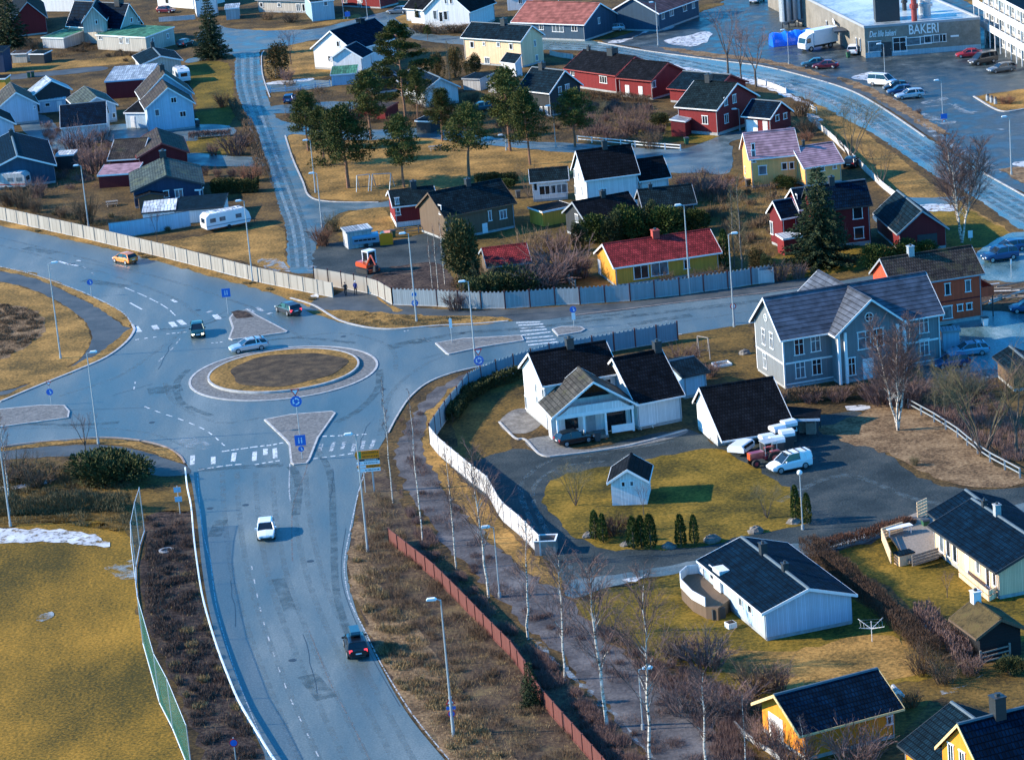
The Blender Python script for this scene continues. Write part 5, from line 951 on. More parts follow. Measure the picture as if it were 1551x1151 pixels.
def make_car(kind, paint, lit='', rails=False, box=False, panel=False):
    Ln, Wd, st, cab = car_shape(kind); root = bpy.data.objects.new('parked_car', None); COL.objects.link(root)
    m = MB(); R = []
    for x, zb, zt, hw in st:
        R.append([(x, -hw*.93, zb), (x, -hw, zb+.12), (x, -hw, zt-.18), (x, -hw*.93, zt), (x, 0, zt+.035), (x, hw*.93, zt), (x, hw, zt-.18), (x, hw, zb+.12), (x, hw*.93, zb)])
    n = len(R[0]); V = [p for r in R for p in r]; F = []
    for i in range(len(R)-1):
        for j in range(n): F.append((i*n+j, (i+1)*n+j, (i+1)*n+(j+1) % n, i*n+(j+1) % n))
    F += [tuple(range(n)), tuple(range(len(V)-1, len(V)-n-1, -1))]; m.add(V, F)
    body = m.build('body', paint, root, smooth=False)
    # greenhouse: glass band and painted roof with pillars
    hb = st[3][3]*.93; hr_ = hb-.17; G = []; 
    for x, z in cab:
        f_ = (z-cab[0][1])/(max(c[1] for c in cab)-cab[0][1]+1e-6); f_ = max(0, min(1, f_)); G.append((x, z, hb-(hb-hr_)*f_))
    top = [g_ for g_ in G[1:-1]]; zb = cab[0][1]-.03
    g = MB(); x0, z0, w0 = G[0]; x1, z1, w1 = G[-1]
    base = [(x0, -hb, zb), (x1, -hb, cab[-1][1]-.03), (x1, hb, cab[-1][1]-.03), (x0, hb, zb)]
    tl = [(x, -w_, z-.03) for x, z, w_ in top]; tr = [(x, w_, z-.03) for x, z, w_ in top]; k = len(top)
    V = base+tl+tr; F = [(0, 1)+tuple(4+i for i in range(k-1, -1, -1)), (3,)+tuple(4+k+i for i in range(k))+(2,), (0, 4, 4+k, 3), (1, 2, 4+2*k-1, 4+k-1)]
    for i in range(k-1): F.append((4+i, 4+i+1, 4+k+i+1, 4+k+i))
    g.add(V, F); g.build('window', 'glass', root)
    r = MB(); V = []
    for x, z, w_ in top: V += [(x, -w_-.02, z-.035), (x, -w_*.85, z+.025), (x, w_*.85, z+.025), (x, w_+.02, z-.035)]
    F = []
    for i in range(k-1):
        for j in range(3): F.append((i*4+j, (i+1)*4+j, (i+1)*4+j+1, i*4+j+1))
        F.append((i*4+3, (i+1)*4+3, (i+1)*4, i*4))
    F += [(0, 1, 2, 3), (k*4-1, k*4-2, k*4-3, k*4-4)]; r.add(V, F)
    for s in (-1, 1):
        for (xa, za), (xb, zb2, wb) in (((x0, cab[0][1]), top[0]), ((x1, cab[-1][1]), top[-1])): r.tube((xa, s*(hb+.01), za-.02), (xb, s*(wb+.01), zb2-.02), .045, .045, 4)
        xm = (top[0][0]+top[-1][0])/2; r.tube((xm, s*(hb+.012), zb), (xm, s*(top[1][2]+.012), top[1][1]-.04), .05, .05, 4)
        if panel or kind == 'wagon' or kind == 'suv':
            xq = top[0][0]+.75; r.tube((xq-.2, s*(hb+.012), zb), (xq, s*(top[0][2]+.012), top[0][1]-.0), .05, .05, 4)
    if panel:
        for s in (-1, 1): r.add([(x0, s*(hb+.02), zb), (xm, s*(hb+.02), zb), (xm, s*(hr_+.03), top[1][1]-.03), (top[0][0], s*(hr_+.03), top[0][1]-.03)], [(0, 1, 2, 3) if s < 0 else (3, 2, 1, 0)])
    r.build('roof', paint, root)
    if rails:
        q = MB()
        for x in (-1.6, -.8, 0.0, .6)[:4 if panel else 2]: q.box(x-.05, -hr_, top[1][1]+.03, x+.05, hr_, top[1][1]+.09)
        if not panel:
            for s in (-1, 1): q.tube((top[0][0]+.1, s*hr_*.9, top[0][1]+.06), (top[-1][0]-.2, s*hr_*.9, top[-1][1]+.06), .02, .02, 4)
        q.build('roof_rack', 'plastic', root)
    if box:
        q = MB(); zz = top[1][1]+.12; q.prism([(-1.0, zz), (.95, zz), (1.1, zz+.12), (.8, zz+.34), (-.95, zz+.36), (-1.08, zz+.15)], 1, -.42, .42); q.build('roof_box', 'car_teal', root)
    wr = .31 if kind in ('hatch', 'sedan', 'wagon') else .35
    for x in (-Ln*.30, Ln*.315):
        for s in (-1, 1):
            y = s*(st[3][3]-.11); a = MB(); a.tube((x, y-s*.12, wr), (x, y+s*.135, wr), wr, wr, 16); wh = a.build('wheel', 'tyre', root)
            b = MB(); b.tube((x, y+s*.136, wr), (x, y+s*.15, wr), wr*.66, wr*.6, 12); b.build('rim', 'rim', wh)
    zf = st[-2][2]-.10; xf = st[-2][0]; zr_ = st[1][2]-.16; xr = st[1][0]
    for s in (-1, 1):
        a = MB(); a.box(xf-.16, s*st[-2][3]*.82-.17, zf-.09, xf+.06, s*st[-2][3]*.82+.15, zf+.07); a.build('headlight', 'lit_headlight' if 'f' in lit else 'headlight', root)
        a = MB(); a.box(xr-.07, s*.66-.13, zr_-.14, xr+.1, s*.66+.15, zr_+.13); a.build('taillight', 'lit_taillight' if 'r' in lit else 'taillight', root)
        a = MB(); a.box(top[-1][0]+.42, s*(hb+.14)-.11, cab[-1][1]+.02, top[-1][0]+.54, s*(hb+.14)+.11, cab[-1][1]+.18); a.build('mirror', paint if not box else 'plastic', root)
    a = MB(); a.box(st[-1][0]-.02, -.26, .46, st[-1][0]+.03, .26, .57); a.box(st[0][0]-.03, -.26, .62, st[0][0]+.02, .26, .73); a.build('number_plate', 'plate', root)
    a = MB(); a.box(st[-2][0]-.1, -.55, .34, st[-1][0]+.015, .55, .44); a.box(st[0][0]-.015, -.62, .36, st[1][0]+.1, .62, .46); a.box(-Ln*.2, -st[3][3]-.005, .24, Ln*.21, st[3][3]+.005, .33); a.build('lower_trim', 'plastic', root)
    return root
def car(name, label, cat, kind, paint, c, vec, group=None, z=Z3, **k):
    o = make_car(kind, paint, **k); o.name = name; tag(o, label, cat, group); p = P(c); d = dirv(c, vec)
    o.matrix_world = Matrix.Translation((p.x, p.y, z)) @ Matrix.Rotation(math.atan2(d.y, d.x), 4, 'Z'); return o
GD, GP, GE = 'cars driving through the roundabout junction', 'cars parked on the bakery lot', 'cars parked by houses'
car('car', 'orange hatchback driving along the road beside the long grey fence', 'car', 'hatch', 'car_orange', (190,398), (-20,-4.2), GD)
car('car', 'dark green car with lit headlights on the crossing left of the roundabout', 'car', 'hatch', 'car_green', (300,507), (1.0,10), GD, lit='f')
car('car', 'silver estate car circling the upper side of the roundabout', 'car', 'wagon', 'car_silver', (377,531), (-37,6), GD, rails=True)
car('car', 'black estate car with sunlit flank and red tail lights beside the upper traffic island', 'car', 'wagon', 'car_dark', (437,474), (-20,-8), GD, lit='r')
car('car', 'white car coming towards the viewer on the lower approach road', 'car', 'hatch', 'car_white', (404,811), (-.3,10), GD)
car('car', 'black car with pale blue roof box and lit red tail lights on the lower road', 'car', 'suv', 'car_black', (540,987), (-3.2,-10), GD, lit='r', box=True)
car('car', 'dark car parked in the shaded bay under the veranda gable', 'car', 'hatch', 'car_black', (870,671), (24,-5), GE)
car('van', 'white panel van with roof bars on the gravel yard', 'van', 'van', 'car_white', (1196,711), (-44,9.5), None, rails=True, panel=True)
car('car', 'pale blue estate car parked beside the grey mansion', 'car', 'wagon', 'car_pale_blue', (1466,538), (-45,5), GE, rails=True)
car('car', 'dark blue car half hidden behind bare shrubs below the pale blue estate car', 'car', 'hatch', 'car_blue', (1441,556), (-45,6), GE)
car('car', 'blue people carrier parked at the right edge by the orange house', 'car', 'suv', 'car_blue', (1515,394), (-45,7), GE, rails=True)
car('car', 'dark blue car behind the blue people carrier at the right edge', 'car', 'wagon', 'car_blue', (1528,381), (-45,7), GE)
car('car', 'small blue car cut by the right edge beside the woodpile', 'car', 'hatch', 'car_blue', (1556,472), (-45,3), GE)
car('car', 'teal saloon parked left of the maroon car near the bakery', 'car', 'sedan', 'car_teal', (1234,101), (-30,2), GP)
car('car', 'maroon saloon parked beside the teal car near the bakery', 'car', 'sedan', 'car_maroon', (1251,104), (-30,1), GP)
car('car', 'white off-road car at the corner of the bakery', 'car', 'suv', 'car_white', (1294,82), (5,-6), GP)
car('van', 'white van in the row by the street, beside three cars', 'van', 'bigvan', 'car_white', (1338,130), (30,2), GP)
car('car', 'black car between the white van and the dark blue car in the street row', 'car', 'hatch', 'car_black', (1357,137), (-30,2.5), GP)
car('car', 'dark blue car next to the silver one in the street row', 'car', 'hatch', 'car_blue', (1363,143), (-30,2.5), GP)
car('car', 'silver-blue car nearest the road in the street row', 'car', 'wagon', 'car_silver', (1378,149), (-38,4), GP)
car('car', 'red coupe in front of the apartment block', 'car', 'sedan', 'car_red', (1468,87), (-30,2), GP)
car('van', 'brown van parked between the red and the grey car', 'van', 'bigvan', 'car_brown', (1489,97), (-35,6), GP)
car('car', 'grey-blue hatchback nearest the viewer in front of the apartment block', 'car', 'wagon', 'car_grey', (1517,109), (-35,5), GP)
car('car', 'pale silver car parked beside the navy house with brick-red roof', 'car', 'wagon', 'car_silver', (929,48), (-30,2), GE)
car('car', 'pale car at the top edge of the icy car park', 'car', 'suv', 'car_silver', (1147,4), (-10,5), GE)
car('car', 'grey estate car in the drive of the large white house', 'car', 'wagon', 'car_grey', (603,21), (-30,1), GE)
car('car', 'dark blue car on the drive below the white gable house', 'car', 'hatch', 'car_blue', (439,155), (6,-8), GE)
car('car', 'dark saloon in front of the double-gabled light blue house', 'car', 'sedan', 'car_black', (282,192), (-30,4), GE)
car('car', 'dark car beside the pink-roofed yellow house', 'car', 'hatch', 'car_black', (1290,252), (8,-8), GE)
car('car', 'dark car in the drive left of the tall spruce', 'car', 'hatch', 'car_black', (281,70), (10,-4), GE)
car('car', 'dark red car behind the white wall at the top left', 'car', 'hatch', 'car_maroon', (252,20), (30,0), GE)
car('car', 'teal car between the pines and the black timber house', 'car', 'hatch', 'car_teal', (728,168), (-30,3), GE)
# box truck
def box_truck(label, c, vec, L=7.2, cabc='car_white'):
    root = empty('box_truck', Vector()); tag(root, label, 'truck')
    m = MB(); m.box(-L/2, -1.2, 1.0, L/2-2.0, 1.2, 3.6); m.build('cargo_box', 'car_white', root)
    m = MB(); m.box(-L/2+.2, -.9, .6, L/2-.3, .9, 1.0); m.build('chassis', 'plastic', root)
    x = L/2-1.9; m = MB(); m.prism([(x, .6), (x+1.85, .6), (x+1.9, 1.4), (x+1.55, 2.6), (x+1.2, 2.9), (x, 3.3)], 1, -1.1, 1.1); cb = m.build('cab', cabc, root)
    m = MB(); m.prism([(x+1.50, 1.6), (x+1.86, 1.55), (x+1.60, 2.45), (x+1.50, 2.5)], 1, -1.0, 1.0); m.box(x+.6, -1.115, 1.6, x+1.45, 1.115, 2.4); m.build('window', 'glass', cb)
    for xx in (-L*.28, L*.32):
        for s in (-1, 1): a = MB(); a.tube((xx, s*.85, .48), (xx, s*1.15, .48), .48, .48, 14); wh = a.build('wheel', 'tyre', root); b = MB(); b.tube((xx, s*1.15, .48), (xx, s*1.17, .48), .28, .26, 10); b.build('rim', 'rim', wh)
    for s in (-1, 1): a = MB(); a.box(x+1.84, s*.8-.2, .8, x+1.93, s*.8+.2, 1.05); a.build('headlight', 'headlight', root)
    p = P(c); d = dirv(c, vec); root.matrix_world = Matrix.Translation((p.x, p.y, Z3)) @ Matrix.Rotation(math.atan2(d.y, d.x), 4, 'Z'); return root
box_truck('white box truck parked between the blue tarpaulin and the bakery', (1239,75), (-30,6))
def caravan(label, c, vec, L=7.0, mt='car_white', stripe='car_pale_blue'):
    root = empty('caravan', Vector()); tag(root, label, 'caravan')
    pr = [(-L/2+.1,.45),(L/2-.25,.45),(L/2,.95),(L/2-.25,1.9),(L/2-.75,2.55),(-L/2+.6,2.6),(-L/2+.08,2.2),(-L/2,1.0)]
    m = MB(); m.prism(pr, 1, -1.15, 1.15); b = m.build('body', mt, root)
    m = MB(); m.box(-L/2+.7, -1.0, 2.58, L/2-.85, 1.0, 2.64); m.build('roof', 'white_sheet', root)
    for s in (-1, 1):
        for x in (-2.4, -.9, 1.6): m = MB(); m.box(x-.45, s*1.15-.03, 1.35, x+.45, s*1.15+.03, 1.95); m.build('window', 'curtained_glass', b)
        m = MB(); m.tube((0, s*.95, .33), (0, s*1.17, .33), .33, .33, 14); m.build('wheel', 'tyre', root)
    m = MB(); m.box(-L/2+.1, -1.165, .8, L/2-.1, 1.165, .95); m.build('stripe', stripe, b)
    m = MB(); m.box(L/2-.36, -.7, 1.2, L/2-.08, .7, 1.85); m.box(-L/2-.02, -.6, 1.3, -L/2+.1, .6, 1.95); m.build('window', 'glass', b)
    m = MB(); m.box(L/2-.3, -.05, .4, L/2+1.2, .05, .5); m.box(L/2+.9, -.04, 0, L/2+.98, .04, .45); m.build('drawbar', 'plastic', root)
    for x, y in ((-1.5, .2), (1.2, -.2), (2.2, .3)): m = MB(); m.box(x-.25, y-.25, 2.64, x+.25, y+.25, 2.74); m.build('roof_hatch', 'grey_trim', root)
    p = P(c); d = dirv(c, vec); root.matrix_world = Matrix.Translation((p.x, p.y, Z3)) @ Matrix.Rotation(math.atan2(d.y, d.x), 4, 'Z')
caravan('white caravan parked on the brown lawn behind the long fence', (343,345), (66,-13))
caravan('pale green-white caravan at the left edge in front of the dark blue bungalow', (14,286), (-40,1), 6.8, 'grey_render', 'brick_red')
caravan('white caravan behind the double-gabled light blue house', (276,124), (-12,-9), 5.2)
# trailer with canopy, small trailers
def trailer(label, c, vec, L=4.2, h=1.6, mt='car_pale_blue', name='trailer'):
    root = empty(name, Vector()); tag(root, label, 'trailer')
    m = MB(); m.prism([(-.95, .55), (.95, .55), (.95, h-.3), (.7, h), (-.7, h), (-.95, h-.3)], 0, -L/2, L/2); b = m.build('body', mt, root)
    m = MB()
    for i in range(5): x = -L/2+.25+i*(L-.9)/4.6; m.box(x, -.965, .95, x+.55, .965, 1.2)
    m.build('window', 'glass', b)
    for s in (-1, 1): m = MB(); m.tube((0, s*.75, .3), (0, s*.93, .3), .3, .3, 12); m.build('wheel', 'tyre', root)
    m = MB(); m.tube((L/2, 0, .45), (L/2+1.3, 0, .45), .05, .05, 6); m.build('drawbar', 'steel', root)
    p = P(c); d = dirv(c, vec); root.matrix_world = Matrix.Translation((p.x, p.y, Z3)) @ Matrix.Rotation(math.atan2(d.y, d.x), 4, 'Z')
trailer('light blue canopy trailer with small windows in front of the grey storage shed', (554,373), (42,-5), 3.7, 1.7)
# mini digger
def digger():
    root = empty('mini_digger', Vector()); tag(root, 'red mini excavator with white cab on the gravel yard behind the fence', 'excavator')
    for s in (-1, 1): m = MB(); m.prism([(-1.1,.1),(-.95,0),(.95,0),(1.1,.1),(1.1,.4),(.95,.5),(-.95,.5),(-1.1,.4)], 1, s*.75-.2, s*.75+.2); m.build('track', 'plastic', root)
    m = MB(); m.box(-.9,-.6,.4,.7,.6,.6); m.build('undercarriage', 'dark_metal', root)
    m = MB(); m.prism([(-1.25,.65),(.75,.65),(.75,.95),(-.3,1.25),(-1.1,1.25),(-1.3,1.0)], 1, -.8, .8); m.build('body', 'digger_red', root)
    m = MB()
    for x in (-.35, .65):
        for y in (-.35, .75): m.box(x-.05, y-.05, .95, x+.05, y+.05, 2.45)
    m.box(-.42, -.42, 2.4, .72, .82, 2.55); m.box(-.4,-.4,.95,-.3,.8,1.5); c = m.build('cab', 'car_white', root)
    m = MB(); m.box(-.3,-.3,1.0,.6,.7,2.4); m.build('window', 'glass', c)
    m = MB(); m.tube((.6,-.55,1.0), (1.5,-.55,2.3), .14, .12, 6); m.tube((1.5,-.55,2.3), (2.2,-.55,1.2), .12, .09, 6); m.build('boom', 'digger_red', root)
    m = MB(); m.prism([(1.9,.4),(2.35,.5),(2.4,1.1),(2.1,1.2)], 1, -.8, -.3); m.build('bucket', 'dark_metal', root)
    m = MB(); m.box(1.1,-.8,.1,1.2,.8,.5); m.build('blade', 'digger_red', root)
    p = P(558, 412); root.matrix_world = Matrix.Translation((p.x, p.y, Z4)) @ Matrix.Rotation(math.radians(-50), 4, 'Z') @ Matrix.Scale(1.15, 4)
digger()
m = MB(); m.box(-.9,-.7,0,.9,.7,1.5); m.prism([(-.9,1.5),(.9,1.5),(.6,1.75),(-.6,1.75)], 1, -.7, .7); e = empty('skip', P(586,370)); tag(e, 'yellow-brown skip bin at the edge of the gravel yard', 'container'); m.build('body', 'sign_yellow', e)
# red tractor
def tractor():
    root = empty('tractor', Vector()); tag(root, 'old red tractor with orange nose beside the white van', 'tractor')
    m = MB(); m.box(.1,-.38,.75,1.55,.38,1.45); m.build('bonnet', 'truck_red', root); m = MB(); m.box(1.55,-.36,.75,1.72,.36,1.42); m.build('grille', 'digger_red', root)
    m = MB(); m.box(-1.2,-.5,.6,.2,.5,1.0); m.box(-1.4,-.9,1.35,-.4,-.55,1.5); m.box(-1.4,.55,1.35,-.4,.9,1.5); m.build('body', 'truck_red', root)
    m = MB()
    for x in (-1.2, .1):
        for y in (-.6, .6): m.tube((x, y, 1.0), (x, y, 2.3), .04, .04, 5)
    m.box(-1.3,-.7,2.3,.2,.7,2.38); m.build('roll_frame', 'steel', root); m = MB(); m.box(-.9,-.25,1.0,-.4,.25,1.15); m.box(-1.0,-.25,1.1,-.9,.25,1.6); m.build('seat', 'plastic', root)
    for x, r, yy in ((-.8,.7,.75),(1.2,.42,.6)):
        for s in (-1, 1): a = MB(); a.tube((x, s*(yy-.15), r), (x, s*(yy+.15), r), r, r, 18); w_ = a.build('wheel', 'tyre', root); b = MB(); b.tube((x, s*(yy+.15), r), (x, s*(yy+.17), r), r*.5, r*.5, 10); b.build('rim', 'truck_red', w_)
    p = P(1158, 703); d = dirv((1158, 703), (-20, 4)); root.matrix_world = Matrix.Translation((p.x, p.y, Z3)) @ Matrix.Rotation(math.atan2(d.y, d.x), 4, 'Z')
tractor()
# silage bales / wrapped stacks with white tops
def wrapped(px, py, lb, h=2.3, s=1.15):
    root = empty('wrapped_pallet', P(px, py, 0), random.uniform(-.2, .2)+.35); tag(root, lb, 'pallet', 'tall dark pallets with white covers')
    m = MB(); m.box(-s/2, -s/2, .12, s/2, s/2, h-.35); m.build('load', 'dark_metal', root)
    m = MB(); m.prism([(-s/2-.12, h-.55), (s/2+.12, h-.5), (s/2+.14, h-.2), (s/2-.15, h), (-s/2+.12, h+.02), (-s/2-.14, h-.22)], 0, -s/2-.12, s/2+.12); m.build('cover', 'car_white', root)
    m = MB(); [m.box(-s/2, y-.06, 0, s/2, y+.06, .12) for y in (-.4, 0, .4)]; m.build('pallet', 'deck_wood', root)
for px, py, lb in ((1163,690,'leftmost white-covered pallet stack behind the red tractor'),(1178,693,'white-covered pallet stack directly behind the white van'),(1179,676,'white-covered pallet stack against the garage roof edge'),(1193,683,'white-covered pallet stack right of the van roof'),(1196,668,'rearmost white-covered pallet stack next to the lean-to')): wrapped(px, py, lb)
trailer('small white covered trailer in front of the black-roofed garage', (1123,688), (20,-14), 2.6, 1.3, 'car_white')
def leanto():
    root = empty('lean_to', P(1212, 655), math.radians(-12)); tag(root, 'dark open lean-to with stacked timber behind the black-roofed garage', 'lean-to')
    m = MB(); m.prism([(-2.2,2.4),(2.2,1.9),(2.2,2.02),(-2.2,2.52)], 1, -1.6, 1.6); m.build('roof', 'dark_tiles', root); m = MB(); m.box(-2.3,-1.68,1.75,2.3,-1.6,2.0); m.build('fascia', 'blue_trim', root)
    m = MB(); [m.box(x-.06,y-.06,0,x+.06,y+.06,2.0) for x in (-2,2) for y in (-1.4,1.4)]; m.build('post', 'dark_trim', root)
    for i, (x, y) in enumerate(((-1,0),(.4,.3),(1.2,-.3))): m = MB(); m.box(x-.5,y-.5,0,x+.5,y+.5,.8+.25*i); m.build('stack', 'deck_wood', root)
leanto()
# blue tarpaulin roll
root = empty('tarpaulin', P(1207, 66)); tag(root, 'long bright blue tarpaulin-covered stack in front of the silos', 'tarpaulin'); d = dirv((1207, 66), (60, -7)); m = MB(); prev = None; rg = random.Random(3); V = []
NS, NA = 26, 14
for i in range(NS):
    t = i/(NS-1)*9.6-4.8; r = 1.35+.06*math.sin(i*1.1)+rg.uniform(-.05, .05)
    for j in range(NA): a = math.pi*j/(NA-1); V.append((t, -r*1.15*math.cos(a)+.12*math.sin(i*.7), max(0, r*1.75*abs(math.sin(a))**.8)))
m.add(V, [(i*NA+j, i*NA+j+1, (i+1)*NA+j+1, (i+1)*NA+j) for i in range(NS-1) for j in range(NA-1)]+[tuple(range(NA-1, -1, -1)), tuple(range(NS*NA-NA, NS*NA))])
m.build('cover', 'tarp_blue', root); root.matrix_world = Matrix.Translation(P(1207, 66)) @ Matrix.Rotation(math.atan2(d.y, d.x), 4, 'Z')

# ------------------------------------------------------------------ street lamps
plain('galvanised', (.38,.42,.44), .5, .4, var=.08); plain('lamp_white', (.72,.76,.78), .3, var=.05)
def lamp(base, top, label, arm=1.0, side=-1, group='street lamps on tall galvanised poles', ball=False):
    g_ = P(base); h = height_at(base, top); root = empty('street_lamp', (g_.x, g_.y, 0)); tag(root, label, 'street lamp', group)
    m = MB(); m.tube((0,0,0), (0,0,h-.1), .11 if h > 7 else .07, .055 if h > 7 else .045, 8); m.build('pole', 'galvanised', root)
    m = MB(); m.tube((0,0,0), (0,0,.5), .16, .14, 8); m.build('base', 'galvanised', root)
    if ball:
        m = MB(); n = 10
        V = [(0,0,h+.25)]+[(.27*math.sin(math.pi*i/6)*math.cos(6.283*j/n), .27*math.sin(math.pi*i/6)*math.sin(6.283*j/n), h+.27*math.cos(math.pi*i/6)) for i in range(1, 6) for j in range(n)]+[(0,0,h-.27)]
        F = [(0, 1+j, 1+(j+1) % n) for j in range(n)]+[(1+i*n+j, 1+(i+1)*n+j, 1+(i+1)*n+(j+1) % n, 1+i*n+(j+1) % n) for i in range(4) for j in range(n)]+[(1+4*n+(j+1) % n, 1+4*n+j, 5*n+1) for j in range(n)]
        m.add(V, F); m.build('lamp_head', 'lamp_white', root, smooth=True)
    else:
        a = side*arm; m = MB(); m.tube((0,0,h-.15), (a*.35,0,h), .045, .035, 6); m.build('arm', 'galvanised', root)
        x0, x1 = sorted((a*.3, a*.3+side*.85)); m = MB(); m.prism([(x0, h-.04), (x0+.1, h+.1), (x1-.15, h+.12), (x1, h), (x1-.1, h-.09), (x0+.1, h-.08)], 1, -.17, .17); m.build('lamp_head', 'lamp_white', root)
for b, t, lb, sd in (((687,1115),(666,907),'tall street lamp standing in the scrub right of the lower road, with two small signs',-1), ((1112,495),(1099,354),'street lamp beside the footpath opposite the grey mansion gable',1), ((631,487),(618,353),'street lamp behind the kerb verge above the roundabout exit',-1),
        ((92,543),(75,399),'street lamp at the edge of the oval brown field',1), ((1045,445),(1036,310),'street lamp in front of the red-roofed yellow bungalow',-1), ((720,548),(703,425),'street lamp on the right traffic island by the zebra crossing',-1),
        ((383,428),(368,304),'street lamp at the grey fence beside the white caravan',-1), ((134,343),(120,250),'street lamp at the grey fence on the left',-1), ((149,672),(134,534),'street lamp by the footpath left of the lower crossing',1),
        ((557,835),(543,657),'slim street lamp right of the yellow direction sign',-1), ((488,345),(478,262),'thin street lamp beside the park kerb',-1), ((16,797),(2,655),'street lamp beside the birch at the left edge',-1), ((1532,265),(1530,176),'street lamp by the bakery road at the right edge',-1),
        ((1428,178),(1425,121),'street lamp on the icy part of the bakery lot',-1), ((1341,128),(1338,66),'street lamp behind the white van on the bakery lot',-1), ((1195,98),(1193,45),'street lamp beside the blue tarpaulin',-1), ((997,69),(992,3),'street lamp at the corner by the dark blue house',-1),
        ((478,292),(466,212),'thin lamp at the corner of the pine park',-1), ((842,224),(836,160),'street lamp by the side street next to the black timber house',-1), ((1121,198),(1119,165),'street lamp at the drive of the shuttered red house',-1),
        ((521,29),(516,-12),'street lamp on the verge of the far street, left one',-1), ((557,31),(553,-14),'street lamp on the verge of the far street, right one',-1), ((326,82),(320,28),'lamp in front of the tall spruce',-1), ((418,118),(414,93),'short lamp beside the conifer at the street bend',-1),
        ((767,228),(765,204),'short lamp between the pines and the side street',-1), ((850,52),(846,-8),'thin lamp beside the navy house with brick-red roof',-1), ((974,1105),(972,1012),'grey lamp half hidden among birch branches by the footpath',1), ((757,905),(727,797),'small lamp head among the birch branches along the corner fence',-1)):
    lamp(b, t, lb, side=sd)
lamp((1216,802), (1212,716), 'garden lamp with round white globe beside the yard driveway', ball=True, group='globe lamps')
# ------------------------------------------------------------------ signs
def sign(base, top, label, plates, r=.05):
    """plates: list of (shape, colour, height below the top in m, size, symbol)"""
    g_ = P(base); h = height_at(base, top); root = empty('traffic_sign', (g_.x, g_.y, 0)); tag(root, label, 'traffic sign')
    m = MB(); m.tube((0,0,0), (0,0,h), r, r, 8); m.build('post', 'galvanised', root)
    for sh, col, dz, s, sym in plates:
        z = h-dz; m = MB(); y0, y1 = -.09, -.06
        if sh == 'disc': pts = [(s*math.cos(2*math.pi*i/20), z+s*math.sin(2*math.pi*i/20)) for i in range(20)]
        elif sh == 'tri': pts = [(-s, z+s*.8), (0, z-s*.9), (s, z+s*.8)]
        elif sh == 'warn': pts = [(-s, z-s*.7), (s, z-s*.7), (0, z+s*.95)]
        else: pts = [(-s, z-s*(sym[1] if isinstance(sym, tuple) else 1)), (s, z-s*(sym[1] if isinstance(sym, tuple) else 1)), (s, z+s*(sym[1] if isinstance(sym, tuple) else 1)), (-s, z+s*(sym[1] if isinstance(sym, tuple) else 1))]
        m.prism(pts, 1, y0, y1); pl = m.build('sign_plate', col, root)
        sm = sym[0] if isinstance(sym, tuple) else sym
        q = MB(); f = -.094
        def face(p2, d=f): q.add([(x, d, zz) for x, zz in p2], [tuple(range(len(p2)))])
        mt = 'sign_white'
        if sm == 'ring':          # roundabout: three chasing arrows
            for k in range(3):
                a0 = k*2.094+.3; A = [(.62*s*math.cos(a0+t*.3), z+.62*s*math.sin(a0+t*.3)) for t in range(5)]; B = [(.42*s*math.cos(a0+t*.3), z+.42*s*math.sin(a0+t*.3)) for t in range(5)]
                face(A+B[::-1]); a1 = a0+1.2; face([(.75*s*math.cos(a1), z+.75*s*math.sin(a1)), (.52*s*math.cos(a1+.5), z+.52*s*math.sin(a1+.5)), (.28*s*math.cos(a1), z+.28*s*math.sin(a1))])
        elif sm == 'arrow': face([(-.08*s, z+.55*s), (.1*s, z+.6*s), (.35*s, z-.1*s), (.5*s, z), (.42*s, z-.6*s), (-.1*s, z-.3*s), (.12*s, z-.2*s)])
        elif sm == 'cross': face([(-.6*s, z-.5*s), (.6*s, z-.5*s), (0, z+.65*s)]); 
        elif sm == 'inner': face([(-s*.62, z+s*.52), (0, z-s*.52), (s*.62, z+s*.52)] if sh == 'tri' else [(-s*.62, z-s*.48), (s*.62, z-s*.48), (0, z+s*.55)])
        elif sm == 'hole': face([(.72*s*math.cos(2*math.pi*i/20), z+.72*s*math.sin(2*math.pi*i/20)) for i in range(20)])
        elif sm == 'bluehole': face([(.78*s*math.cos(2*math.pi*i/20), z+.78*s*math.sin(2*math.pi*i/20)) for i in range(20)]); mt = 'sign_blue'
        elif sm == 'people':
            for x in (-.25*s, .25*s): face([(x-.1*s, z-.55*s), (x+.1*s, z-.55*s), (x+.08*s, z+.2*s), (x-.08*s, z+.2*s)]); face([(x-.1*s, z+.28*s), (x+.1*s, z+.28*s), (x+.1*s, z+.5*s), (x-.1*s, z+.5*s)])
        if q.f: q.build('symbol', mt, pl)
    return root
sign((346,476), (343,437), 'blue crossing sign on a post at the upper left traffic island', [('sq','sign_blue',.55,.55,'people')])
sign((456,678), (449,589), 'give way sign above a blue roundabout disc on the lower traffic island', [('tri','sign_red',.35,.5,'inner'),('disc','sign_blue',1.35,.62,'ring')])
sign((458,697), (451,659), 'blue crossing and keep-right signs at the tip of the lower traffic island', [('sq','sign_blue',.55,.58,'people'),('disc','sign_blue',1.5,.32,'arrow')])
sign((727,566), (720,529), 'give way and blue roundabout signs at the right fence bend', [('tri','sign_red',.3,.48,'inner'),('disc','sign_blue',1.3,.58,'ring')])
sign((631,486), (629,441), 'round prohibition and blue mandatory signs on a post in the upper verge', [('disc','sign_white',.4,.35,'bluehole'),('disc','sign_blue',1.5,.42,'ring')])
sign((685,520), (682,481), 'narrow white marker sign on the right traffic island tip', [('sq','sign_white',.7,.18,('x',3.2))])
sign((870,497), (867,464), 'blue and white keep-right sign on the small traffic island', [('disc','sign_blue',.35,.40,'arrow'),('sq','sign_white',1.2,.22,('x',1.9))])
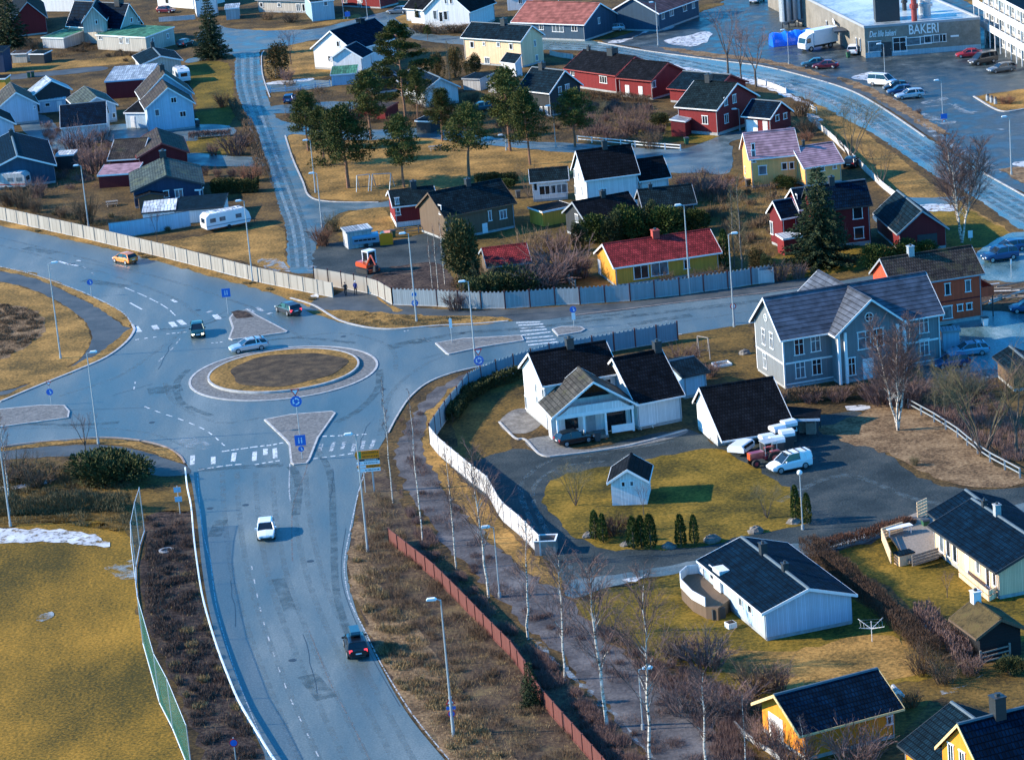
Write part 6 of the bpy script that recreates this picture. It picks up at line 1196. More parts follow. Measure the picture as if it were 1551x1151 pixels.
sign((139,450), (137,424), 'blue round sign at the kerb of the left verge', [('disc','sign_blue',.35,.40,'arrow')])
sign((78,614), (75,577), 'red and white give way sign with blue disc on the left traffic island', [('tri','sign_red',.35,.32,'inner'),('disc','sign_blue',1.35,.40,'arrow')])
sign((273,778), (269,736), 'pair of small grey-blue road number plates in the grass left of the lower road', [('sq','blue_trim',.4,.36,('x',.75)),('sq','blue_trim',1.4,.36,('x',.75))])
sign((358,1158), (355,1116), 'round sign with red rim and blue centre by the guardrail', [('disc','sign_red',.45,.36,'bluehole')])
sign((687,1112), (683,1055), 'warning triangle and blue round sign low on the tall lamp pole in the scrub', [('warn','sign_red',.35,.40,'inner'),('sq','sign_blue',.95,.38,('x',.35)),('disc','sign_red',1.45,.32,'bluehole')], r=.14)
sign((1112,490), (1109,459), 'small red and white round sign on the pole opposite the mansion', [('disc','sign_red',.35,.36,'hole')], r=.12)
sign((1470,365), (1467,350), 'white notice post in the roadside lawn', [('sq','sign_white',.4,.3,('x',1.6))])
sign((1532,420), (1528,392), 'white post sign beside the parked blue people carrier', [('sq','sign_white',.3,.1,('x',3))])
sign((1430,185), (1428,172), 'blue sign with red disc on the icy lot edge', [('sq','sign_blue',.4,.5,('x',.8)),('disc','sign_red',1.2,.3,'hole')])
sign((527,30), (525,17), 'blue parking board on the verge of the far street', [('sq','sign_blue',.7,.55,('x',.9))])
sign((1364,358), (1360,340), 'small white marker near the red garage', [('sq','sign_white',.3,.15,('x',2))])
def direction_board():
    g_ = P(562, 745); h = height_at((562,745), (557,682)); root = empty('direction_sign', (g_.x, g_.y, 0)); tag(root, 'yellow and white stacked direction boards on two posts beside the lower road', 'direction sign')
    sc_ = .058; W2 = 1.15
    m = MB(); m.tube((.35,0,0), (.35,0,h), .08, .08, 8); m.build('post', 'galvanised', root); m = MB(); m.tube((-.55,0,0), (-.55,0,h), .05, .05, 8); m.build('post', 'galvanised', root)
    rows = [(0, .86, 'sign_yellow', 0), (.9, 1.1, 'sign_black', .2), (1.13, 1.5, 'sign_white', .12), (1.53, 1.86, 'sign_yellow', .1), (1.89, 2.25, 'sign_white', .15)]
    rg = random.Random(5)
    for a, b, mt, off in rows:
        z1, z0 = h-a, h-b; x0, x1 = -1.25+off, 1.2; m = MB(); m.prism([(x0+.12, z0), (x1, z0), (x1, z1), (x0+.12, z1), (x0-.05, (z0+z1)/2)], 1, -.16, -.11); pl = m.build('board', mt, root)
        q = MB()
        for li in range(2 if b-a > .7 else 1):
            zc = z1-(b-a)*(.28+.45*li if b-a > .7 else .5); x = x0+.75
            while x < x1-.15:
                w_ = rg.uniform(.05, .11); q.box(x, -.172, zc-.06, x+w_, -.161, zc+.06); x += w_+rg.uniform(.03, .1)
        q.build('lettering', 'sign_black' if mt != 'sign_black' else 'sign_white', pl)
        if mt == 'sign_yellow' and a == 0: q = MB(); q.box(x0+.35, -.172, z0+.05, x0+.62, -.161, z1-.05); q.build('road_number', 'sign_green', pl)
        if a == 1.13: q = MB(); q.box(x0+.12, -.172, z0+.05, x0+.32, -.161, z1-.05); q.build('pictogram', 'sign_blue', pl)
        if a == 1.53: q = MB(); q.box(x0+.3, -.174, z0+.04, x0+.9, -.1625, z1-.04); q.build('road_number', 'sign_white', pl)
direction_board()
# ------------------------------------------------------------------ people
def person(px, py, label, coat, legs, hat, rz, hh=1.75):
    root = empty('person', P(px, py, Z3), rz); tag(root, label, 'person')
    J = {'pel':(0,0,.95),'ch':(0,.02,1.3),'nk':(0,.02,1.48),'hd':(0,.05,1.58),'hd2':(0,.06,1.70),'hl':(.1,0,.9),'kl':(.11,.09,.5),'al':(.11,.02,.1),'tl':(.11,.16,.04),'hr':(-.1,0,.9),'kr':(-.11,.02,.5),'ar':(-.11,-.18,.12),'tr':(-.11,-.05,.04),
         'sl':(.2,.01,1.40),'el':(.26,-.06,1.12),'wl':(.25,.06,.88),'fl':(.25,.09,.80),'sr':(-.2,.01,1.40),'er':(-.26,.06,1.12),'wr':(-.24,.2,.92),'fr':(-.24,.25,.86)}
    Rr = {'pel':.16,'ch':.19,'nk':.07,'hd':.10,'hd2':.095,'hl':.11,'kl':.075,'al':.05,'tl':.045,'hr':.11,'kr':.075,'ar':.05,'tr':.045,'sl':.08,'el':.06,'wl':.045,'fl':.035,'sr':.08,'er':.06,'wr':.045,'fr':.035}
    E_ = [('pel','ch'),('ch','nk'),('nk','hd'),('hd','hd2'),('pel','hl'),('hl','kl'),('kl','al'),('al','tl'),('pel','hr'),('hr','kr'),('kr','ar'),('ar','tr'),('ch','sl'),('sl','el'),('el','wl'),('wl','fl'),('ch','sr'),('sr','er'),('er','wr'),('wr','fr')]
    K = list(J); me = bpy.data.meshes.new('body'); me.from_pydata([J[k] for k in K], [(K.index(a), K.index(b)) for a, b in E_], []); o = bpy.data.objects.new('body', me); COL.objects.link(o)
    md = o.modifiers.new('skin', 'SKIN'); sv = me.skin_vertices[0].data
    for i, k in enumerate(K): sv[i].radius = (Rr[k], Rr[k]); sv[i].use_root = (k == 'pel')
    o.modifiers.new('sub', 'SUBSURF').levels = 1
    dg = bpy.context.evaluated_depsgraph_get(); m2 = bpy.data.meshes.new_from_object(o.evaluated_get(dg)); bpy.data.objects.remove(o)
    for mt in (coat, legs, 'skin'): m2.materials.append(M[mt])
    for f in m2.polygons:
        c = f.center; f.material_index = 2 if (c.z > 1.5 or (abs(c.x) > .2 and c.z < .88)) else (1 if c.z < .88 else 0); f.use_smooth = True
    b = bpy.data.objects.new('body', m2); COL.objects.link(b); b.parent = root
    m = MB(); n = 10; V = [(0,.03,1.84)]+[(.115*math.sin(a)*math.cos(6.283*j/n), .04+.125*math.sin(a)*math.sin(6.283*j/n), 1.70+.13*math.cos(a)) for a in (.5, 1.0, 1.5) for j in range(n)]
    m.add(V, [(0, 1+j, 1+(j+1) % n) for j in range(n)]+[(1+i*n+j, 1+(i+1)*n+j, 1+(i+1)*n+(j+1) % n, 1+i*n+(j+1) % n) for i in range(2) for j in range(n)]); m.build('hat', hat, root, smooth=True)
plain('skin', (.5,.3,.22), .6, var=0); plain('coat_dark', (.015,.02,.025), .9, var=.1); plain('coat_blue', (.012,.03,.16), .9, var=.1); plain('hat_dark', (.02,.02,.025), .9, var=0)
person(524, 448, 'person in black coat walking along the footpath at the fence gap', 'coat_dark', 'coat_dark', 'hat_dark', .4)
person(539, 446, 'person in blue jacket and pale cap walking beside the fence', 'coat_blue', 'coat_dark', 'lamp_white', -.3)
# swing frame, garden swing, picnic table, rotary dryer, bollards, letter bins
def swing(name, label, base, tops, h, mt, w_=.06, seats=2):
    """base: ground points of the four legs (a0, a1 at one end; b0, b1 at the other)"""
    a0, a1, b0, b1 = [P(*q) for q in base]; A = (a0+a1)/2+Vector((0, 0, h)); B = (b0+b1)/2+Vector((0, 0, h)); root = empty(name, (a0+b0)/2); tag(root, label, 'swing'); O = root.matrix_world.translation
    m = MB(); m.tube(A-O, B-O, w_, w_, 6); m.build('top_bar', mt, root)
    for p, q in ((a0, A), (a1, A), (b0, B), (b1, B)): m = MB(); m.tube(p-O, q-O, w_, w_, 6); m.build('leg', mt, root)
    for k in range(seats):
        c = A+(B-A)*((k+1)/(seats+1))-O; d = (B-A).normalized()*.25; m = MB(); [m.tube(c+s*d, c+s*d-Vector((0, 0, h-.55)), .012, .012, 4) for s in (-1, 1)]; e = c-Vector((0, 0, h-.5)); m.box(e.x-.25, e.y-.1, e.z-.03, e.x+.25, e.y+.1, e.z+.03); m.build('swing_seat', 'plastic', root)
swing('swing_set', 'pale wooden swing frame on the lawn left of the grey mansion', [(1056,530),(1060,541),(1076,545),(1072,532)], None, 2.1, 'deck_wood', .07, 1)
swing('swing_set', 'long green metal swing frame in the pine park', [(540,291),(545,287),(558,290),(566,284)], None, 2.3, 'galvanised', .06, 1)
swing('swing_set', 'green-grey swing frame next to the long one under the pines', [(562,290),(570,284),(590,288),(598,283)], None, 2.3, 'galvanised', .06, 2)
def table(name, label, px, py, L, mt, rz=0, bench=True):
    root = empty(name, P(px, py), rz); tag(root, label, 'table'); m = MB(); [m.box(-L/2, -.36+i*.19, .70, L/2, -.20+i*.19, .74) for i in range(4)]; m.build('table_top', mt, root)
    for s in (-1, 1):
        if bench: m = MB(); m.box(-L/2, s*.75-.14, .42, L/2, s*.75+.14, .46); m.build('bench', mt, root)
        m = MB(); m.tube((s*L*.36, -.7, 0), (s*L*.36, .3, .7), .05, .05, 4); m.tube((s*L*.36, .7, 0), (s*L*.36, -.3, .7), .05, .05, 4); m.box(s*L*.36-.04, -.8, .36, s*L*.36+.04, .8, .42); m.build('leg', mt, root)
table('picnic_table', 'white picnic table in front of the white house veranda', 977, 647, 1.9, 'white_trim', .3)
table('picnic_table', 'wooden picnic table on the park lawn behind the pines', 660, 228, 2.2, 'deck_wood', .1)
table('picnic_table', 'wooden table on the terrace by the white flat shed at left', 170, 312, 1.8, 'deck_wood', .1)
root = empty('sandbox', P(1093, 553), .25); tag(root, 'white-framed sandbox on the lawn left of the mansion', 'sandbox'); m = MB(); m.box(-1,-.8,0,1,-.68,.25); m.box(-1,.68,0,1,.8,.25); m.box(-1,-.68,0,-.88,.68,.25); m.box(.88,-.68,0,1,.68,.25); m.build('frame', 'white_trim', root); m = MB(); m.box(-.88,-.68,.0,.88,.68,.12); m.build('sand', 'stone', root)
root = empty('rotary_dryer', P(1321, 972), .3); tag(root, 'white rotary clothes dryer on the lawn right of the light blue bungalow', 'clothes dryer'); m = MB(); m.tube((0,0,0),(0,0,1.9),.03,.03,6); m.build('post', 'white_trim', root)
for k in range(4): a = k*math.pi/2+.4; m = MB(); m.tube((0,0,1.2),(1.5*math.cos(a),1.5*math.sin(a),1.75),.022,.018,5); m.build('arm', 'white_trim', root)
m = MB()
for r_ in (.5, .9, 1.3):
    for k in range(4): a = k*math.pi/2+.4; b = a+math.pi/2; z = 1.2+.55*r_/1.5; m.tube((r_*math.cos(a),r_*math.sin(a),z),(r_*math.cos(b),r_*math.sin(b),z),.006,.006,3,cap=False)
m.build('line', 'white_trim', root)
for i, (px, py, lb) in enumerate(((1496,153,'leftmost of three steel recycling columns on the lot island'),(1502,156,'middle of three steel recycling columns on the lot island'),(1508,158,'rightmost of three steel recycling columns on the lot island'))):
    e = empty('recycling_column', P(px, py)); tag(e, lb, 'bin', 'recycling columns'); m = MB(); m.tube((0,0,0),(0,0,.9),.3,.28,12); m.build('body', 'steel', e); m = MB(); m.tube((0,0,.9),(0,0,1.15),.31,.16,12); m.build('lid', 'dark_metal', e)
root = empty('planter_box', P(828, 836), -.15); tag(root, 'open red timber box with white rim at the end of the pale corner fence', 'box'); m = MB(); m.box(-1.0,-.9,0,1.0,-.8,1.4); m.box(-1.0,.8,0,1.0,.9,1.4); m.box(-1.0,-.8,0,-.9,.8,1.4); m.box(.9,-.8,0,1.0,.8,1.4); m.build('wall', 'worn_kerb', root)
m = MB(); m.box(-1.08,-.98,1.402,1.08,-.82,1.47); m.box(-1.08,.82,1.402,1.08,.98,1.47); m.box(-1.08,-.82,1.402,-.92,.82,1.47); m.box(.92,-.82,1.402,1.08,.82,1.47); m.build('rim', 'white_trim', root); m = MB(); m.box(-.9,-.8,.0,.9,.8,.95); m.build('soil', 'bank_dirt', root)
root = empty('manhole', P(252, 834)); tag(root, 'round concrete manhole ring in the dark bank', 'manhole'); m = MB()
for a in range(20): t, u_ = a*.31416, (a+1)*.31416; m.add([(r_*math.cos(q), r_*math.sin(q), z) for r_, z in ((.75,.12),(.5,.12)) for q in (t, u_)], [(0, 1, 3, 2)]); m.add([(.75*math.cos(q), .75*math.sin(q), z) for z in (0,.12) for q in (t, u_)], [(0, 1, 3, 2)])
m.build('ring', 'kerb_stone', root); m = MB(); m.tube((0,0,.0),(0,0,.06),.5,.5,20); m.build('cover', 'dark_metal', root)
root = empty('storage_chest', P(1370, 853), .4); tag(root, 'cream storage chest with green lid at the deck corner of the cream bungalow', 'chest'); m = MB(); m.box(-.8,-.5,0,.8,.5,1.0); m.build('body', 'cream_boards', root); m = MB(); m.box(-.86,-.56,1.0,.86,.56,1.1); m.build('lid', 'teal_tiles', root)
root = empty('planter', P(1107, 950), .4); tag(root, 'small white square planter on the lawn by the light blue bungalow steps', 'planter'); m = MB(); m.box(-.4,-.4,0,.4,.4,.5); m.build('pot', 'white_trim', root); m = MB(); m.box(-.33,-.33,.5,.33,.33,.52); m.build('soil', 'bank_dirt', root)
root = empty('bench_table', P(1362, 817), .3); tag(root, 'white garden table on the deck of the cream bungalow', 'table'); root.location.z = .55; m = MB(); m.box(-1.3,-.4,.7,1.3,.4,.76); m.build('table_top', 'white_trim', root); m = MB(); [m.box(x-.04,y-.04,0,x+.04,y+.04,.7) for x in (-1.1,1.1) for y in (-.3,.3)]; m.build('leg', 'white_trim', root)
for i, (px, py, s, lb) in enumerate(((892,813,.7,'grey boulder left of the thuja pair'),(948,826,.6,'pale boulder between the thuja groups'),(1014,829,.7,'grey boulder left of the lone thujas'),(1078,820,.9,'large boulder at the lawn corner'),(1145,806,.8,'boulder behind the light blue bungalow'),(1202,792,.7,'boulder beside the globe lamp'),(1128,536,.7,'stone beside the mansion wall'))):
    m = MB(); rg = random.Random(i); n = 10; V = []
    for a in range(5):
        for j in range(n): ph = a/4*1.45; rr = s*(1+rg.uniform(-.15, .15)); V.append((rr*math.cos(ph)*math.cos(j*6.283/n), rr*.8*math.cos(ph)*math.sin(j*6.283/n), max(-.05, rr*.75*math.sin(ph))))
    m.add(V, [(a*n+j, a*n+(j+1) % n, (a+1)*n+(j+1) % n, (a+1)*n+j) for a in range(4) for j in range(n)]+[tuple(4*n+j for j in range(n))]); o = m.build('boulder', 'stone'); o.location = P(px, py); tag(o, lb, 'boulder', 'boulders along the yard lawn')

plain('bin_green', (.02,.10,.05), .6, var=.1); plain('bin_grey', (.05,.055,.06), .6, var=.1)
def wheelie(px, py, mt, lb, rz=0):
    e = empty('wheelie_bin', P(px, py), rz); tag(e, lb, 'bin', 'household wheelie bins'); m = MB(); m.add([(-.25,-.28,.06),(.25,-.28,.06),(.25,.28,.06),(-.25,.28,.06),(-.32,-.38,1.0),(.32,-.38,1.0),(.32,.36,1.0),(-.32,.36,1.0)], [(0,3,2,1),(4,5,6,7),(0,1,5,4),(1,2,6,5),(2,3,7,6),(3,0,4,7)]); m.build('body', mt, e)
    m = MB(); m.prism([(-.42,1.0),(.42,1.0),(.38,1.1),(-.3,1.14)], 0, -.35, .35); m.build('lid', 'bin_grey', e); [(lambda m: (m.tube((x,.3,.12),(x+.06,.3,.12),.12,.12,10), m.build('wheel', 'tyre', e)))(MB()) for x in (-.3,.24)]
for px, py, mt, lb in ((44,118,'bin_green','dark green bin left of two on the left field track'),(50,117,'bin_green','dark green bin right of two on the left field track'),(1040,219,'bin_green','green bin at the end of the white rail fence'),(1492,494,'car_white','white bin at the corner of the orange house'),(300,192,'bin_grey','grey bin beside the double-gabled light blue house'),(905,668,'bin_grey','grey bin on the paving by the veranda'),(1000,640,'bin_grey','grey bin between the picnic table and the garage'),(596,360,'bin_green','green bin on the gravel behind the small red house'),(1133,283,'bin_grey','grey bin at the left gable of the pink-roofed house'),(1285,88,'bin_green','green bin beside the bakery door'),(1402,803,'bin_green','green bin at the wooden deck'),(785,300,'bin_grey','grey bin below the low white house')): wheelie(px, py, mt, lb, .2)
# ------------------------------------------------------------------ fences
board('fence_grey', (.34,.31,.27), period=.14); board('fence_grey_shaded', (.27,.31,.33), period=.14); board('fence_white', (.62,.58,.55), period=.15); plain('fence_post_red', (.16,.035,.03), .7); board('fence_red', (.15,.05,.04), period=.15); board('fence_panel_shaded', (.20,.30,.36), period=.14)  # the two bluish fence boards are grey timber with blue shade in the colour
def fence(name, label, pts, h, mat_, post=None, step=3.2, z0=0.0, th=.06, top=None, cat='fence', rails=None, closed_base=None, tooth=False, ph=.25):
    v = [P(*p) for p in pts]; root = empty(name, v[0]); tag(root, label, cat); O = v[0]
    # resample to even steps
    D = [0]
    for a, b in zip(v[:-1], v[1:]): D.append(D[-1]+(b-a).length)
    n = max(1, round(D[-1]/step)); S = []
    for i in range(n+1):
        s = D[-1]*i/n
        for k in range(1, len(D)):
            if D[k] >= s-1e-6: t = (s-D[k-1])/max(1e-6, D[k]-D[k-1]); S.append(v[k-1].lerp(v[k], t)-O); break
    if rails is None:
        m = MB()
        for a, b in zip(S[:-1], S[1:]):
            d = (b-a).normalized(); k = Vector((-d.y, d.x, 0))*(th/2)
            m.add([a-k+Vector((0,0,z0+.12)), b-k+Vector((0,0,z0+.12)), b+k+Vector((0,0,z0+.12)), a+k+Vector((0,0,z0+.12)), a-k+Vector((0,0,h)), b-k+Vector((0,0,h)), b+k+Vector((0,0,h)), a+k+Vector((0,0,h))], [(4,5,6,7),(0,1,5,4),(2,3,7,6),(1,2,6,5),(3,0,4,7)])
            if tooth:
                L = (b-a).length; q = int(L/.45)
                for i in range(q):
                    c = a+d*(.2+i*L/q); c2 = c+d*.2; m.add([c-k+Vector((0,0,h)), c2-k+Vector((0,0,h)), c2+k+Vector((0,0,h)), c+k+Vector((0,0,h)), c-k+Vector((0,0,h+.16)), c2-k+Vector((0,0,h+.16)), c2+k+Vector((0,0,h+.16)), c+k+Vector((0,0,h+.16))], [(4,5,6,7),(0,1,5,4),(2,3,7,6),(1,2,6,5),(3,0,4,7)])
        m.build('panel', mat_, root)
        m = MB(); m2 = [Vector((p.x+O.x, p.y+O.y, 0)) for p in S]; q = MB(); ribbon_mb(q, m2, th+.08, .0, .13, smooth=False, world=True); q.v = [(a-O.x, b-O.y, c) for a, b, c in q.v]; q.build('base_board', closed_base or 'kerb_stone', root)
    else:
        for z in rails:
            m = MB()
            for a, b in zip(S[:-1], S[1:]): 
                d = (b-a).normalized(); k = Vector((-d.y, d.x, 0))*(th/2)
                m.add([a-k+Vector((0,0,z-.06)), b-k+Vector((0,0,z-.06)), b+k+Vector((0,0,z-.06)), a+k+Vector((0,0,z-.06)), a-k+Vector((0,0,z+.06)), b-k+Vector((0,0,z+.06)), b+k+Vector((0,0,z+.06)), a+k+Vector((0,0,z+.06))], [(0,3,2,1),(4,5,6,7),(0,1,5,4),(2,3,7,6),(1,2,6,5),(3,0,4,7)])
            m.build('rail', mat_, root)
    if post:
        for i, p in enumerate(S):
            if i > 95: break
            m = MB(); m.box(p.x-.08, p.y-.08, 0, p.x+.08, p.y+.08, h+ph); m.build('post', post, root)
    if top:
        m2 = [Vector((p.x+O.x, p.y+O.y, 0)) for p in S]; q = MB(); ribbon_mb(q, m2, th+.1, h, .05, smooth=False, world=True); q.v = [(a-O.x, b-O.y, c) for a, b, c in q.v]; q.build('cap', top, root)
    return root
fence('board_fence', 'long grey timber noise fence along the upper left road', [(-20,328),(0,333),(134,363),(250,391),(390,427),(470,444),(505,451)], 2.0, 'fence_grey', 'fence_grey', 3.0, ph=.03, closed_base='kerb_stone')
fence('board_fence', 'grey timber fence with red posts at the pedestrian gap', [(477,430),(505,434),(540,441),(570,447),(595,462)], 2.1, 'fence_grey', 'fence_post_red', 2.6)
fence('board_fence', 'shaded blue-grey fence with red posts in front of the red-roofed yellow bungalow', [(595,462),(660,464),(700,467),(740,468),(782,467),(841,462),(881,461),(919,458),(957,456),(994,451),(1031,447),(1067,442),(1104,437),(1160,428),(1174,426)], 2.05, 'fence_grey_shaded', 'fence_post_red', 3.15, tooth=True)
fence('board_fence', 'shaded blue fence with dark red posts behind the white two-storey house', [(1027,515),(989,522),(951,528),(914,535),(875,541),(834,549),(795,560),(766,570),(740,578),(710,594),(700,607),(690,620),(681,630),(672,642),(652,672)], 2.1, 'fence_panel_shaded', 'fence_post_red', 2.7, tooth=True)
fence('board_fence', 'pale sunlit fence running diagonally along the gravel driveway', [(652,672),(663,687),(685,706),(710,727),(740,750),(760,787),(790,812),(819,841)], 2.0, 'fence_white', 'fence_white', 2.2, ph=.05)  # sunlit stretch of the blue fence, sunlight put into its paler board colour
fence('board_fence', 'weathered red timber fence running through the scrub beside the lower road', [(590,822),(615,842),(655,873),(700,918),(740,960),(775,995),(800,1030),(815,1060),(850,1100),(890,1145),(930,1190)], 1.5, 'fence_red', 'fence_red', 2.4, ph=.04, closed_base='fence_red')
fence('picket_fence', 'short white board fence far right of the blue-grey fence', [(1172,428),(1150,430)], 1.7, 'fence_white', 'fence_white', 1.5)
fence('rail_fence', 'white rail fence along the side street below the shuttered red house', [(875,215),(930,220),(980,225),(1031,229)], 1.0, 'white_trim', 'white_trim', 2.8, rails=(.45,.9), ph=0)
fence('board_fence', 'low white fence along the main street behind the pink-roofed house', [(1225,182),(1237,192),(1262,213),(1300,250),(1340,288),(1359,302)], .9, 'fence_white', 'fence_white', 3.6, ph=.1)
fence('board_fence', 'white snow-capped low fence by the street next to the red garage', [(1148,127),(1170,133),(1191,142)], .8, 'fence_white', 'white_trim', 3.0)
fence('wire_fence', 'grey metal rail fence from the birch clump down to the lower street', [(1376,618),(1416,640),(1450,662),(1476,684),(1500,700),(1545,724)], 1.0, 'galvanised', 'galvanised', 3.0, rails=(.5,1.0), ph=0)
fence('board_fence', 'long low white wall-like fence in front of the white sheds at left', [(167,362),(200,358),(250,350),(289,343)], 2.3, 'light_blue_boards', None, 3.0, top='dark_trim')
fence('rail_fence', 'brown rail fence behind the gravel yard of the small red house', [(572,360),(600,357),(640,352),(655,350)], 1.0, 'deck_wood', 'deck_wood', 2.2, rails=(.4,.85), ph=0)
fence('rail_fence', 'light blue low wall at the driveway below the green-roofed annex', [(410,141),(440,139),(480,134),(500,131)], .9, 'light_blue_boards', 'blue_trim', 3, rails=(.3,.7))
fence('board_fence', 'low white wall left of the tall spruce at the top', [(241,34),(270,32),(296,30)], 1.0, 'fence_white', None, 3)
fence('rail_fence', 'white garden steps rail by the street next to the low red garage', [(1208,172),(1225,166),(1237,172)], .8, 'white_trim', 'white_trim', 1.6, rails=(.4,.8))
fence('board_fence', 'white fence strip at the right end of the cream house', [(833,84),(850,88),(868,90)], .9, 'fence_white', None, 3)
fence('board_fence', 'small grey fence segment in the garden left of the red-roofed bungalow', [(847,414),(858,426),(872,438)], 1.0, 'fence_grey', 'fence_grey', 1.6, rails=(.4,.9))
fence('board_fence', 'brown panel fence in the garden beside the cream bungalow deck', [(1486,1010),(1506,1004),(1530,998)], 1.2, 'deck_wood', 'deck_wood', 2, rails=(.4,.8,1.2))
# pale stone wall lower right
fence('stone_wall', 'pale low concrete wall curving below the yellow garage', [(1113,1098),(1125,1112),(1145,1128),(1170,1142),(1190,1160)], .4, 'concrete', None, 1.6, th=.12, cat='wall')
# guardrail
def guardrail():
    pts = spline([(281,716),(284,745),(290,775),(294,820),(299,860),(306,905),(316,945),(330,990),(345,1030),(362,1070),(385,1110),(410,1151),(425,1172)], False, 5); v = [P(*p) for p in pts]; root = empty('guardrail', v[0]); tag(root, 'white-topped steel guardrail along the left side of the lower road', 'guardrail'); O = v[0]
    m = MB()
    for a, b in zip(v[:-1], v[1:]):
        d = (b-a).normalized(); k = Vector((-d.y, d.x, 0)); a = a-O; b = b-O
        pr = [(0, .44), (.05, .48), (0, .53), (0, .56), (.05, .61), (0, .66), (-.10, .66), (-.10, .63)]
        for (y0, z0), (y1, z1) in zip(pr[:-1], pr[1:]): m.add([a-k*y0+Vector((0,0,z0)), b-k*y0+Vector((0,0,z0)), b-k*y1+Vector((0,0,z1)), a-k*y1+Vector((0,0,z1))], [(0, 1, 2, 3)])
    m.build('beam', 'lamp_white', root)
    acc = 0; last = None
    for i in range(0, len(v), 2): p = v[i]-O; m = MB(); m.box(p.x-.06, p.y-.06, 0, p.x+.06, p.y+.06, .6); m.build('post', 'galvanised', root)
guardrail()
# tall ball-stop net
def netmat():
    m, n, b = newmat('green_net'); b.inputs['Base Color'].default_value = (.045,.20,.14, 1); b.inputs['Roughness'].default_value = .8
    tr = n.nodes.new('ShaderNodeBsdfTransparent'); mx = n.nodes.new('ShaderNodeMixShader'); tc = nd(n, 'ShaderNodeTexCoord'); ch = nd(n, 'ShaderNodeTexNoise', Scale=30.0)
    n.links.new(tc.outputs['Object'], ch.inputs['Vector']); r = ramp(n, [(.35, (.12,.12,.12)), (.65, (.5,.5,.5))]); n.links.new(ch.outputs['Fac'], r.inputs[0]); n.links.new(r.outputs[0], mx.inputs[0])
    n.links.new(tr.outputs[0], mx.inputs[1]); n.links.new(b.outputs[0], mx.inputs[2]); n.links.new(mx.outputs[0], n.nodes['Material Output'].inputs[0])
netmat()
def net():
    base = [(219,805),(212,828),(206,860),(207,892),(217,976),(242,1066),(262,1105),(292,1180)]; v = [P(*p) for p in base]; root = empty('net_fence', v[0]); tag(root, 'tall green ball-stop net with steel posts between the sports field and the dark bank', 'net'); O = v[0]; h = 4.6
    m = MB()
    for a, b in zip(v[:-1], v[1:]): a = a-O; b = b-O; m.add([a+Vector((0,0,.1)), b+Vector((0,0,.1)), b+Vector((0,0,h)), a+Vector((0,0,h))], [(0, 1, 2, 3)])
    m.build('net', 'green_net', root)
    for i, p in enumerate(v): q = p-O; m = MB(); m.tube(q, q+Vector((0, 0, h+.1)), .06, .05, 6); m.build('post', 'galvanised', root)
    for z in (.12, h):
        m = MB()
        for a, b in zip(v[:-1], v[1:]): m.tube(a-O+Vector((0,0,z)), b-O+Vector((0,0,z)), .05 if z < 1 else .025, .05 if z < 1 else .025, 5)
        m.build('rail', 'lamp_white', root)
net()
# ------------------------------------------------------------------ vegetation
def leafmat(name, cols, rough=.8):
    m, n, b = newmat(name); b.inputs['Roughness'].default_value = rough; b.inputs['Specular IOR Level'].default_value = .15
    g_ = nd(n, 'ShaderNodeNewGeometry'); r = ramp(n, [(i/(len(cols)-1), c) for i, c in enumerate(cols)]); n.links.new(g_.outputs['Random Per Island'], r.inputs[0])
    oi = nd(n, 'ShaderNodeObjectInfo'); hs = nd(n, 'ShaderNodeHueSaturation'); ma = nd(n, 'ShaderNodeMapRange'); ma.inputs['To Min'].default_value = .8; ma.inputs['To Max'].default_value = 1.25
    n.links.new(oi.outputs['Random'], ma.inputs['Value']); n.links.new(ma.outputs[0], hs.inputs['Value']); n.links.new(r.outputs[0], hs.inputs['Color']); n.links.new(hs.outputs[0], b.inputs['Base Color'])
leafmat('pine_needles', [(.02,.028,.010),(.055,.064,.018),(.10,.105,.026),(.08,.08,.02)]); leafmat('spruce_needles', [(.016,.026,.014),(.038,.052,.024),(.065,.078,.03)]); leafmat('thuja_leaves', [(.02,.034,.010),(.045,.065,.014),(.075,.085,.02)])
leafmat('juniper_needles', [(.022,.030,.014),(.05,.058,.022),(.085,.088,.03)]); leafmat('olive_needles', [(.035,.038,.014),(.085,.080,.028),(.13,.115,.045)]); leafmat('bronze_needles', [(.06,.04,.016),(.12,.075,.025),(.07,.06,.02)]); leafmat('hedge_leaves', [(.03,.035,.012),(.07,.07,.02),(.05,.045,.018)])
leafmat('twigs_purple', [(.09,.055,.05),(.16,.10,.09),(.23,.15,.125)]); leafmat('twigs_brown', [(.075,.045,.03),(.14,.09,.055),(.22,.145,.085)]); leafmat('twigs_red', [(.12,.05,.035),(.17,.08,.05),(.12,.07,.05)]); leafmat('twigs_olive', [(.09,.075,.04),(.14,.115,.06),(.19,.15,.085)]); leafmat('hedge_twigs', [(.045,.028,.02),(.085,.052,.036),(.13,.08,.055)]); leafmat('dry_straw', [(.14,.09,.045),(.25,.17,.08),(.36,.26,.13)])
leafmat('bank_twigs', [(.045,.028,.024),(.095,.06,.05),(.16,.11,.08)])
plain('pine_bark', (.22,.11,.065), .9, var=.35, scale=4); plain('bark', (.10,.075,.06), .9, var=.3, scale=4); plain('grey_bark', (.17,.14,.12), .9, var=.3, scale=4)
mt, n, b = newmat('birch_bark'); b.inputs['Roughness'].default_value = .7
tc = nd(n, 'ShaderNodeTexCoord'); mp = nd(n, 'ShaderNodeMapping'); mp.inputs['Scale'].default_value = (1.5, 1.5, 5.0); no = nd(n, 'ShaderNodeTexNoise', Scale=1.3, Detail=4.0); n.links.new(tc.outputs['Object'], mp.inputs[0]); n.links.new(mp.outputs[0], no.inputs['Vector'])
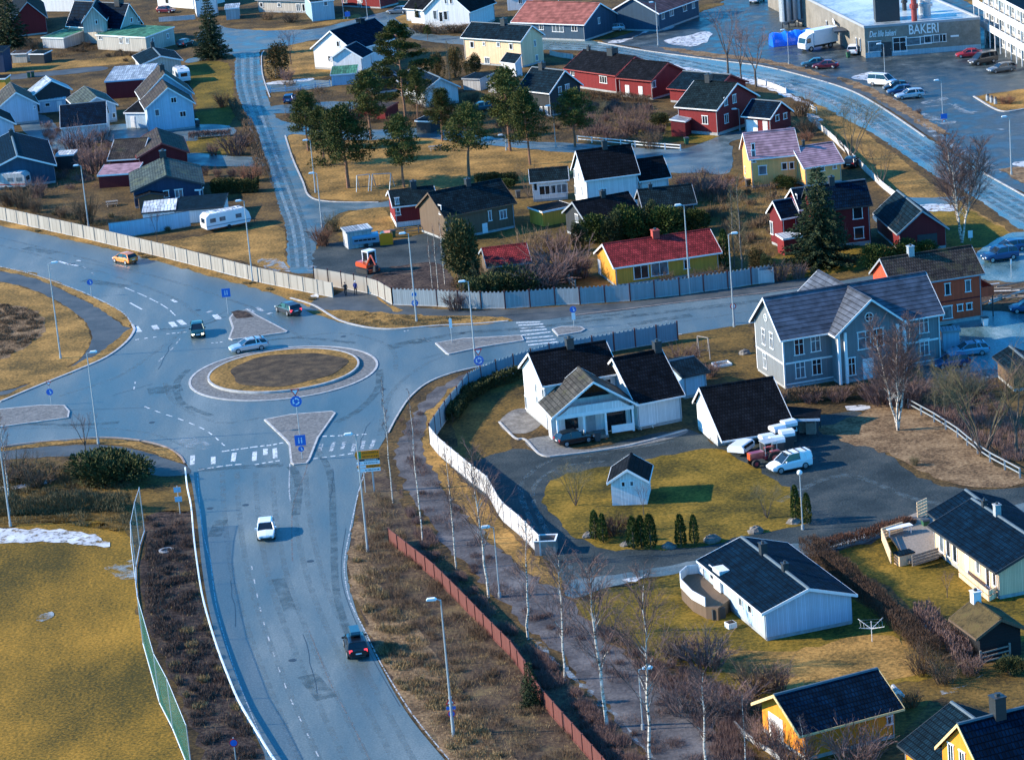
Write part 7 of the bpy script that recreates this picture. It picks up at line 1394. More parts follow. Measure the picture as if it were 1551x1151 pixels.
r = ramp(n, [(.40, (.05,.04,.035)), (.46, (.42,.37,.31)), (.58, (.64,.57,.49))]); n.links.new(no.outputs['Fac'], r.inputs[0]); n.links.new(r.outputs[0], b.inputs['Base Color'])

def rv(rg): 
    while True:
        v = Vector((rg.uniform(-1,1), rg.uniform(-1,1), rg.uniform(-1,1)))
        if .01 < v.length <= 1: return v
def leaf(m, c, d, L, w_, rg):
    """a thin needle/leaf spray: one narrow triangle pair"""
    s = d.cross(rv(rg)).normalized()*w_; e = c+d*L; mid = c+d*(L*.5)
    m.add([c, mid+s, e, mid-s], [(0, 1, 2, 3)])
def clump(m, c, r, n, rg, L, w_, up=.35):
    for _ in range(n):
        d = rv(rg); q = c+Vector((d.x*r, d.y*r, d.z*r*.6)); o = (d.normalized()+rv(rg)*.7+Vector((0, 0, up))).normalized(); leaf(m, q, o, L*rg.uniform(.6, 1.2), w_, rg)
def finish(name, kind, tm, cm, tmat, cmat, cname='crown'):
    root = bpy.data.objects.new(name, None); COL.objects.link(root)
    if tm.f: tm.build('trunk', tmat, root)
    if cm.f: cm.build(cname, cmat, root)
    return root
def limb(m, p, q, r0, r1, n=5, seg=3, bend=.08, rg=random):
    L = (q-p).length; prev = p; ro = r0
    for i in range(1, seg+1):
        t = i/seg; c = p.lerp(q, t)+(rv(rg)*L*bend if i < seg else Vector()); rn = r0+(r1-r0)*t; m.tube(prev, c, ro, rn, n, cap=False); prev = c; ro = rn
def make_pine(seed, H=11.0, cr=3.9, lo=.34, n=1.4):
    rg = random.Random(seed); t = MB(); c = MB(); top = Vector((rg.uniform(-.4,.4), rg.uniform(-.4,.4), H)); limb(t, Vector(), top*.97, .24, .05, 7, 6, .012, rg)
    for i in range(30):
        f = lo+(1-lo)*((i+.5)/30)**.9; z = f*H; rad = cr*(1-((f-lo)/(1-lo))**1.7)**.6*rg.uniform(.55, 1.08)+.25; a = i*2.4+rg.uniform(-.5,.5); b0 = top*f; e = Vector((b0.x+rad*math.cos(a), b0.y+rad*math.sin(a), z+rg.uniform(-.1,.7)))
        limb(t, Vector((b0.x, b0.y, z-.5)), e, .06, .02, 4, 3, .06, rg)
        for k in range(5):
            u = .38+.62*k/4; q = Vector((b0.x, b0.y, z-.3)).lerp(e, u)+rv(rg)*.35; clump(c, q+Vector((0,0,.2)), rg.uniform(.5,.95), int(58*n), rg, .36, .065)
    for k in range(6): clump(c, top+rv(rg)*.6-Vector((0,0,.3)), .6, 40, rg, .32, .05)
    return finish('pine_tree', 0, t, c, 'pine_bark', 'pine_needles')
def make_spruce(seed, H=13.0, R=2.6, mat_='spruce_needles', name='spruce_tree', dens=1.0, lo=.04):
    rg = random.Random(seed); t = MB(); c = MB(); limb(t, Vector(), Vector((0,0,H*.98)), .22, .02, 6, 5, .004, rg); z = lo*H
    while z < H*.98:
        f = z/H; rad = R*(1-f)**.85*rg.uniform(.8, 1.12)+.12; nb = max(5, int(10*(1-f)+4))
        for i in range(nb):
            a = 6.283*i/nb+rg.uniform(-.3,.3); rr = rad*rg.uniform(.7,1.12); d = Vector((math.cos(a), math.sin(a), -.22))
            k = max(2, int(rr/.28))
            for j in range(k):
                q = Vector((0,0,z))+d*(rr*(j+.6)/k); q.z += .16*((j+.6)/k)**2*rr
                for _ in range(int(8*dens)): o = (d+rv(rg)*.9).normalized(); leaf(c, q+rv(rg)*.22, o, rg.uniform(.2,.38), .06, rg)
        z += H*.034+.12
    return finish(name, 0, t, c, 'bark', mat_)
def make_thuja(seed, H=2.4, R=.42, mat_='thuja_leaves', name='thuja'):
    rg = random.Random(seed); t = MB(); c = MB(); t.tube((0,0,0), (0,0,H*.7), .06, .03, 5)
    for _ in range(900):
        f = rg.random()**.85; z = .05+f*(H-.1); prof = (min(1, f*5+.55))*(1-f**2.4)**.6; rad = R*prof*rg.uniform(.72,1.1); a = rg.uniform(0, 6.283); p = Vector((rad*math.cos(a), rad*math.sin(a), z)); o = (Vector((math.cos(a)*.4, math.sin(a)*.4, 1))+rv(rg)*.4).normalized(); leaf(c, p, o, rg.uniform(.12,.24), .045, rg)
    return finish(name, 0, t, c, 'bark', mat_)
def make_bush(seed, R=1.0, H=1.3, n=2600, mat_='juniper_needles', name='evergreen_bush', lf=.22):
    """an irregular leafy bush built from several lobes"""
    rg = random.Random(seed); t = MB(); c = MB(); lobes = [(Vector((rg.uniform(-.55,.55)*R, rg.uniform(-.5,.5)*R, rg.uniform(.35,.7)*H)), rg.uniform(.35,.6)) for _ in range(9)]
    for l_, s in lobes: limb(t, Vector((0,0,0)), l_, .05, .015, 4, 2, .05, rg)
    for _ in range(n):
        l_, s = rg.choice(lobes); d = rv(rg).normalized(); k = rg.uniform(.65, 1.08); q = l_+Vector((d.x*s*R*k, d.y*s*R*k, d.z*s*H*.75*k))
        if q.z < .03: q.z = rg.uniform(.03,.3)
        leaf(c, q, (d+Vector((0,0,.5))+rv(rg)*.6).normalized(), lf*rg.uniform(.6,1.2), lf*.2, rg)
    return finish(name, 0, t, c, 'bark', mat_, 'foliage')
def twig(m, p, d, L, r, rg, depth, n=3, kids=3, spread=.55, grav=0.0, lo=.35):
    r = min(r, .03); seg = 2; prev = p; dd = d.copy(); pts = [p]
    for i in range(seg):
        dd = (dd+rv(rg)*.14+Vector((0, 0, grav))).normalized(); q = prev+dd*(L/seg); m.tube(prev, q, r*(1-.4*i/seg), r*(1-.4*(i+1)/seg), n, cap=False); prev = q; pts.append(q)
    if depth > 0:
        for k in range(kids):
            t = lo+(1-lo)*(k+rg.random())/kids; q = pts[0].lerp(pts[1], t*2) if t < .5 else pts[1].lerp(pts[2], t*2-1)
            s = (dd+rv(rg)*spread*1.3).normalized(); twig(m, q, s, L*rg.uniform(.45,.7), r*.55, rg, depth-1, n, kids, spread, grav, lo)
def make_birch(seed, H=12.0, spread=1.0, dens=1.0, stems=1, low=.3, name='birch_tree', twigs='twigs_purple', bark='birch_bark'):
    rg = random.Random(seed); t = MB(); c = MB()
    for s in range(stems):
        lean_ = Vector((rg.uniform(-.05,.05), rg.uniform(-.05,.05), 1)) if stems == 1 else Vector((.22*math.cos(s*2.1), .22*math.sin(s*2.1), 1)); hh = H*rg.uniform(.85,1) if stems > 1 else H; top = lean_*hh; n = 8; pr = Vector(); R0 = .13*(H/11); P_ = [pr]
        for i in range(1, n+1): q = top*(i/n)+Vector((rg.uniform(-.12,.12), rg.uniform(-.12,.12), 0)); t.tube(pr, q, R0*(1-(i-1)/n*.85), R0*(1-i/n*.85), 6, cap=False); pr = q; P_.append(q)
        nb = int(38*dens)
        for i in range(nb):
            f = low+(1-low)*(i+rg.random())/nb; j = min(n-1, int(f*n)); q = P_[j].lerp(P_[j+1], f*n-j); a = rg.uniform(0, 6.283); L = (1-f*.75)*H*.22*spread*rg.uniform(.6,1.2); d = Vector((math.cos(a)*.75, math.sin(a)*.75, 1)).normalized()
            mm = t if (L > H*.16 and rg.random() < .55) else c
            mm.tube(q, q+d*L*.4, R0*.22, R0*.15, 4, cap=False); twig(c, q+d*L*.35, d, L*.85, .027, rg, 2, 3, 5, .65, .01)
    return finish(name, 0, t, c, bark, twigs, 'branches')
def make_bare(seed, H=6.0, R=3.0, stems=5, dens=1.0, twigs='twigs_brown', bark='bark', name='bare_tree', depth=3, kids=4, trunk=0.0):
    rg = random.Random(seed); t = MB(); c = MB(); b0 = Vector((0, 0, trunk*H))
    if trunk > 0: limb(t, Vector(), b0, .13*H/6, .1*H/6, 6, 3, .03, rg)
    for s in range(stems):
        a = 6.283*s/stems+rg.uniform(-.4,.4); d = Vector((math.cos(a)*R/H*.9, math.sin(a)*R/H*.9, 1)).normalized(); L = H*(1-trunk)*.55; q = b0+d*L
        limb(t, b0, q, .05*H/6+.02, .03, 5, 3, .05, rg); twig(c, b0+d*L*.5, d, H*.5*(1-trunk*.5), .035, rg, depth, 3, kids, .75); twig(c, q-d*.2, d, H*.4*(1-trunk*.5), .03, rg, depth-1 if dens < 1 else depth, 3, kids, .8)
    return finish(name, 0, t, c, bark, twigs, 'branches')
def make_shrub(seed, R=1.0, H=1.5, n=60, mat_='twigs_purple', name='bare_shrub'):
    rg = random.Random(seed); c = MB(); t = MB()
    for _ in range(n):
        a = rg.uniform(0, 6.283); rr = rg.random()**.5*R*.55; d = Vector((math.cos(a)*rg.uniform(.1,.7), math.sin(a)*rg.uniform(.1,.7), 1)).normalized(); twig(c, Vector((rr*math.cos(a), rr*math.sin(a), 0)), d, H*rg.uniform(.45,.8), .02, rg, 2, 3, 3, .6)
    for k in range(6): a = k*1.05; t.tube((0,0,0), (.25*R*math.cos(a), .25*R*math.sin(a), H*.5), .04, .02, 4)
    root = finish(name, 0, t, c, 'bark', mat_, 'twigs'); return root
PROTO = {}
def proto(key, fn, *a, **k):
    o = fn(*a, **k); PROTO[key] = [o, False, k]
proto('pine0', make_pine, 11); proto('pine1', make_pine, 23, 10.0, 3.8, .34); proto('pine2', make_pine, 37, 12.0, 3.9, .42); proto('pine_big', make_pine, 5, 17.0, 6.4, .24, 3.2)
proto('spruce0', make_spruce, 3, 13, 3.5, dens=2.2); proto('spruce1', make_spruce, 9, 6, 1.9, name='conifer_tree'); proto('thuja0', make_thuja, 1); proto('thuja1', make_thuja, 2, 2.3, .36)
proto('bronze', make_bush, 17, 1.6, 5.0, 3600, 'bronze_needles', 'conifer_tree', .3); proto('jun0', make_bush, 4, 1.6, 1.8, 4200); proto('jun1', make_bush, 8, 1.4, 2.2, 3600, 'thuja_leaves'); proto('ever0', make_bush, 31, 1.8, 5.0, 5200, 'juniper_needles', 'conifer_tree', .3)
proto('ever1', make_bush, 33, 1.8, 5.0, 5200, 'olive_needles', 'conifer_tree', .3); HT_X = 1; proto('birch0', make_birch, 2, 12, 1.0, 1.1); proto('birch1', make_birch, 14, 12, 1.6, 1.3); proto('birch2', make_birch, 29, 12, .5, .8, low=.45); proto('birch_multi', make_birch, 41, 12, 1.5, 2.3, 3, .25)
proto('bare0', make_bare, 6, 6, 2.6, 5); proto('bare1', make_bare, 16, 6, 3.2, 7, twigs='twigs_olive', depth=4); proto('bare2', make_bare, 26, 6, 2.6, 4, twigs='twigs_purple', trunk=.3); proto('poplar', make_birch, 51, 12, .62, 1.9, low=.06, name='poplar_tree', twigs='twigs_olive', bark='grey_bark')
proto('shrub_p', make_shrub, 1); proto('shrub_b', make_shrub, 2, mat_='twigs_brown'); proto('shrub_r', make_shrub, 3, mat_='twigs_red'); proto('shrub_o', make_shrub, 4, mat_='twigs_olive')
HT = {'pine0':11,'pine1':10,'pine2':12,'pine_big':17,'spruce0':13,'spruce1':6,'thuja0':2.4,'thuja1':2.3,'bronze':5.6,'jun0':2.0,'jun1':2.4,'ever0':5.6,'ever1':5.6,'birch0':12.3,'birch1':12.5,'birch2':12.3,'birch_multi':12,'bare0':6.6,'bare1':6.6,'bare2':6.6,'poplar':12.5,'shrub_p':1.55,'shrub_b':1.55,'shrub_r':1.55,'shrub_o':1.55}
NAT = random.Random(77)
def plant(key, base, top, label, cat='tree', group=None, wide=1.0, rz=None, hmul=1.0):
    """base pixel -> ground point, top pixel row -> real height"""
    g_ = P(base); h = height_at(base, top)*hmul; k = h/HT[key]; pr = PROTO[key]
    if not pr[1]: o = pr[0]; pr[1] = True
    else: o = copy_tree(pr[0])
    tag(o, label, cat, group); o.matrix_world = Matrix.Translation((g_.x, g_.y, 0)) @ Matrix.Rotation(NAT.uniform(0, 6.28) if rz is None else rz, 4, 'Z') @ Matrix.Diagonal((k*wide, k*wide, k, 1)); return o
PG = 'pines in the park'
for k, b, t, w_, lb in (('pine0',(562,211),(562,112),1,'pine standing at the side street, left of the biggest pine'),('pine_big',(614,182),(605,40),1.1,'biggest pine with a broad crown in front of the small white house'),('pine2',(634,193),(640,108),.7,'slim pine close behind the biggest pine on its right'),
    ('pine1',(670,214),(668,139),.9,'pine at the side street between the biggest pine and the black timber house'),('pine1',(467,229),(461,145),.9,'upper left pine of the park near the street bend'),('pine0',(492,250),(477,166),1,'pine in front of the upper left park pine'),
    ('pine1',(528,285),(521,168),1.1,'park pine beside the green swing frame'),('pine0',(612,284),(607,180),.9,'park pine standing behind the small red house'),('pine2',(711,272),(706,166),1.2,'tall park pine behind the brown timber house'),
    ('pine0',(773,229),(768,108),.9,'pine beside the short lamp left of the black timber house'),('pine1',(803,250),(795,142),.75,'slender pine in front of the black timber house'),('pine0',(871,222),(872,140),1.2,'dense round pine right of the black timber house'),('pine2',(648,62),(640,40),1,'small pine top behind the biggest pine')):
    plant(k, b, t, lb, 'pine tree', PG, w_)
plant('spruce0', (1244,402), (1232,248), 'tall dense spruce in front of the dark red two-storey house', 'spruce tree', None, 1.4)
plant('spruce0', (322,88), (316,-8), 'tall dark spruce in the upper left beside the icy street', 'spruce tree', None, 1.15)
plant('spruce1', (15,72), (8,-16), 'dark evergreen tree filling the top left corner', 'conifer tree', None, 1.3)
plant('spruce1', (805,1070), (806,1002), 'small green spruce growing at the red fence', 'spruce tree', None, .85)
plant('ever1', (698,437), (693,320), 'tall dark conifer in front of the brown timber house', 'conifer tree', None, .9)
plant('spruce0', (718,438), (712,345), 'slender dark conifer right of the tall one by the brown house', 'conifer tree', None, .6)
plant('bronze', (425,118), (422,60), 'bronze-green conifer at the street bend below the far street', 'conifer tree', None, 1.2)
plant('bronze', (690,118), (686,66), 'bronze narrow conifer left of the cream house', 'conifer tree', None, .8); plant('bronze', (663,122), (658,76), 'rust-brown conifer between biggest pine and poplar', 'conifer tree', None, .9); plant('ever0', (716,112), (712,80), 'dark green conifer in front of the cream house wall', 'conifer tree', None, 1.4); plant('spruce1', (632,34), (628,4), 'small brown-green spruce on the terrace of the large white house', 'spruce tree', None, .5)
plant('spruce1', (730,32), (727,18), 'small spruce beside the blue wall of the large white house', 'spruce tree', None, .9)
for i, (b, t, w_, lb) in enumerate((((902,817),(900,774),.95,'left thuja of the left pair on the yard lawn'),((914,822),(912,779),.9,'right thuja of the left pair on the yard lawn'),((960,831),(958,782),1,'left thuja of the group of three'),((972,830),(968,781),.95,'middle thuja of the group of three'),((986,831),(982,780),1,'right thuja of the group of three'),((1032,828),(1029,780),1,'left one of the two lone thujas near the lawn corner'),((1052,824),(1048,780),.85,'right one of the two lone thujas near the lawn corner'),
    ((1206,790),(1203,736),.8,'brownish thuja left of the globe lamp'),((1223,794),(1219,748),.8,'dark thuja right of the globe lamp'),((1087,405),(1083,370),.8,'thuja at the right end of the red-roofed bungalow'),((1098,407),(1096,348),.8,'dark thuja behind the street lamp by the red-roofed bungalow'))): plant('thuja%d' % (i % 2), b, t, lb, 'thuja', 'thujas', w_)
JG = 'spreading junipers'
for b, t, w_, lb in (((150,725),(150,680),1.3,'left half of the dark juniper mass by the lower footpath'),((190,732),(188,693),1.3,'right half of the dark juniper mass by the lower footpath'),((170,728),(168,682),1.2,'middle of the dark juniper mass by the lower footpath'),((782,445),(780,405),1.2,'dark evergreen bush behind the blue-grey fence'),((730,455),(735,415),1,'evergreen bush below the tall conifer behind the fence')): plant('jun0', b, t, lb, 'juniper', JG, w_)
EG = 'evergreen bushes behind the red-roofed bungalow'
for k, b, t, w_, lb in (('jun1',(905,365),(903,318),1,'evergreen bush at the left end of the row behind the red roof'),('ever0',(928,368),(926,315),.9,'second evergreen in the row behind the red roof'),('jun1',(958,362),(956,308),1.1,'light green bush in the row behind the red roof'),('ever0',(985,358),(984,302),1.1,'tall evergreen behind the red chimney'),('jun1',(1010,356),(1010,305),1.1,'bushy evergreen right of the red chimney'),('ever0',(1040,350),(1040,308),1,'dark evergreen near the right end of the row'),('jun1',(1060,352),(1058,310),.9,'green bush beside the bare poplar'),('ever0',(880,380),(878,330),.7,'narrow dark conifer at the gable of the terraced house'),
    ('jun1',(1150,282),(1152,266),1.6,'left green bush in front of the yellow pink-roofed house'),('jun1',(1190,285),(1190,266),1.8,'right green bush in front of the yellow pink-roofed house'),('jun1',(1335,405),(1332,365),1.2,'bushy hedge plant left of the orange house'),('jun1',(1365,400),(1362,362),1.2,'hedge plant behind the orange house ridge'),('jun1',(1400,392),(1400,360),1.2,'hedge plant at the back of the orange house'),('bronze',(1148,420),(1146,370),.9,'bronze conifer left of the dark red house'),('ever0',(1165,425),(1163,380),.8,'dark conifer beside the bronze one'),
    ('jun1',(1448,538),(1445,525),1,'small yellow-green shrub by the shed roof at right'),('jun0',(1530,1022),(1528,992),.9,'dark bush below the turf barn'),('jun0',(700,620),(698,608),1.0,'low dark bush inside the blue fence bend'),('jun0',(1000,190),(998,170),1.0,'dark bush in the garden of the shuttered red house'),('bronze',(745,275),(742,262),2.0,'low hedge plant at the park edge behind the brown house'),('jun1',(770,285),(768,268),1.5,'yellow-green hedge bush between brown and white houses')): plant(k, b, t, lb, 'bush' if 'jun' in k else 'conifer tree', EG, w_)
BG = 'birches lining the footpath'
for k, b, t, w_, lb in (('birch2',(595,762),(583,572),.5,'slim white birch left of the footpath, nearest the crossing'),('birch2',(640,822),(621,590),.5,'second slim birch along the footpath'),('birch0',(691,862),(683,680),.6,'third birch along the footpath, near the corner fence'),('birch1',(740,905),(730,682),.8,'birch with spreading white limbs by the corner fence'),
    ('birch0',(800,968),(798,790),.9,'birch between the timber box and the red fence'),('birch1',(855,1030),(841,835),.9,'birch left of the icy ditch with dark foot'),('birch1',(920,1102),(906,850),1.0,'tall bushy birch at the icy ditch'),('birch1',(985,1165),(993,872),.85,'tallest white birch at the lower edge of the picture'),('birch1',(1068,1170),(1084,1015),1.2,'birch with dark trunk near the lower edge right of the tallest'),('birch0',(1130,1165),(1130,1050),.8,'thin birch stem in front of the yellow garage'),('birch0',(1222,1165),(1238,1085),1.1,'small birch top in front of the yellow carport')): plant(k, b, t, lb, 'birch tree', BG, w_)
plant('birch_multi', (1360,652), (1345,478), 'three-stemmed white birch on the leaf-covered ground in front of the grey mansion', 'birch tree', None, .95, rz=.5)
plant('birch_multi', (1457,368), (1452,200), 'large bare birch beside the main street at right', 'birch tree', None, 1.0, rz=2)
plant('birch0', (16,778), (2,632), 'white birch at the left edge', 'birch tree', None, .8)
for b, t, lb in (((655,437),(645,350),'leftmost thin birch stem behind the fence by the brown house'),((664,438),(660,340),'middle thin birch stem behind the fence by the brown house'),((674,432),(672,330),'rightmost thin birch stem behind the fence by the brown house')): plant('birch2', b, t, lb, 'birch tree', 'thin birches behind the fence', .7)
for b, t, w_, lb in (((1124,412),(1122,262),.9,'bare poplar column behind the blue-grey fence'),((1112,405),(1110,275),.8,'bare poplar just left of the tallest column'),((683,142),(680,60),.7,'thin bare poplar right of the biggest pine'),((1416,625),(1410,540),.8,'dark bare column tree right of the grey mansion'),((1431,632),(1428,548),.8,'second dark bare column tree right of the grey mansion'),((1395,600),(1392,520),.8,'brown bare column tree at the mansion corner')): plant('poplar', b, t, lb, 'poplar', 'bare column trees', w_)
TG = 'bare garden trees'
for k, b, t, w_, lb in (('bare2',(131,692),(128,630),1,'small bare tree by the lower footpath left of the lamp'),('bare1',(872,766),(868,702),.9,'bare tree on the yard lawn left of the white shed'),('bare1',(1162,785),(1160,732),.8,'bare young tree on the right part of the yard lawn'),('bare2',(975,780),(972,735),.7,'thin bare tree right in front of the white shed'),
    ('bare1',(1490,690),(1480,540),1.05,'large dense bare tree filling the right edge above the street'),('bare2',(1540,690),(1545,545),.9,'dark bare tree cut by the right edge'),('bare1',(1455,640),(1450,560),.9,'bare bushy tree left of the large dense one'),('bare2',(1103,112),(1098,14),.9,'leftmost bare street tree by the icy car park'),('bare2',(1123,128),(1120,40),.9,'middle bare street tree by the icy car park'),('bare2',(1145,132),(1148,45),1.1,'rightmost bare street tree by the icy car park'),
    ('bare1',(1288,243),(1285,150),1.1,'big bare tree at the white street fence'),('bare0',(1335,280),(1335,215),1.2,'broad brown bare tree on the roadside lawn'),('bare2',(1278,398),(1276,340),.5,'young bare tree in the lawn right of the spruce'),('bare2',(441,98),(438,48),1,'bare tree beside the bronze conifer'),('bare0',(48,720),(45,680),1.2,'brown bare shrub tree in the left verge'),('bare0',(90,722),(88,690),1,'bare shrub tree left of the juniper mass'),
    ('bare2',(1435,905),(1433,868),1,'small bare fruit tree by the cream bungalow'),('bare2',(239,372),(236,320),.5,'thin bare tree in front of the long white wall'),('bare1',(640,165),(650,120),1,'bare tree behind the biggest pine'),('bare0',(800,300),(795,245),.8,'bare tree in front of the low white house'),('bare1',(735,440),(735,395),.9,'bare brown tree below the red low roof'),('bare0',(1370,375),(1368,330),.8,'bare fruit tree in front of the red garage'),
    ('bare0',(1455,978),(1450,935),1.1,'bare bush tree left of the turf barn'),('bare0',(545,155),(545,115),.9,'bare tree below the green-roofed annex'),('bare0',(485,158),(485,128),.9,'bare tree by the side drive'),('bare1',(900,195),(895,150),1,'bare garden tree behind the round pine'),('bare0',(940,190),(938,158),1,'bare fruit tree in the red house garden'),('bare0',(965,195),(962,152),1,'brown bare tree at the red house garden corner')): plant(k, b, t, lb, 'bare tree', TG, w_)
# shrubs: (kind, base, top, width, label)
SG = 'bare garden shrubs'
shr = [('p',(122,240),(125,188),.9,'tall purple-brown shrub beside the navy-roofed garage'),('p',(143,262),(140,215),.9,'purple-brown shrub left of the red low wing'),('p',(155,215),(152,190),1,'shrub under the eave of the navy-roofed garage'),('r',(338,162),(336,142),1,'reddish shrub beside the street by the light blue house'),('p',(357,235),(355,198),1.1,'purple shrub at the street corner left'),('p',(323,236),(322,216),.8,'small round shrub on the lawn at the street corner'),
    ('b',(374,222),(374,200),1,'dark shrub next to the purple one at the street corner'),('r',(380,275),(380,250),1.3,'orange-brown shrub at the end of the clipped hedge'),('p',(330,268),(330,254),.9,'left of three round shrubs above the clipped hedge'),('p',(352,268),(352,254),.9,'middle of three round shrubs above the clipped hedge'),('p',(310,266),(310,252),.9,'right-hand round shrub nearest the navy gable'),('p',(435,122),(433,102),1,'purple shrub below the bronze conifer'),('p',(58,300),(58,270),.8,'dark purple shrub right of the pale caravan'),
    ('b',(15,312),(15,285),1,'brown shrub behind the grey fence at the left edge'),('b',(55,322),(55,300),.9,'brown conical shrub behind the grey fence'),('b',(95,330),(95,312),.9,'small green-brown bush behind the grey fence'),('b',(130,338),(128,300),.8,'brown bush beside the left fence lamp'),('b',(35,316),(33,280),.8,'tall thin shrub behind the left fence'),('r',(490,372),(488,342),1,'orange-brown shrub at the gravel yard entrance'),('o',(505,350),(503,325),.9,'shrub beside the small triangular lawn'),
    ('p',(820,440),(818,390),1.4,'purple shrub mass left of the red-roofed bungalow'),('p',(850,425),(848,370),1.3,'purple-brown shrub in the middle garden'),('b',(800,390),(798,355),1.3,'brown shrub between the red roof and the black-roofed house'),('p',(845,385),(843,348),1.2,'purple shrub below the yellow open shed'),('p',(760,430),(758,405),1.3,'purple shrub in front of the low red roof'),('p',(690,470),(688,440),1,'shrub tuft behind the fence below the conifer'),('p',(880,420),(880,385),1,'purple shrub at the gable of the yellow bungalow'),
    ('b',(1080,425),(1080,405),1.3,'brown shrub in front of the yellow bungalow wall'),('b',(1055,430),(1055,410),1.1,'shrub behind the fence near the lamp'),('b',(1010,432),(1010,412),.9,'shrub in front of the big picture window'),('p',(1065,300),(1063,262),1.5,'purple shrub left of the yellow pink-roofed house'),('p',(1095,300),(1095,265),1.2,'purple-brown shrub against the yellow pink-roofed house'),('p',(1040,285),(1040,262),1.4,'low purple shrub beside the street turning'),('b',(985,225),(985,200),1,'brown shrub behind the white rail fence'),('p',(955,205),(955,175),1.2,'purple shrub in the red house garden'),
    ('b',(1215,175),(1215,145),1,'dark red-brown shrub beside the garage gable'),('b',(1225,205),(1222,178),1,'brown shrub behind the pink roof'),('r',(1222,214),(1235,200),1.4,'low red-brown shrub strip beside the pink roof'),('p',(1180,425),(1180,395),1.1,'purple shrub below the red porch'),('p',(1210,422),(1210,400),1,'purple shrub at the foot of the tall spruce'),('b',(1290,400),(1288,388),1.4,'low brown shrub on the lawn right of the spruce'),('p',(1320,608),(1318,585),1.2,'brown shrub at the foot of the mansion wall'),
    ('p',(1340,612),(1338,560),1.1,'tall brown shrub in front of the mansion door'),('p',(1370,615),(1368,565),1.1,'brown shrub in front of the right mansion windows'),('p',(1395,615),(1393,575),1.1,'brown shrub behind the birch clump'),('p',(1180,608),(1190,590),1.6,'brown shrub at the left mansion corner'),('p',(1230,610),(1228,588),1.3,'brown hedge plant below the mansion windows'),('p',(1270,608),(1268,586),1.3,'brown hedge plant in front of the mansion columns'),('r',(930,810),(930,782),1.5,'red-brown round shrub between the thuja groups'),
    ('o',(1385,705),(1386,690),.8,'small yellow shrub beside the street edge'),('p',(1040,555),(1030,520),1.2,'brown shrub at the end of the blue fence'),('p',(1075,570),(1075,548),1.2,'brown shrub beside the teal annex roof'),('p',(1175,1045),(1172,1005),1.1,'purple-brown shrub at the lower lawn edge'),('b',(1145,1050),(1142,1010),1.4,'bushy dark shrub left on the lower lawn edge'),('p',(1070,1010),(1068,960),1.4,'purple shrub behind the tallest birch'),('p',(1030,1000),(1028,960),1.3,'purple shrub left of the bungalow lawn'),
    ('p',(1110,1080),(1108,1035),1.4,'purple-brown shrub below the bungalow lawn'),('p',(1040,1080),(1040,1030),1.3,'shrub between the birches at the lower edge'),('p',(1160,1130),(1158,1085),1.2,'brown shrub left of the yellow garage'),('p',(1300,1160),(1300,1100),1.3,'bare shrub right in front of the carport'),('p',(1200,1165),(1198,1115),1.2,'bare shrub in front of the yellow garage wall'),('b',(1400,1020),(1398,985),1.3,'brown shrub at the end of the hedge'),
    ('b',(1430,1035),(1428,1005),1.2,'brown shrub right of the hedge end'),('p',(1470,1020),(1468,990),1.2,'dark shrub below the turf barn wall'),('b',(1380,1070),(1378,1045),1,'brown shrub behind the yellow house wing'),('p',(540,180),(538,160),1.3,'brown shrub by the low red shed'),('b',(60,735),(60,705),1.6,'brown shrub in the left verge'),('b',(20,730),(20,695),1.5,'brown shrub at the left edge below the footpath'),('b',(50,75),(30,60),1.2,'brown shrub at the top left lawn'),('b',(160,62),(90,60),1,'brown shrub near the green garage'),('b',(132,72),(132,63),1,'small shrub at the beige house wall'),
    ('b',(405,30),(405,18),1.6,'brown shrub at the long pale house'),('b',(440,34),(440,20),1.8,'dark shrub in front of the long pale house'),('b',(640,50),(650,36),2.2,'brown hedge plants below the large white house'),('b',(690,50),(690,38),2,'brown hedge plants right of the walled terrace'),('p',(1370,135),(1368,125),1,'shrub on the lot verge'),('p',(1392,172),(1390,164),1,'small shrub at the street edge of the lot'),('r',(1525,158),(1522,146),1.8,'red-brown shrub on the lot island'),('p',(1455,590),(1450,560),1.4,'brown shrub below the pale blue estate car'),('p',(1480,600),(1480,565),1.5,'brown shrub mass by the shed at the right')]
for k, b, t, w_, lb in shr: plant('shrub_'+k, b, t, lb, 'shrub', SG, w_*.95)
# woodpile behind the orange house
root = empty('woodpile', P(1525, 446)); tag(root, 'loose pile of pale planks beside the orange house', 'woodpile')
for i in range(12):
    rg = random.Random(i); a = rg.uniform(-.6,.9); L = rg.uniform(1.5,3.5); x, y = rg.uniform(-3.5,3.5), rg.uniform(-4,4); d = Vector((math.cos(a), math.sin(a), 0)); m = MB(); m.tube(Vector((x,y,.1+.05*i))-d*L, Vector((x,y,.15+.05*i))+d*L, .09, .09, 4); m.build('plank', 'deck_wood' if i % 3 else 'fence_white', root)
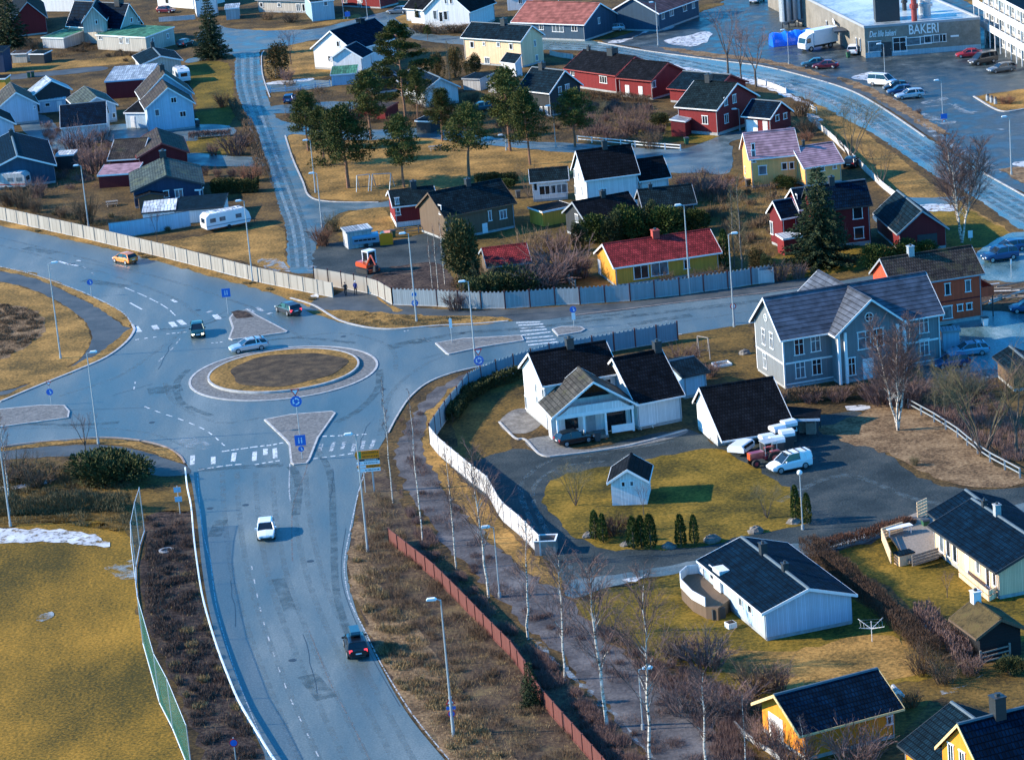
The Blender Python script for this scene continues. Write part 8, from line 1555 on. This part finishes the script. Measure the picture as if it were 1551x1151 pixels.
# hedges ------------------------------------------------------------
def hedge(label, pts, h, wd, mat_, n, name='hedge', lf=.22, twiggy=False, soft=.15):
    v = [P(*p) for p in pts]; root = empty(name, v[0]); tag(root, label, 'hedge'); O = v[0]; m = MB(); rg = random.Random(len(label)); D = [0]
    for a, b in zip(v[:-1], v[1:]): D.append(D[-1]+(b-a).length)
    for _ in range(n):
        s = rg.uniform(0, D[-1]); k = max(i for i in range(len(D)-1) if D[i] <= s); a, b = v[k], v[k+1]; d = (b-a).normalized(); nn = Vector((-d.y, d.x, 0)); p = a+d*(s-D[k]); f = rg.random()
        hh = h*(1+.12*math.sin(s*.9)+.06*math.sin(s*2.7)); ang = rg.uniform(0, math.pi); 
        if rg.random() < .75: y = math.cos(ang)*wd/2; z = hh*(abs(math.sin(ang))**.45)*rg.uniform(.85, 1)
        else: y = rg.uniform(-wd/2, wd/2); z = rg.uniform(.05, hh)
        y = (wd/2 if rg.random() < .5 else -wd/2)*rg.uniform(.8,1.05) if rg.random() < .4 else y
        if rg.random() < .4: z = rg.uniform(.05, hh)
        q = p+nn*(y+rg.uniform(-soft, soft))-O; q.z = z+rg.uniform(-.05,.1); dd = (Vector((0,0,.9))+rv(rg)*(1.0 if not twiggy else .6)).normalized(); leaf(m, q, dd, lf*rg.uniform(.6,1.4), lf*(.2 if not twiggy else .06), rg)
    m.build('foliage', mat_, root); t = MB()
    for i in range(int(D[-1]/.8)): 
        s = i*.8; k = max(j for j in range(len(D)-1) if D[j] <= s); p = v[k].lerp(v[k+1], (s-D[k])/max(.01, D[k+1]-D[k]))-O; t.tube((p.x,p.y,0),(p.x+rg.uniform(-.2,.2),p.y+rg.uniform(-.2,.2),h*.8), .03, .015, 4)
    t.build('stems', 'bark', root)
hedge('long dark brown clipped hedge running beside the light blue bungalow to the turf barn', [(1222,838),(1262,865),(1302,900),(1342,935),(1380,970),(1412,1000)], 1.6, 1.5, 'hedge_twigs', 38000, twiggy=True, lf=.24, soft=.08)
hedge('low red-brown hedge along the lower street above the green lawn', [(1235,838),(1280,826),(1330,812),(1385,798)], .9, 1.0, 'twigs_red', 9000, twiggy=True, lf=.3)
hedge('dark green clipped hedge above the white caravan', [(322,294),(355,292),(392,290)], 1.9, 2.0, 'hedge_leaves', 9000, lf=.3)
hedge('brown hedge below the grey mansion', [(1195,608),(1240,606),(1300,602),(1335,600)], 1.1, 1.2, 'twigs_brown', 8000, twiggy=True, lf=.35)
hedge('grey-green overgrown hedge across the left verge above the sports field', [(-20,778),(40,778),(90,775),(140,770),(195,776)], 1.6, 1.4, 'twigs_olive', 11000, twiggy=True, lf=.4)
hedge('dark shaded hedge inside the blue fence bend', [(686,640),(700,612),(740,588),(790,574)], 1.3, 1.2, 'juniper_needles', 8000, lf=.3)
hedge('brown hedge along the drive of the light blue house', [(286,212),(320,208),(350,206)], .9, .9, 'twigs_purple', 4000, twiggy=True, lf=.35)
hedge('green-brown hedge on the park edge behind the brown timber house', [(720,282),(750,279),(785,276)], 1.4, 1.4, 'hedge_leaves', 5000, lf=.3)
hedge('brown roadside hedge beside the left street', [(375,196),(384,215),(390,240),(402,270)], 1.4, 1.6, 'twigs_brown', 7000, twiggy=True, lf=.4)
hedge('brown roadside hedge strip above the large street bend', [(352,160),(360,175),(374,192)], 1.2, 1.2, 'twigs_brown', 4000, twiggy=True, lf=.4)
hedge('dark brown hedge in front of the walled terrace of the large white house', [(625,50),(660,52),(700,50),(712,46)], 1.2, 1.2, 'twigs_brown', 5000, twiggy=True, lf=.4)
hedge('low brown hedge at the long red house', [(880,150),(930,152),(985,156)], 1.0, 1.2, 'twigs_brown', 5000, twiggy=True, lf=.4)
hedge('dark bank vegetation hedge along the lower path fence', [(1395,935),(1420,962),(1445,985),(1460,1005)], 1.3, 1.4, 'twigs_purple', 5000, twiggy=True, lf=.4)
# stuff: tufts and brush ---------------------------------------------
def inside(p, poly):
    x, y = p; c = False; n = len(poly); j = n-1
    for i in range(n):
        if ((poly[i][1] > y) != (poly[j][1] > y)) and x < (poly[j][0]-poly[i][0])*(y-poly[i][1])/(poly[j][1]-poly[i][1])+poly[i][0]: c = not c
        j = i
    return c
def scatter(name, pix, n, mat_, L=(.2,.5), wv=.02, lean_=.7, clus=0, seed=1, cat='grass', label=None, rmax=.8):
    rg = random.Random(seed); poly = [tuple(P(*p)[:2]) for p in pix]; xs = [p[0] for p in poly]; ys = [p[1] for p in poly]; m = MB(); cl = []
    for _ in range(clus*3):
        if len(cl) >= clus: break
        c = (rg.uniform(min(xs), max(xs)), rg.uniform(min(ys), max(ys)))
        if inside(c, poly): cl.append((c, rg.uniform(.3, rmax)))
    k = 0; tries = 0
    while k < n and tries < n*6:
        tries += 1
        if cl and rg.random() < .65: c, r = rg.choice(cl); a = rg.uniform(0, 6.283); q = r*rg.random()**.5; p = (c[0]+q*math.cos(a), c[1]+q*math.sin(a)); hf = 1.25
        else: p = (rg.uniform(min(xs), max(xs)), rg.uniform(min(ys), max(ys))); hf = .8
        if not inside(p, poly): continue
        d = (Vector((0,0,1))+rv(rg)*lean_).normalized(); leaf(m, Vector((p[0], p[1], .02)), d, rg.uniform(*L)*hf, wv, rg); k += 1
    o = m.build(name, mat_); o['kind'] = 'stuff'; o['label'] = label or name; o['category'] = cat; return o
scatter('bank_brush', [(222,782),(287,778),(293,850),(306,925),(334,1000),(368,1080),(404,1160),(316,1160),(282,1070),(255,1010),(230,955),(218,900),(219,851)], 26000, 'bank_twigs', (.2,.5), .022, .8, 160, 1, 'brush', 'dark brown brush covering the bank between net and guardrail')
scatter('bank_straw', [(225,850),(290,850),(330,1000),(368,1080),(316,1130),(255,1010),(230,955)], 3500, 'dry_straw', (.2,.45), .03, .7, 12, 2, 'grass', 'pale straw tufts on the dark bank', .7)
scatter('roadside_brush', [(565,740),(600,762),(620,830),(680,900),(740,960),(790,1020),(860,1110),(920,1170),(700,1170),(640,1085),(595,1010),(560,930),(545,860),(548,790)], 34000, 'twigs_brown', (.2,.6), .010, .8, 200, 3, 'brush', 'bare brown brush right of the lower road', 1.3)
scatter('roadside_brush', [(605,745),(640,790),(700,870),(760,940),(830,1000),(900,1070),(960,1130),(985,1160),(930,1170),(860,1095),(800,1010),(740,940),(680,890),(640,850)], 38000, 'twigs_purple', (.25,.65), .011, .7, 200, 4, 'brush', 'purple-brown undergrowth between the red fence and the footpath', 1.2)
scatter('bank_straw', [(565,740),(600,762),(620,830),(680,900),(740,960),(790,1020),(860,1110),(900,1170),(700,1170),(640,1085),(595,1010),(560,930),(545,860)], 14000, 'dry_straw', (.1,.35), .012, .9, 120, 41, 'grass', 'dead grass between the shrubs right of the lower road', 1.2)
scatter('verge_straw', [(535,800),(560,850),(600,920),(650,985),(700,1050),(760,1140),(770,1170),(700,1160),(628,1080),(585,1015),(552,935),(535,880)], 14000, 'dry_straw', (.15,.45), .022, .8, 90, 5, 'grass', 'pale dry grass tufts along the right verge of the lower road', 1.0)
scatter('garden_brush', [(900,935),(1000,1005),(1060,1020),(1130,1060),(1120,1130),(1180,1165),(1090,1165),(1040,1080),(960,1010),(890,950)], 28000, 'twigs_purple', (.25,.7), .011, .7, 150, 6, 'brush', 'purple undergrowth between the footpath and the bungalow lawn', 1.2)
scatter('garden_brush', [(700,405),(780,395),(850,380),(880,420),(860,455),(780,462),(700,460),(680,440)], 18000, 'twigs_brown', (.3,.9), .014, .7, 90, 7, 'brush', 'brown undergrowth in the middle gardens behind the fence', 1.2)
scatter('garden_brush', [(60,190),(165,185),(170,240),(140,262),(150,285),(60,300),(0,312),(0,290),(85,262)], 9000, 'twigs_purple', (.3,1.0), .02, .7, 40, 21, 'brush', 'brown garden brush between the navy-roofed garage and the pale caravan', 1.5)
scatter('garden_brush', [(430,125),(560,150),(700,130),(800,140),(860,175),(860,215),(640,192),(430,180)], 16000, 'twigs_brown', (.3,1.1), .022, .7, 60, 22, 'brush', 'brown garden brush below the pines', 1.8)
scatter('garden_brush', [(850,155),(985,160),(1010,200),(1000,218),(900,214),(860,200)], 12000, 'twigs_purple', (.3,1.2), .022, .7, 50, 23, 'brush', 'purple-brown garden brush in front of the long red house', 1.8)
scatter('garden_brush', [(1060,262),(1110,270),(1200,290),(1180,390),(1110,400),(1090,350),(1050,300)], 12000, 'twigs_brown', (.3,1.1), .02, .7, 50, 24, 'brush', 'brown brush around the bare poplars', 1.6)
scatter('garden_brush', [(0,60),(110,66),(230,80),(205,95),(100,92),(0,96)], 8000, 'twigs_brown', (.2,.8), .02, .7, 30, 25, 'brush', 'brown brush on the top left lawn', 2)
scatter('garden_brush', [(0,300),(150,330),(290,300),(330,325),(290,350),(170,355),(0,318)], 9000, 'twigs_olive', (.2,.7), .02, .7, 40, 26, 'brush', 'olive brush behind the long grey fence', 1.6)
scatter('path_twigs', [(600,640),(650,620),(640,700),(720,800),(820,900),(960,1010),(1090,1120),(1100,1165),(985,1165),(860,1010),(720,880),(630,770),(605,700)], 16000, 'twigs_purple', (.15,.45), .010, .9, 150, 31, 'brush', 'fine twigs and dead stems along the footpath', 1.4)
scatter('oval_field_heather', [(-10,462),(10,462),(50,470),(66,484),(64,505),(40,525),(0,545),(-10,548)], 12000, 'twigs_brown', (.12,.3), .025, .8, 80, 8, 'heather', 'brown heather patches in the middle of the oval field', 1.2)
scatter('roundabout_plants', [(345,565),(380,548),(430,540),(490,538),(515,545),(505,560),(460,575),(400,585),(355,583)], 9000, 'twigs_brown', (.12,.3), .025, .8, 60, 9, 'ground cover', 'low dark ground cover in the middle of the roundabout', 1.0)
scatter('left_verge_brush', [(-10,705),(60,702),(130,712),(200,735),(215,780),(200,810),(100,795),(-10,795)], 14000, 'twigs_olive', (.2,.6), .02, .8, 100, 10, 'brush', 'olive-brown brush and grass in the left verge', 1.2)
scatter('mansion_brush', [(1330,600),(1420,575),(1500,600),(1551,640),(1551,700),(1500,700),(1450,655),(1390,625)], 22000, 'twigs_purple', (.3,.8), .012, .7, 110, 11, 'brush', 'brown undergrowth below the bare trees right of the mansion', 1.2)
scatter('kerb_grass', [(515,487),(560,474),(640,479),(760,484),(720,491),(660,493),(600,497),(560,495)], 7000, 'dry_straw', (.08,.2), .02, .8, 50, 12, 'grass', 'short dry grass on the upper kerb verge', .8)
scatter('fence_grass', [(0,336),(134,366),(250,393),(390,430),(480,452),(475,462),(400,438),(250,400),(100,362),(0,341)], 9000, 'dry_straw', (.1,.25), .02, .8, 60, 13, 'grass', 'dry grass strip at the foot of the long grey fence', .8)
for key, pr in PROTO.items():
    if not pr[1]:
        for ch in list(pr[0].children): bpy.data.objects.remove(ch)
        bpy.data.objects.remove(pr[0])
